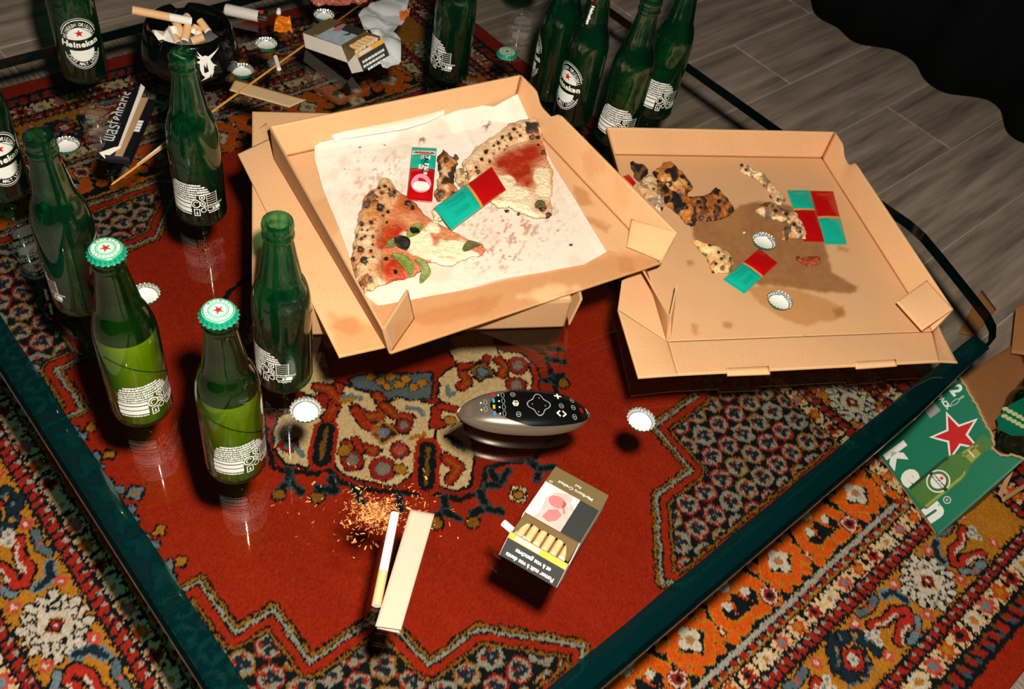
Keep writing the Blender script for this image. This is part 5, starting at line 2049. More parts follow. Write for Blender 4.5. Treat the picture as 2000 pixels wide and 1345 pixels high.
rm = MB()
NX, NT = 70, 40
v, f = [], []
for i in range(NX + 1):
    u_ = -math.cos(PI * i / NX) * 0.9995
    hw = r_half(u_)
    cr_ = 0.0225 * (1 - abs(u_) ** 3.2) ** 0.75 + 0.0035
    end = (1 - abs(u_) ** 6) ** 0.5
    for k in range(NT):
        a = 2 * PI * k / NT
        cy, sy_ = math.cos(a), math.sin(a)
        yy = hw * math.copysign(abs(cy) ** 0.6, cy)
        zm = 0.0105
        zz = zm + (cr_ - zm) * max(0, sy_) ** 0.6 if sy_ >= 0 else zm - (zm - 0.0) * (abs(sy_) ** 0.55) * end
        v.append((u_ * RL, yy, zz))
for i in range(NX):
    for k in range(NT):
        k2 = (k + 1) % NT
        f.append((i * NT + k, i * NT + k2, (i + 1) * NT + k2, (i + 1) * NT + k))
rm.add(v, f)
ro = rm.build('casing', solid('silver_grey_plastic', (150, 138, 122), 0.32, metal=0.75, noise=0.06, nscale=900), remote)
auto_smooth(ro, 60)


def rz(x, yy):
    u_ = x / RL
    hw = max(r_half(u_), 1e-5)
    cr_ = 0.0225 * (1 - abs(u_) ** 3.2) ** 0.75 + 0.0035
    c = min(0.999, abs(yy) / hw) ** (1 / 0.6)
    s_ = math.sqrt(max(0, 1 - c * c))
    return 0.0105 + (cr_ - 0.0105) * s_ ** 0.6


def on_remote(off):
    return lambda a, b: (a / 1000, b / 1000, rz(a / 1000, b / 1000) + off)


LR = RL * 1000
# black panel: egg shape to the right, made of rings so that it follows the casing
pn = MB()
v, f = [], []
cx_ = 0.22 * LR
NR, NA = 12, 56
for i in range(NR + 1):
    q = i / NR
    for k in range(NA):
        a = 2 * PI * k / NA
        x_ = cx_ + q * (0.755 * LR) * math.cos(a)
        y_ = q * 25.0 * math.sin(a) * (1 - 0.12 * math.cos(a) ** 2)
        y_ = max(-r_half(x_ / LR) * 1000 * 0.93, min(r_half(x_ / LR) * 1000 * 0.93, y_))
        v.append((x_ / 1000, y_ / 1000, rz(x_ / 1000, y_ / 1000) + 0.0006))
for i in range(NR):
    for k in range(NA):
        k2 = (k + 1) % NA
        f.append((i * NA + k, (i + 1) * NA + k, (i + 1) * NA + k2, i * NA + k2))
pn.add(v, f)
pno = pn.build('button_panel', solid('gloss_black_plastic', (9, 10, 11), 0.25), remote, True)
RPM = [solid('button_grey', (150, 148, 140), 0.45), solid('button_white', (225, 222, 212), 0.45), M['red_print'], solid('button_teal', (40, 150, 150), 0.45),
       solid('button_yellow', (220, 160, 40), 0.45), solid('button_blue', (60, 120, 170), 0.45), solid('button_black', (4, 5, 5), 0.3)]
fr_ = on_remote(0.0009)
rbz = on_remote(0.0013)


def btn(name, fl):
    return link_mesh(name, fl.mesh(name, RPM, rbz, [x_ * 3.0 for x_ in range(-26, 27)]), pno)


# direction pad: outlined four-lobed key
dp = Flat()
pts_o, pts_i = [], []
for k in range(48):
    a = 2 * PI * k / 48
    r = 9.6 + 1.7 * math.cos(4 * a)
    pts_o.append((13 + r * 1.15 * math.cos(a), r * 1.3 * math.sin(a)))
    pts_i.append((13 + (r - 0.9) * 1.15 * math.cos(a), (r - 0.9) * 1.3 * math.sin(a)))
dp.add(pts_o + pts_i, [(k, (k + 1) % 48, 48 + (k + 1) % 48, 48 + k) for k in range(48)], 0)
for a, b, ro_ in ((6, 0, 0), (20, 0, PI), (13, 9, -PI / 2), (13, -9, PI / 2)):
    dp.text('<', a, b - 0.6, 3.0, 1, ro_)
btn('direction_pad', dp)
for i, (c, yy) in enumerate(((2, 13), (3, 5), (4, -3), (5, -11))):
    q = Flat()
    q.rect(-36.5, yy - 2.6, -34, yy + 2.6, c)
    btn('colour_key', q)
for x_, y_ in ((-25, 12), (-25, 4), (-25, -4), (-25, -12), (-44, 4), (-44, -5)):
    q = Flat()
    q.ring(x_, y_, 1.9, 3.5, 0.5, 0, 2 * PI, 0, 18)
    q.disc(x_ - 4.5, y_, 0.9, 1.2, 1, 8)
    btn('key', q)
for x_, y_ in ((-14, 13), (-10, -13), (52, 11), (52, 1), (52, -11), (38, 0)):
    q = Flat()
    q.ring(x_, y_, 2.7, 3.2, 0.7, 0, 2 * PI, 0, 18)
    q.rect(x_ - 1.2, y_ - 0.5, x_ + 1.2, y_ + 0.5, 0)
    btn('key', q)
q = Flat()
q.disc(-12, 1, 3.6, 4.2, 1, 6)
btn('home_key', q)
q = Flat()
q.poly([(-15, 1), (-12, 4.6), (-12, 1)], 3)
q.poly([(-9, 1), (-12, 4.6), (-12, 1)], 2)
q.poly([(-14, -1), (-12, -2.8), (-10, -1), (-12, 1)], 4)
link_mesh('home_key_print', q.mesh('home_key_print', RPM, on_remote(0.0017)), pno)
q = Flat()
q.rect(34.5, 9.2, 36.5, 17.2, 1)
q.rect(31.5, 12.2, 39.5, 14.2, 1)
btn('volume_key', q)
q = Flat()
for x_, s_ in ((31, 1), (43, -1)):
    q.poly([(x_, -10), (x_ + 4 * s_, -14), (x_ + 5.2 * s_, -12.8), (x_ + 2.2 * s_, -10)], 1)
    q.poly([(x_, -10), (x_ + 2.2 * s_, -10), (x_ + 5.2 * s_, -7.2), (x_ + 4 * s_, -6)], 1)
btn('channel_key', q)
q = Flat()
q.ring(62, 1, 2.6, 3.0, 0.8, 0, 2 * PI, 2, 18)
q.rect(61.6, -0.5, 62.4, 2.5, 2)
btn('power_key', q)

# ================================================================== CIGARETTES
CIGW = solid('cigarette_paper', (238, 232, 220), 0.8)
CIGF = solid('cork_tip', (226, 178, 124), 0.75, noise=0.18, nscale=900)
CIGE = solid('filter_end', (236, 226, 206), 0.9)
ASH = solid('ash', (120, 112, 104), 0.95, noise=0.4, nscale=700)
TOB = solid('tobacco', (150, 92, 44), 0.9, noise=0.4, nscale=900)


def cigarette(name, p0, p1, r, label, filt=0.34, group=None, burnt=False, sub=False):
    """p0 paper end, p1 filter end"""
    p0, p1 = np.asarray(p0, float), np.asarray(p1, float)
    ctr = (p0 + p1) / 2
    e = empty(name, ctr.tolist(), 0, label, 'cigarette', group)
    pm = p0 * filt + p1 * (1 - filt)
    a = MB()
    a.tube([p0 - ctr, pm - ctr], r, 16)
    auto_smooth(a.build('paper', CIGW, e))
    b = MB()
    b.tube([pm - ctr, (pm + p1) / 2 - ctr, p1 - ctr], r * 1.03, 16)
    auto_smooth(b.build('filter', CIGF, e))
    d = (p1 - p0) / np.linalg.norm(p1 - p0)
    c = MB()
    c.tube([p1 - ctr, p1 + d * 0.0002 - ctr], r * 0.92, 14)
    c.build('filter_end', CIGE, e)
    c = MB()
    c.tube([p0 - d * 0.0002 - ctr, p0 - ctr], r * 0.9, 14)
    c.build('ash_tip' if burnt else 'tobacco_end', ASH if burnt else TOB, e)
    return e


cigarette('cigarette', at(771, 1003, TZ + 0.0048), at(735, 1182, TZ + 0.0048), 0.0044, 'white cigarette with tan filter lying beside the beige card strip', 0.35)

# beige folded card strip (roach card booklet)
zS = TZ + 0.0006
KR = dyed('beige_card', 0.85, 0.15, 0.06, 900)
strip = empty('rolling_paper_booklet', at(790, 1112, TZ).tolist(), 0, 'long beige card booklet of rolling papers beside the cigarette', 'rolling papers')
oS = np.array(strip.location)


def flat_card(name, a, b, c, d, parent, rgb, org, th=0.0012, n=(8, 30), seed=3, mat=None):
    P_ = quad_pts(a, b, c, d, *n)
    cc = card_cols(P_, lin(rgb), seed)
    return sheet(name, P_ - np.asarray(org), mat or KR, th, cc, parent)


flat_card('cover', at(802, 994, TZ + 0.010), at(849, 1003, TZ + 0.010), at(783, 1229, TZ + 0.008), at(733, 1222, TZ + 0.008), strip, (200, 170, 148), oS)
flat_card('under_cover', at(800, 998, TZ + 0.0022), at(846, 1008, TZ + 0.0022), at(781, 1236, TZ + 0.0022), at(736, 1226, TZ + 0.0022), strip, (190, 162, 140), oS)
flat_card('spine', at(849, 1003, TZ + 0.0098), at(849, 1006, TZ + 0.0010), at(783, 1236, TZ + 0.0010), at(783, 1230, TZ + 0.0078), strip, (150, 130, 110), oS)
flat_card('papers', at(803, 1000, TZ + 0.006), at(846, 1006, TZ + 0.006), at(781, 1224, TZ + 0.0055), at(738, 1218, TZ + 0.0055), strip, (240, 232, 216), oS, th=0.003)

# spilled tobacco: loose shreds
tb_ = MB()
rt = random.Random(5)
oT = at(730, 1000, TZ)
for i in range(900):
    t = rt.random()
    if i < 620:
        ang_, rad = rt.uniform(0, 2 * PI), abs(rt.gauss(0, 1))
        cx_, cy_ = 735 + 36 * rad * math.cos(ang_), 1003 + 26 * rad * math.sin(ang_)
    elif i < 850:
        ang_, rad = rt.uniform(0, 2 * PI), abs(rt.gauss(0, 1))
        cx_, cy_ = 738 + 75 * rad * math.cos(ang_), 995 + 42 * rad * math.sin(ang_)
    else:
        cx_, cy_ = rt.uniform(530, 900), rt.uniform(940, 1090)
    p = at(cx_, cy_, TZ)
    l_, w_ = rt.uniform(0.0010, 0.0048), rt.uniform(0.0004, 0.0012)
    if rt.random() < 0.06:
        l_, w_ = 0.005, 0.002
    a = rt.uniform(0, PI)
    zz = TZ + 0.0004 + (0.004 * max(0, 1 - math.hypot(cx_ - 735, (cy_ - 1003) * 1.3) / 45) * rt.random() if i < 620 else 0)
    ti = rt.uniform(-0.35, 0.35)
    d = np.array([math.cos(a) * math.cos(ti), math.sin(a) * math.cos(ti), math.sin(ti)]) * l_ / 2
    n_v = np.array([-math.sin(a), math.cos(a), 0]) * w_ / 2
    b_ = np.array([p[0], p[1], zz + abs(d[2])]) - oT
    tq = np.array([0, 0, 0.0005])
    tb_.add([b_ - d - n_v, b_ + d - n_v, b_ + d + n_v, b_ - d + n_v, b_ - d * 0.8 + tq, b_ + d * 0.8 + tq], [(0, 1, 5, 4), (2, 3, 4, 5), (1, 2, 5), (3, 0, 4), (3, 2, 1, 0)], i % 3)
to = tb_.build('spilled_tobacco', [solid('tobacco_light', (226, 164, 92), 0.8), solid('tobacco_mid', (190, 122, 62), 0.8), solid('tobacco_dark', (128, 74, 34), 0.8)], None, loc=oT)
tag(to, 'loose golden tobacco shreds scattered on the glass by the cigarette', 'tobacco', kind='stuff')


# ================================================================== CIGARETTE PACKETS
PKB = solid('packet_olive_brown', (112, 92, 58), 0.5, noise=0.06, nscale=300)
PKW = solid('packet_white_board', (226, 218, 204), 0.7)
PKD = solid('packet_dark_print', (52, 54, 52), 0.5)
PKY = solid('packet_yellow', (240, 176, 66), 0.5)
PKP = solid('packet_pink', (226, 176, 168), 0.5, noise=0.25, nscale=120)
PKG = solid('packet_pale_blue', (176, 190, 200), 0.5, noise=0.3, nscale=90)


def packet(origin, ang_, pitch, lid_open, label, text, pic, W_=0.061, scale=1.0):
    """origin: middle of the body's bottom edge, on the glass; local +Y runs towards the lid, +Z is the printed front"""
    e = empty('cigarette_packet', origin, ang_, label, 'cigarette packet', 'opened cigarette packets')
    e.rotation_euler = (pitch, 0, ang_)
    hw, T_, Lb = W_ / 2, 0.024, 0.074
    Lback = 0.084
    Lt = 0.100
    b = MB()
    # tray of the body: bottom, back, sides, front
    b.box(-hw, hw, 0, 0.0008, 0, T_)
    b.box(-hw, hw, 0, Lback, 0, 0.0008)
    b.box(-hw, hw, 0, Lb, T_ - 0.0008, T_)
    for s_ in (-1, 1):
        x0_, x1_ = (hw - 0.0008, hw) if s_ > 0 else (-hw, -hw + 0.0008)
        v_ = []
        for xx in (x0_, x1_):
            v_ += [(xx, 0, 0), (xx, Lback, 0), (xx, Lb, T_), (xx, 0, T_)]
        b.add(v_, [(0, 1, 2, 3), (7, 6, 5, 4), (0, 4, 5, 1), (1, 5, 6, 2), (2, 6, 7, 3), (3, 7, 4, 0)], 1)
    b.build('body', [PKB, PKW], e)
    # printed front: olive foot with lettering, picture, dark block
    p = Flat()
    p.rect(-hw * 1000, 0.0, hw * 1000, 24.5, 0)
    p.rect(-9.0, 24.8, hw * 1000 - 0.3, 73.6, 1)
    p.rect(-hw * 1000 + 0.3, 24.8, -9.0, 73.6, 2)
    fm = [PKB, PKP if pic == 'pink' else PKG, PKD, M['white_print'], solid('picture_dark_pink', (196, 120, 118), 0.5), solid('picture_cream', (244, 224, 206), 0.5)]
    fo2 = link_mesh('front_print', p.mesh('front_print', fm, lambda a, c: (a / 1000, c / 1000, T_ + 0.00025)), e)
    p2 = Flat()
    if pic == 'pink':
        p2.poly([(30, 25), (30, 73), (20, 73), (18, 60), (21, 45), (16, 32), (4, 25)], 5)
        p2.poly([(-9, 25), (-1, 25), (-3, 34), (-9, 40)], 5)
        p2.disc(9, 42, 9, 8, 4, 18)
        p2.poly([(-2, 54), (5, 50), (12, 56), (14, 68), (6, 70), (0, 64)], 4)
        p2.poly([(0, 38), (4, 36), (3, 44), (-2, 52), (-4, 50), (0, 44)], 4)
    else:
        p2.poly([(-26, 36), (-5, 42), (2, 34), (-14, 28), (-26, 30)], 4)
        p2.poly([(-20, 50), (-6, 58), (4, 52), (-2, 62), (-20, 60)], 2)
    for ln in text['foot']:
        pass
    y_ = 15.0
    for t, sz in text['foot']:
        p2.text(t, 0, y_, sz, 3, 0.0, 0.01)
        y_ -= sz * 1.2
    p2.text('20', 25.5, 20.5, 4.0, 3, 0.0)
    # the lettering stands upright when the lid is on top
    link_mesh('front_lettering', p2.mesh('front_lettering', fm, lambda a, c: (a / 1000, c / 1000, T_ + 0.0004)), fo2)
    # inner frame (collar) with its cut-out
    c = Flat()
    c.poly([(-29.6, 66), (29.6, 66), (29.6, 99), (26.5, 99), (24.5, 90), (22, 83), (17, 80.5), (8, 82), (4, 80.4), (-4, 81), (-14, 80.4), (-20, 82), (-23.5, 90), (-26.5, 99), (-29.6, 99)], 0)
    bmx = c.mesh('collar', [PKB], lambda a, d: (a / 1000 * hw / 0.0305, d / 1000, T_ - 0.0016))
    link_mesh('collar', bmx, e)
    for s_ in (-1, 1):
        cc = MB()
        cc.box(min(s_ * (hw - 0.0010), s_ * (hw - 0.0014)), max(s_ * (hw - 0.0010), s_ * (hw - 0.0014)), 0.055, 0.099, 0.001, T_ - 0.0016)
        cc.build('collar_side', PKB, e)
    # lid, turned back about its hinge at the back edge
    le = bpy.data.objects.new('lid', None)
    COL.objects.link(le)
    le.parent = e
    le.location = (0, Lback, 0.0004)
    le.rotation_euler = (-lid_open, 0, 0)
    l_ = MB()
    yb, yf, yt = 0.0, Lb - Lback, Lt - Lback
    l_.box(-hw - 0.0004, hw + 0.0004, yt - 0.0008, yt, 0, T_ + 0.0006, 0)
    l_.box(-hw - 0.0004, hw + 0.0004, yb, yt, 0, 0.0008, 0)
    for s_ in (-1, 1):
        x0_, x1_ = (hw - 0.0002, hw + 0.0006) if s_ > 0 else (-hw - 0.0006, -hw + 0.0002)
        v_ = []
        for xx in (x0_, x1_):
            v_ += [(xx, yb, 0), (xx, yt, 0), (xx, yt, T_ + 0.0006), (xx, yf, T_ + 0.0006)]
        l_.add(v_, [(0, 1, 2, 3), (7, 6, 5, 4), (0, 4, 5, 1), (1, 5, 6, 2), (2, 6, 7, 3), (3, 7, 4, 0)], 1)
    l_.box(-hw - 0.0004, hw + 0.0004, yf, yt, T_ - 0.0002, T_ + 0.0006, 2)
    link_mesh('lid_shell', l_.build('lid_shell', [PKB, PKW, PKD], mesh_only=True), le)
    p3 = Flat()
    p3.rect(-hw * 1000, yf * 1000 + 0.2, hw * 1000, yf * 1000 + 6.6, 0)
    p3.rect(-hw * 1000, yf * 1000 + 6.6, hw * 1000, yt * 1000 - 0.2, 1)
    lo_ = link_mesh('lid_print', p3.mesh('lid_print', [PKY, PKD, M['white_print'], PKW], lambda a, d: (a / 1000, d / 1000, T_ + 0.0008)), le)
    p4 = Flat()
    p4.rect(-2, yf * 1000 + 1.2, 24, yf * 1000 + 5.4, 3)
    y_ = yf * 1000 + 19.5
    for t, sz in text['lid']:
        p4.text(t, 0, y_, sz, 2, 0.0, 0.035, 0.92)
        y_ -= sz * 1.25
    link_mesh('lid_lettering', p4.mesh('lid_lettering', [PKY, PKD, M['white_print'], PKW], lambda a, d: (a / 1000, d / 1000, T_ + 0.00095)), le)
    return e


def turned(fn):
    return fn


# near packet
pA = at(1133, 945, TZ + 0.024)
dirv = at(1021, 1009, TZ + 0.024) - at(1081, 916, TZ + 0.024)
pang = math.atan2(dirv[1], dirv[0]) - PI / 2
pk1 = packet((pA[0], pA[1], TZ + 0.0008), pang, math.radians(10.0), math.radians(60), 'open cigarette packet with pink picture, nearest to us on the red part of the rug', {'foot': [('Marlboro Crafted', 5.4), ('Red', 4.2)], 'lid': [('Fumer nuit à vos dents', 6.0), ('et à vos gencives', 6.0)]}, 'pink')
pB = at(622, 52, TZ + 0.024)
dirv = at(646, 91, TZ + 0.024) - at(590, 60, TZ + 0.024)
pang2 = math.atan2(dirv[1], dirv[0]) - PI / 2
wv_ = at(655, 42, TZ + 0.024)
pk2 = packet((pB[0], pB[1], TZ + 0.0008), pang2, math.radians(10.0), math.radians(66), 'open cigarette packet with bluish picture beside the crumpled foil, at the back', {'foot': [], 'lid': []}, 'blue', W_=0.059)
# illegible lines on the far packet's lid
pl = Flat()
for i in range(3):
    x = -24 + i * 3
    while x < 24 - i * 2:
        w_ = rr.uniform(3, 7)
        pl.rect(x, 3.2 + i * 6.2, min(x + w_, 26), 6.6 + i * 6.2)
        x += w_ + 1
for ch in pk2.children:
    if ch.name.startswith('lid'):
        link_mesh('lid_lettering', pl.mesh('lid_lettering', [M['white_print']], lambda a, d: (a / 1000, d / 1000, 0.02495)), ch)

bpy.context.view_layer.update()


ORD = ['rightmost', 'second from right', 'third from right', 'third from left', 'second from left', 'leftmost']


def in_packet(pk, n, lab, grp, x0=-0.0225, x1=0.0225):
    mw = pk.matrix_world
    for i in range(n):
        x = x0 + (x1 - x0) * i / (n - 1)
        a = mw @ Vector((x, 0.004, 0.0185 - 0.0005 * (i % 2)))
        b = mw @ Vector((x, 0.0965 + 0.0010 * ((i * 7) % 3), 0.0185 - 0.0005 * (i % 2)))
        cigarette('cigarette', a, b, 0.0036, ORD[i] + ' ' + lab, 0.32, grp)


in_packet(pk1, 6, 'tan-tipped cigarette of the row inside the near packet', 'cigarettes in the near packet')
in_packet(pk2, 6, 'tan-tipped cigarette of the row inside the far packet', 'cigarettes in the far packet')
# the cigarette that sticks out under the near packet's lid
mw = pk1.matrix_world
cigarette('cigarette', mw @ Vector((0.043, 0.088, 0.012)), mw @ Vector((0.014, 0.094, 0.011)), 0.0036, 'white end of a cigarette poking out sideways under the near packet lid', 0.05)

# ---- crumpled foil beside the far packet
FOIL = solid('crumpled_foil', (250, 252, 250), 0.24, metal=0.40)
fe = [[(700, 30), (725, 0), (760, -14), (800, -12)], [(800, -12), (790, 30), (768, 62), (782, 78), (783, 118)], [(742, 126), (756, 137), (770, 132), (783, 118)], [(700, 30), (712, 60), (728, 80), (738, 100), (742, 126)]]
FZ = [[at(a, b, TZ + 0.012) for a, b in l] for l in fe]
FP = coons(FZ[0], FZ[1], FZ[2], FZ[3], 60, 70)
nn = np.zeros(FP.shape[:2])
rf = np.random.default_rng(4)
for i in range(46):                      # sharp creases: many tilted facets
    c = FP[rf.integers(0, 70), rf.integers(0, 60), :2]
    th_ = rf.uniform(0, PI)
    dd = (FP[..., 0] - c[0]) * math.cos(th_) + (FP[..., 1] - c[1]) * math.sin(th_)
    nn += np.abs(dd) * rf.uniform(-0.5, 0.5) * np.exp(-(np.hypot(FP[..., 0] - c[0], FP[..., 1] - c[1]) / 0.03) ** 2)
nn = (nn - nn.mean()) / nn.std()
FP[..., 2] = TZ + 0.0135 + np.clip(nn * 0.0075, -0.0125, 0.024)
fc = FP.reshape(-1, 3).mean(0)
fc[2] = TZ
foil = sheet('crumpled_foil', FP - fc, FOIL, 0.0003, smooth=False)
foil.location = Vector(fc)
tag(foil, 'crumpled silver foil sheet next to the far cigarette packet', 'foil')

# ================================================================== ASHTRAY AND BUTTS
GB = solid('gloss_black_ceramic', (7, 8, 8), 0.12, spec=0.6)
ac = np.array([-1.128, 0.520])
ash = empty('ashtray', (ac[0], ac[1], TZ + 0.0004), 0, 'glossy black round ashtray full of cigarette butts, white emblem on its side', 'ashtray')
AR = [(0.0, 0.0), (0.060, 0.0), (0.0655, 0.0025), (0.067, 0.008), (0.0655, 0.020), (0.062, 0.038), (0.0585, 0.051), (0.0565, 0.0548), (0.0535, 0.0562), (0.0505, 0.0552), (0.0475, 0.050), (0.0462, 0.040), (0.0455, 0.020), (0.043, 0.012), (0.0, 0.0105)]
va, fa = [], []
NA = 96
notch_dirs = [tocam(*ac) + 180 + 8 + 120 * i for i in range(3)]
for r, z in AR:
    for k in range(NA):
        a = 2 * PI * k / NA
        dz = 0.0
        if z > 0.045:
            for nd in notch_dirs:
                da = (math.degrees(a) - nd + 180) % 360 - 180
                dz -= 0.011 * math.exp(-(da / 9.0) ** 4) * (z - 0.045) / 0.011
        va.append((r * math.cos(a), r * math.sin(a), z + dz))
for i in range(len(AR) - 1):
    for k in range(NA):
        k2 = (k + 1) % NA
        fa.append((i * NA + k, i * NA + k2, (i + 1) * NA + k2, (i + 1) * NA + k))
am = MB()
am.add(va, fa)
auto_smooth(am.build('bowl', GB, ash), 50)
# white emblem: crest with splayed wings and claws
em = Flat()
body = [(-6, 14), (-2, 19), (3, 20), (8, 17), (12, 18), (9, 13), (11, 8), (13, 3), (10, -4), (5, -9), (-1, -11), (-5, -6), (-7, 2)]
em.poly([(a + 17, b + 23) for a, b in body], 0)
for p_, q_, w_ in (((8, 16), (27, 25), 2.2), ((-4, 17), (-12, 22), 1.6), ((-2, 17), (-8, 27), 1.8), ((10, 6), (17, 2), 1.8), ((4, -9), (-8, -15), 2.0), ((10, -3), (6, -13), 1.6), ((-5, 12), (-14, 12), 2.2)):
    dx, dy = q_[0] - p_[0], q_[1] - p_[1]
    l_ = math.hypot(dx, dy)
    ox, oy = -dy / l_ * w_, dx / l_ * w_
    em.poly([(p_[0] + ox + 17, p_[1] + oy + 23), (p_[0] - ox + 17, p_[1] - oy + 23), (q_[0] + 17, q_[1] + 23)], 0)
for p_, q_, w_ in (((-6, 16), (-27, 24), 2.2), ((-8, -2), (-24, -12), 2.2), ((-10, 8), (-20, 8), 2.0), ((-14, -8), (-22, -17), 1.8)):
    dx, dy = q_[0] - p_[0], q_[1] - p_[1]
    l_ = math.hypot(dx, dy)
    ox, oy = -dy / l_ * w_, dx / l_ * w_
    em.poly([(p_[0] + ox, p_[1] + oy + 23), (p_[0] - ox, p_[1] - oy + 23), (q_[0], q_[1] + 23)], 0)
em.poly([(-10, 10), (-8, 36), (4, 38), (6, 10), (0, 6)], 0)
fdir = math.radians(tocam(*ac) - 1)


def on_ash(s_, z):
    r = float(np.interp(z, [p[1] * 1000 for p in AR[2:9]], [p[0] * 1000 for p in AR[2:9]])) + 0.4
    a = fdir + s_ / 63.0
    return (r * math.cos(a) / 1000, r * math.sin(a) / 1000, z / 1000)


link_mesh('emblem', em.mesh('emblem', [M['white_print']], on_ash, [x_ * 4.0 for x_ in range(-8, 13)]), ash)['label'] = 'white winged emblem'
# ash bed
abed = MB()
abed.lathe([(0.00001, 0.030), (0.02, 0.029), (0.036, 0.026), (0.0445, 0.0225)], 40)
ao = abed.build('ash_bed', ASH, ash, True)
zb = TZ
A8 = lambda a, b, z: at(220 + a / 7.473, 0 + b / 7.473, z)
BUT = [((1150, 310), 0.052, (285, 145), 0.070, 0.0046, 'long bent cigarette end resting across the ashtray rim', 0.62),
       ((1060, 560), 0.034, (900, 290), 0.046, 0.0044, 'tan butt leaning left in the middle of the ashtray', 0.9),
       ((1050, 610), 0.033, (1100, 380), 0.045, 0.0046, 'tan butt standing upright in the middle of the ashtray', 0.9),
       ((960, 640), 0.033, (900, 530), 0.037, 0.0044, 'short tan butt at the front of the ashtray', 0.9),
       ((930, 560), 0.034, (880, 390), 0.045, 0.0046, 'white paper butt left of the tan ones in the ashtray', 0.08),
       ((1160, 600), 0.033, (1330, 540), 0.038, 0.0044, 'tan butt lying flat at the right front of the ashtray', 0.95),
       ((1400, 470), 0.040, (1270, 300), 0.049, 0.0043, 'tan butt leaning on the right wall of the ashtray', 0.9),
       ((1170, 500), 0.036, (1230, 380), 0.044, 0.0046, 'pale stubbed butt with its round end showing in the ashtray', 0.5),
       ((1090, 240), 0.047, (1040, 300), 0.047, 0.0044, 'tan butt tip behind the long cigarette end in the ashtray', 0.9),
       ((1240, 560), 0.035, (1260, 420), 0.042, 0.0040, 'crushed pale butt wedged at the right of the ashtray', 0.4)]
for (a, b), za, (c, d), zc_, r_, lab, fi in BUT:
    p, q_ = A8(a, b, zb + za), A8(c, d, zb + zc_)
    cigarette('cigarette_butt', p, q_, r_ * 1.22, lab, fi, 'butts in the ashtray', burnt=True)
# scraps of paper in the ashtray
for pts, lab in (([(490, 440), (560, 450), (640, 480), (760, 460), (770, 560), (660, 590), (600, 600), (540, 520)], 'crumpled white paper scrap at the left of the ashtray'),
                 ([(740, 470), (830, 365), (860, 440), (900, 620), (780, 610), (720, 560)], 'folded white paper scrap standing in front of the ashtray rim')):
    ctr = np.mean([A8(a, b, zb + 0.046) for a, b in pts], 0)
    n = len(pts)
    vt = [A8(a, b, zb + 0.040 + 0.010 * rr.random()) - ctr for a, b in pts]
    vt.append(np.array([0, 0, 0.008]))
    sm = MB()
    th_ = np.array([0, 0, -0.0005])
    sm.add(vt + [q + th_ for q in vt], [(i, (i + 1) % n, n) for i in range(n)] + [((i + 1) % n + n + 1, i + n + 1, 2 * n + 1) for i in range(n)] + [(i, i + n + 1, (i + 1) % n + n + 1, (i + 1) % n) for i in range(n)])
    tag(sm.build('paper_scrap', CIGW, None, loc=ctr), lab, 'paper', 'scraps in the ashtray')

# ================================================================== SMALL THINGS ON THE FAR LEFT
# lighter
la, lb_ = at(440, 18, TZ + 0.0088), at(506, 32, TZ + 0.0088)
lt = empty('lighter', ((la + lb_) / 2).tolist(), 0, 'white cylindrical lighter with metal head lying right of the ashtray', 'lighter')
oL = np.array(lt.location)
d = (lb_ - la) / np.linalg.norm(lb_ - la)
g = MB()
g.tube([la - oL + d * t for t in (0, 0.001, 0.003)] + [lb_ - oL], [0.0072, 0.0083, 0.0086, 0.0086], 24)
auto_smooth(g.build('body', solid('lighter_white', (216, 208, 196), 0.4), lt), 50)
g = MB()
g.tube([lb_ - oL, lb_ - oL + d * 0.008, lb_ - oL + d * 0.013], [0.0080, 0.0080, 0.0074], 20)
auto_smooth(g.build('metal_head', solid('lighter_chrome', (190, 190, 186), 0.2, metal=1.0), lt), 50)
g = MB()
sdv = np.array([-d[1], d[0], 0])
g.tube([lb_ - oL + d * 0.010 - sdv * 0.003 + [0, 0, 0.007], lb_ - oL + d * 0.010 + sdv * 0.003 + [0, 0, 0.007]], 0.0035, 14)
auto_smooth(g.build('spark_wheel', solid('lighter_wheel', (60, 58, 56), 0.4, metal=0.9), lt), 50)
g = MB()
bq = lb_ - oL + d * 0.003
g.tube([bq + [0, 0, 0.0075], bq + d * 0.005 + [0, 0, 0.009]], [0.0035, 0.003], 10)
auto_smooth(g.build('gas_button', solid('lighter_red', (180, 40, 24), 0.4), lt), 50)


def crinkle(name, corners, zmid, rgb, label, cat, amp=0.003, rough=0.3, metal=0.0, seed=2, nu=16, nv=20):
    P_ = quad_pts(*[at(a, b, zmid) for a, b in corners], nu, nv)
    wv = vnoise(P_[..., 0] * 1000, P_[..., 1] * 1000, 8, seed, 2)
    P_[..., 2] = zmid - amp * 0.8 + amp * 1.6 * np.abs(wv - 0.5) * 2
    P_[..., 2] = np.maximum(P_[..., 2], TZ + 0.0010)
    ctr = P_.reshape(-1, 3).mean(0)
    ctr[2] = TZ
    o = sheet(name, P_ - ctr, solid(name + '_film', rgb, rough, metal=metal, noise=0.3, nscale=150), 0.0005, smooth=False)
    o.location = Vector(ctr)
    tag(o, label, cat)
    return o


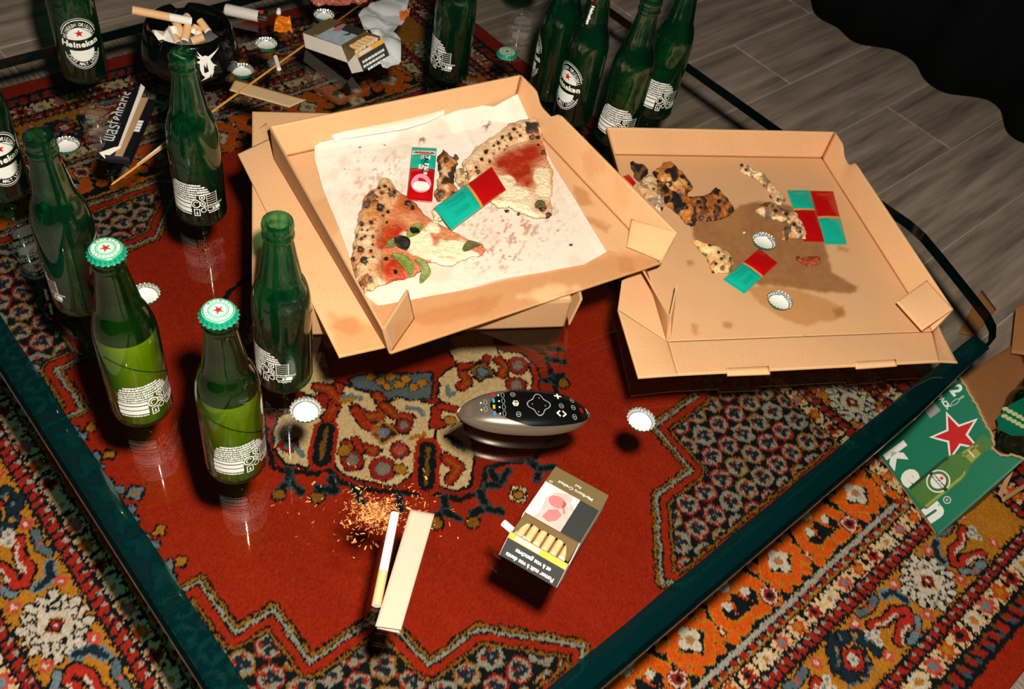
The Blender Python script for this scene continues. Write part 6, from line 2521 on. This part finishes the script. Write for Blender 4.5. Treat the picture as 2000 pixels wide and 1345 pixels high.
crinkle('sweet_wrapper', [(540, 30), (566, 30), (572, 60), (534, 58)], TZ + 0.005, (226, 122, 24), 'small shiny orange wrapper between the lighter and the cap at the back', 'wrapper', 0.005)
cigw = MB()
p0_, p1_ = at(545, 16, TZ + 0.006), at(544, 27, TZ + 0.006)
cigw.tube([p0_ - p0_, (p1_ - p0_) * 0.3, p1_ - p0_], [0.0018, 0.0034, 0.0034], 10)
tag(cigw.build('filter_tip', CIGW, None, True, loc=p0_), 'tiny white paper cone standing by the orange wrapper', 'filter tip')
cigw = MB()
p0_, p1_ = at(538, 111, TZ + 0.0036), at(545, 135, TZ + 0.0036)
cigw.tube([p0_ - p0_, p1_ - p0_], 0.0031, 14)
fo3 = cigw.build('filter_tip', CIGW, None, loc=p0_)
auto_smooth(fo3)
tag(fo3, 'loose white cigarette filter beside the long wooden stick', 'filter tip')
crinkle('paper_bag', [(590, -30), (730, -30), (716, 2), (616, 6)], TZ + 0.012, (170, 90, 70), 'reddish crumpled wrapper cut off by the top edge of the photo', 'wrapper', 0.01, seed=9)
crinkle('sweet_wrapper', [(780, 22), (802, 12), (798, 30), (782, 38)], TZ + 0.006, (206, 110, 50), 'scrap of orange wrapper at the right of the crumpled foil', 'wrapper', 0.004, seed=5)
# long wooden stick and a short pale one
st_ = MB()
s0, s1_ = at(716, 0, TZ + 0.0022), at(217, 361, TZ + 0.0022)
e0 = s0 + (s0 - s1_) * 0.02
st_.tube([e0 - s1_, (s0 - s1_) * 0.5, (s0 - s1_) * 0.01, (s1_ - s1_)], [0.0018, 0.0017, 0.0015, 0.0006], 10)
so = st_.build('wooden_stick', solid('bamboo', (206, 146, 66), 0.6, noise=0.2, nscale=200), None, True, loc=s1_)
tag(so, 'long thin wooden stick lying diagonally across the far left of the table', 'stick')
st_ = MB()
s0, s1_ = at(326, 277, TZ + 0.0024), at(268, 322, TZ + 0.0024)
st_.tube([(0, 0, 0), (s1_ - s0) * 0.15, s1_ - s0], [0.0022, 0.0020, 0.0013], 10)
so = st_.build('cotton_bud', solid('pale_stick', (196, 200, 190), 0.6), None, True, loc=s0)
tag(so, 'short pale stick with a white tip lying beside the wooden stick', 'stick')
# beige card strip sliding under the boxes
zc_ = TZ + 0.0022
cp_o = at(530, 182, TZ)
P_ = quad_pts(at(459, 155, zc_), at(640, 206, zc_), at(600, 219, zc_), at(448, 176, zc_), 40, 8)
P_ = P_[:, :31]
o = sheet('card_strip', P_ - cp_o, KR, 0.0010, card_cols(P_, lin((196, 164, 122)), 44))
o.location = Vector(cp_o)
tag(o, 'beige card strip lying behind the stacked pizza boxes', 'card')

# ---- black rolling paper box with lettering
ZK = lambda a, b, z: at(a / 3.956, 80 + b / 3.956, z)
BLK = solid('black_box_card', (14, 16, 24), 0.45)
WBD = solid('white_box_card', (226, 216, 198), 0.7)
BRP = solid('brown_paper', (178, 138, 100), 0.85, noise=0.1, nscale=200)
kb = empty('rolling_paper_box', ZK(960, 660, TZ).tolist(), 0, 'small black box of rolling papers with white lettering and opened flap, left of the stick', 'rolling papers')
oK = np.array(kb.location)


def hexa(name, top4, h, mat, parent, org):
    b = MB()
    t = [np.asarray(q) - org for q in top4]
    lo = [q - np.array([0, 0, h]) for q in t]
    b.add(t + lo, [(0, 1, 2, 3), (7, 6, 5, 4)] + [(i, i + 4, (i + 1) % 4 + 4, (i + 1) % 4) for i in range(4)])
    return b.build(name, mat, parent)


hexa('tray', [ZK(820, 880, TZ + 0.012), ZK(1000, 905, TZ + 0.012), ZK(1190, 455, TZ + 0.012), ZK(1070, 430, TZ + 0.012)], 0.0112, BLK, kb, oK)
hexa('papers', [ZK(885, 885, TZ + 0.0135), ZK(945, 890, TZ + 0.0135), ZK(1145, 440, TZ + 0.0135), ZK(1085, 432, TZ + 0.0135)], 0.0013, BRP, kb, oK)
hexa('tray_end', [ZK(808, 878, TZ + 0.0165), ZK(992, 898, TZ + 0.0165), ZK(1003, 922, TZ + 0.0140), ZK(815, 905, TZ + 0.0140)], 0.0040, BLK, kb, oK)
fl4 = [ZK(772, 858, TZ + 0.020), ZK(925, 806, TZ + 0.0155), ZK(1118, 355, TZ + 0.0155), ZK(1092, 332, TZ + 0.0185)]
hexa('flap_lining', [ZK(915, 812, TZ + 0.0150), ZK(935, 815, TZ + 0.0150), ZK(1120, 358, TZ + 0.0160), ZK(1088, 330, TZ + 0.0185)], 0.0008, WBD, kb, oK)
hexa('flap_lining', [ZK(766, 862, TZ + 0.0180), ZK(918, 806, TZ + 0.0160), ZK(935, 820, TZ + 0.0145), ZK(808, 905, TZ + 0.0130)], 0.0008, WBD, kb, oK)
fq = [ZK(790, 845, TZ + 0.0172), ZK(912, 812, TZ + 0.0162), ZK(1090, 338, TZ + 0.0182), ZK(980, 400, TZ + 0.0165)]
flp = hexa('flap', fq, 0.0009, BLK, kb, oK)
# blackletter name on the flap, drawn with broken-pen strokes
GL = {'w': [[(0, 6), (0, 1), (1.2, 0)], [(2.4, 6), (2.4, 1), (3.6, 0)], [(4.8, 6), (4.8, 1), (3.6, 0)], [(1.2, 0), (2.4, 1)]],
      'a': [[(0.4, 5.4), (2, 6), (3, 5), (3, 0.6), (3.8, 0)], [(3, 3.4), (0.4, 2.6), (0.4, 0.6), (1.4, 0), (3, 1.2)]],
      's': [[(3, 5.2), (1.6, 6), (0.4, 4.8), (0.6, 3.8), (2.8, 2.4), (3, 1), (1.6, 0), (0.2, 0.9)]],
      't': [[(1, 8), (1, 1), (2.2, 0), (3, 0.6)], [(0, 6), (2.8, 6)]],
      'e': [[(3, 1), (1.8, 0), (0.4, 1), (0.4, 4.8), (1.8, 6), (3, 4.6), (0.6, 2.8)]],
      'd': [[(0.6, 8.4), (2.4, 7), (3.2, 5), (3.2, 1), (1.8, 0), (0.4, 1), (0.4, 4.6), (1.6, 5.6), (3, 4.6)]],
      'p': [[(0.6, 6.4), (0.6, -2.6)], [(0.6, 5), (2, 6), (3.2, 5), (3.2, 1), (1.8, 0), (0.6, 0.8)]],
      'r': [[(0.6, 6.2), (0.6, 0.6), (1.4, 0)], [(0.6, 4.6), (2, 6), (2.8, 5)]],
      'i': [[(0.6, 6.2), (0.6, 0.8), (1.6, 0)], [(0.4, 8), (1.0, 8.4)]]}
WID = {'w': 6.2, 'a': 4.9, 's': 4.2, 't': 4.0, 'e': 4.2, 'd': 4.6, 'p': 4.6, 'r': 3.9, 'i': 2.6}
word = 'wastedparis'
tot = sum(WID[c] for c in word)
kl = Flat()
xx = 0.0
for ch in word:
    for stx in GL[ch]:
        for p_, q_ in zip(stx, stx[1:]):
            dx, dy = q_[0] - p_[0], q_[1] - p_[1]
            nx_, ny_ = 0.50, 0.34                    # broad pen held at a slant
            l2_ = math.hypot(dx, dy)
            ox_, oy_ = -dy / l2_ * 0.40, dx / l2_ * 0.40
            kl.poly([(xx + p_[0] - ox_, p_[1] - oy_), (xx + p_[0] + ox_, p_[1] + oy_), (xx + q_[0] + ox_, q_[1] + oy_), (xx + q_[0] - ox_, q_[1] - oy_)], 0)
            kl.poly([(xx + p_[0] - nx_, p_[1] - ny_), (xx + p_[0] + nx_, p_[1] + ny_), (xx + q_[0] + nx_, q_[1] + ny_), (xx + q_[0] - nx_, q_[1] - ny_)], 0)
    xx += WID[ch]
t0_, t1_ = ZK(868, 770, TZ + 0.0176), ZK(1036, 392, TZ + 0.0176)
ax_ = (t1_ - t0_) / tot
upv = np.cross([0, 0, 1], ax_)
upv = upv / np.linalg.norm(upv) * np.linalg.norm(ax_) * 0.92
kk0 = t0_ - upv * 0.6 - ax_ * 0.0


def on_flap(a, b):
    p = kk0 + ax_ * a + upv * b
    # plane of the flap
    n = np.cross(fq[1] - fq[0], fq[3] - fq[0])
    z = fq[0][2] - (n[0] * (p[0] - fq[0][0]) + n[1] * (p[1] - fq[0][1])) / n[2]
    return (p[0] - oK[0], p[1] - oK[1], z + 0.0010 - oK[2])


link_mesh('lettering', kl.mesh('lettering', [M['white_print']], on_flap), flp)
# small white print on the tray
kq = Flat()
for i in range(4):
    kq.rect(-1.5, i * 2.4, 1.5, i * 2.4 + 2.0)
k0_, k1_ = ZK(1052, 700, TZ + 0.0126), ZK(1088, 612, TZ + 0.0126)
kv = (k1_ - k0_) / 9.4
ku = np.cross(kv, [0, 0, 1])
link_mesh('tray_print', kq.mesh('tray_print', [M['white_print']], lambda a, b: tuple(k0_ + kv * b + ku * a - oK)), kb)

# ================================================================== BEER CARTON ON THE FLOOR
GRN = solid('carton_green', (12, 116, 84), 0.45, noise=0.06, nscale=60)
BRC = solid('carton_inside_brown', (176, 116, 66), 0.85, noise=0.12, nscale=40)
TORN = solid('torn_card_edge', (196, 150, 104), 0.9)
cNL, cNR, cFL = at(1700, 866, 0.0105), at(1831, 1046, 0.0105), at(1868, 730, 0.155)
cNL = cNL + (cNL - cNR) * 0.03
pn_ = np.cross(cNR - cNL, cFL - cNL)
pn_ /= np.linalg.norm(pn_)


def fpx(x, y, off=0.0):
    """place on the carton's upper face behind a photo pixel"""
    d_ = CF * F_PX + CR * (x - 1000.0) - CU * (y - 672.5)
    t_ = ((cNL + pn_ * off - CAM) @ pn_) / (d_ @ pn_)
    return CAM + d_ * t_


carton = empty('beer_carton', (-0.10, 1.13, 0.0085), 0, 'torn green cardboard beer carton with red star, on the rug beyond the table edge', 'carton')
oR = np.array(carton.location)
cFL2 = fpx(1866, 731)
cFL3 = cFL2 + (cNL - fpx(1700, 866))
farE = [cFL3] + [fpx(a, b) for a, b in ((1866, 731), (1873, 735), (1880, 748), (1888, 757), (1890, 766), (1896, 774), (1902, 786), (1907, 790), (1912, 803), (1918, 816), (1923, 826), (1927, 835), (1936, 846), (1940, 865), (1937, 876), (1955, 891), (1977, 889), (2000, 897))]
nearE = [cNL, cNR]
rgtE = [farE[-1], cNR]
fP = coons(farE, rgtE, nearE, [cFL3, cNL], 60, 40)
up_f = sheet('face_panel', fP - oR, GRN, 0.0012, parent=carton)
fP2 = fP - pn_ * 0.0014
sheet('face_lining', fP2 - oR, BRC, 0.0008, parent=carton)
te = MB()
te.tube([p - oR + pn_ * 0.0004 + np.array([0.0015 * math.sin(i * 2.1), 0.002, 0]) for i, p in enumerate(resample(farE[1:], 50))], 0.0022, 5)
te.build('torn_edge', TORN, carton)
rl = np.array([0, 0, 1.0])


def drop(p, z=0.010):
    return np.array([p[0], p[1], z])


def cquad(name, a, b, c, d, mat, th=0.0016):
    P_ = quad_pts(a, b, c, d, 12, 12)
    return sheet(name, P_ - oR, mat, th, parent=carton)


cquad('back_wall', farE[-1] + np.array([-0.03, 0.20, -0.06]), cFL3 + np.array([0.05, 0.25, -0.05]), drop(cFL3 + np.array([0.05, 0.27, 0])), drop(farE[-1] + np.array([-0.03, 0.22, 0])), BRC)
cquad('side_wall', cNR, farE[-1], drop(farE[-1]), drop(cNR), GRN)
cquad('side_wall', cFL3, cNL, drop(cNL), drop(cFL3), GRN)
cquad('bottom_panel', drop(cFL3 + np.array([0.05, 0.27, 0]), 0.0115), drop(farE[-1] + np.array([-0.03, 0.22, 0]), 0.0115), drop(cNR + np.array([-0.004, 0.0, 0]), 0.0115), drop(cNL, 0.0115), BRC, 0.001)
# torn inner flaps
cquad('torn_flap', at(1872, 738, 0.10), at(1992, 664, 0.06), at(2030, 790, 0.05), at(1930, 845, 0.07), BRC)
cquad('torn_flap', at(1985, 600, 0.11), at(2030, 572, 0.12), at(2030, 696, 0.10), at(1975, 689, 0.09), BRC)
cquad('torn_flap', at(1918, 566, 0.020), at(1946, 604, 0.014), at(1905, 655, 0.012), at(1872, 650, 0.012), BRC)
lfq = [at(1947, 815, 0.135), at(1972, 790, 0.140), at(2030, 760, 0.14), at(2030, 850, 0.115), at(1978, 850, 0.12), at(1952, 838, 0.125)]
lb2 = MB()
lb2.add([p - oR for p in lfq] + [p - oR - [0, 0, 0.0016] for p in lfq], [(0, 1, 2, 3, 4, 5), (11, 10, 9, 8, 7, 6)] + [(i, i + 6, (i + 1) % 6 + 6, (i + 1) % 6) for i in range(6)])
lbo = lb2.build('torn_flap', GRN, carton)
lau = Flat()
for i in range(5):
    for s_ in (-1, 1):
        lau.disc(1962 + i * 9 + s_ * 1, 806 + i * 5.0 - s_ * (7), 6.5, 4.0, 0, 10)
cream = solid('carton_cream_print', (206, 214, 150), 0.5)
link_mesh('laurel_print', lau.mesh('laurel_print', [cream], lambda a, b: tuple(at(a, b, 0.1375 - (b - 800) * 0.0002) + np.array([0, 0, 0.0012]) - oR)), lbo)
# torn strips at the right
for a, b, c, d in (((1937, 876, .13), (1975, 893, .12), (1972, 897, .115), (1940, 884, .125)), ((1950, 965, .06), (1972, 915, .08), (1980, 918, .08), (1957, 972, .055)), ((1957, 972, .05), (2010, 940, .05), (2010, 948, .045), (1960, 980, .045))):
    cquad('torn_strip', at(*a), at(*b), at(*c), at(*d), TORN)

# ---- print on the face: uv in millimetres, u to the right (+X), v up (+Y)
eu = (cNR - cNL) / np.linalg.norm(cNR - cNL)
ev = np.cross(pn_, eu)
if ev[1] < 0:
    ev = -ev


def uv(x, y):
    p = fpx(x, y) - cNL
    return np.array([p @ eu, p @ ev]) * 1000


def on_face(off):
    k = pn_ if pn_[2] > 0 else -pn_
    return lambda a, b: tuple(cNL + eu * a / 1000 + ev * b / 1000 + k * off - oR)


CM = [M['white_print'], M['red_print'], solid('carton_bottle_green', (74, 120, 50), 0.45, noise=0.3, nscale=60), solid('carton_bottle_dark', (22, 66, 40), 0.45), solid('carton_bottle_light', (150, 160, 70), 0.45), M['grey_print']]
lay1, lay2, lay3, lay4 = Flat(), Flat(), Flat(), Flat()
c_ = uv(1868, 850)
tip = uv(1849, 806)
R_ = float(np.hypot(*(tip - c_))) * 0.92
rot = math.atan2(tip[1] - c_[1], tip[0] - c_[0]) - PI / 2
lay1.star(c_[0], c_[1], R_ * 1.16, 0, rot, 0.42)
lay2.star(c_[0], c_[1], R_ * 0.95, 1, rot, 0.40)
bits = []


def bit(name):
    f_ = Flat()
    bits.append((name, f_))
    return f_


for ch, pxy, sz in (('k', (1736, 898), 52), ('e', (1766, 941), 52), ('n', (1812, 1007), 52)):
    q = uv(*pxy)
    bit('letter').text(ch, q[0], q[1], sz, 0, 0.0, 0.06)
q = uv(1716, 862)
bit('letter').rect(q[0] - 6, q[1] - 2, q[0] + 6, q[1] + 6, 0)
q = uv(1856, 764)
bit('lettering').text('12', q[0] - 2, q[1], 26, 0, 0.0, 0.04)
q = uv(1843, 782)
bit('lettering').text('PACK', q[0] + 2, q[1] - 4, 10.5, 0, 0.0, 0.05)
q = uv(1818, 797)
bit('code_patch').rect(q[0] - 13, q[1] - 10, q[0] + 13, q[1] + 10, 5)
q = uv(1866, 785)
bit('bottle_icon').ring(q[0], q[1], 3.5, 8, 0.8, 0, 2 * PI, 0, 14)
bit('bottle_icon').ring(q[0], q[1] + 12, 1.4, 5, 0.8, 0, 2 * PI, 0, 10)
q = uv(1850, 976)
bit('trade_mark').ring(q[0], q[1], 6, 6, 1.2, 0, 2 * PI, 0, 18)
bit('trade_mark').text('R', q[0], q[1] - 2.6, 7, 0)
# printed bottle: axis from foot to mouth
b0, b1 = uv(1790, 975), uv(1932, 858)
ax2 = (b1 - b0) / np.hypot(*(b1 - b0))
nx2 = np.array([-ax2[1], ax2[0]])
Lb2 = float(np.hypot(*(b1 - b0)))
hw2 = Lb2 * 0.150


def bp(l):
    return [tuple(b0 + ax2 * (t_ * Lb2) + nx2 * (w_ * hw2)) for t_, w_ in l]


prof2 = [(0, 0.86), (0.02, 1), (0.50, 1), (0.56, 0.96), (0.62, 0.78), (0.66, 0.60), (0.90, 0.44), (0.905, 0.54), (0.99, 0.50), (1.0, 0.44)]
lay3.poly(bp(prof2 + [(t_, -w_) for t_, w_ in prof2[::-1]]), 2)
lay4.poly(bp([(0.02, 1), (0.50, 1), (0.56, 0.96), (0.56, 0.72), (0.5, 0.78), (0.02, 0.78)]), 3)
lay4.poly(bp([(0.03, -0.72), (0.54, -0.72), (0.60, -0.55), (0.58, -0.80), (0.5, -0.92), (0.03, -0.92)]), 4)
lay4.poly(bp([(0.68, 0.34), (0.88, 0.24), (0.88, 0.12), (0.68, 0.18)]), 4)
lay4.poly(bp([(0.70, -0.5), (0.84, -0.42), (0.84, 0.4), (0.70, 0.5)]), 4)
lay5 = Flat()
lc_ = b0 + ax2 * Lb2 * 0.31
lay5.ring(lc_[0], lc_[1], hw2 * 0.82, hw2 * 0.86, hw2 * 0.10, 0, 2 * PI, 0, 30)
lay5.disc(lc_[0], lc_[1] + 0, hw2 * 0.52, hw2 * 0.56, 0, 24)
lay6 = Flat()
lrot = math.atan2(ax2[1], ax2[0]) - PI / 2
lay6.poly([tuple(lc_ + ax2 * a + nx2 * b) for a, b in ((-hw2 * 0.14, -hw2 * 0.9), (hw2 * 0.14, -hw2 * 0.9), (hw2 * 0.14, hw2 * 0.9), (-hw2 * 0.14, hw2 * 0.9))], 3)
sp2 = lc_ + ax2 * hw2 * 0.34
lay8 = Flat()
lay8.star(sp2[0], sp2[1], hw2 * 0.20, 1, lrot)
sp3 = b0 + ax2 * Lb2 * 0.86
lay9 = Flat()
lay9.star(sp3[0], sp3[1], hw2 * 0.14, 1, lrot)
lay7 = Flat()
q = lc_ - ax2 * hw2 * 0.08
lay7.text('Heineken', q[0], q[1], hw2 * 0.30, 0, lrot, 0.05)
q = b0 + ax2 * Lb2 * 0.76
lay7.text('Heineken', q[0], q[1], hw2 * 0.17, 0, lrot, 0.05)
for i, l_ in enumerate((lay1, lay2, lay3, lay4, lay5, lay6, lay7, lay8, lay9)):
    link_mesh('face_print', l_.mesh('face_print', CM, on_face(0.0006 + 0.00022 * i)), up_f)
for nm_, l_ in bits:
    link_mesh(nm_, l_.mesh(nm_, CM, on_face(0.0006)), up_f)
# a bottle left lying in the carton, foot towards the opening
bp_ = at(1982, 866, 0.085)
bz = bottle(float(bp_[0]), float(bp_[1]), 0, 'green bottle lying inside the torn carton, its foot towards the opening', z=0.085)
bz.rotation_euler = (math.radians(-101), 0, 0.30)
bz['group'] = 'green beer bottles'
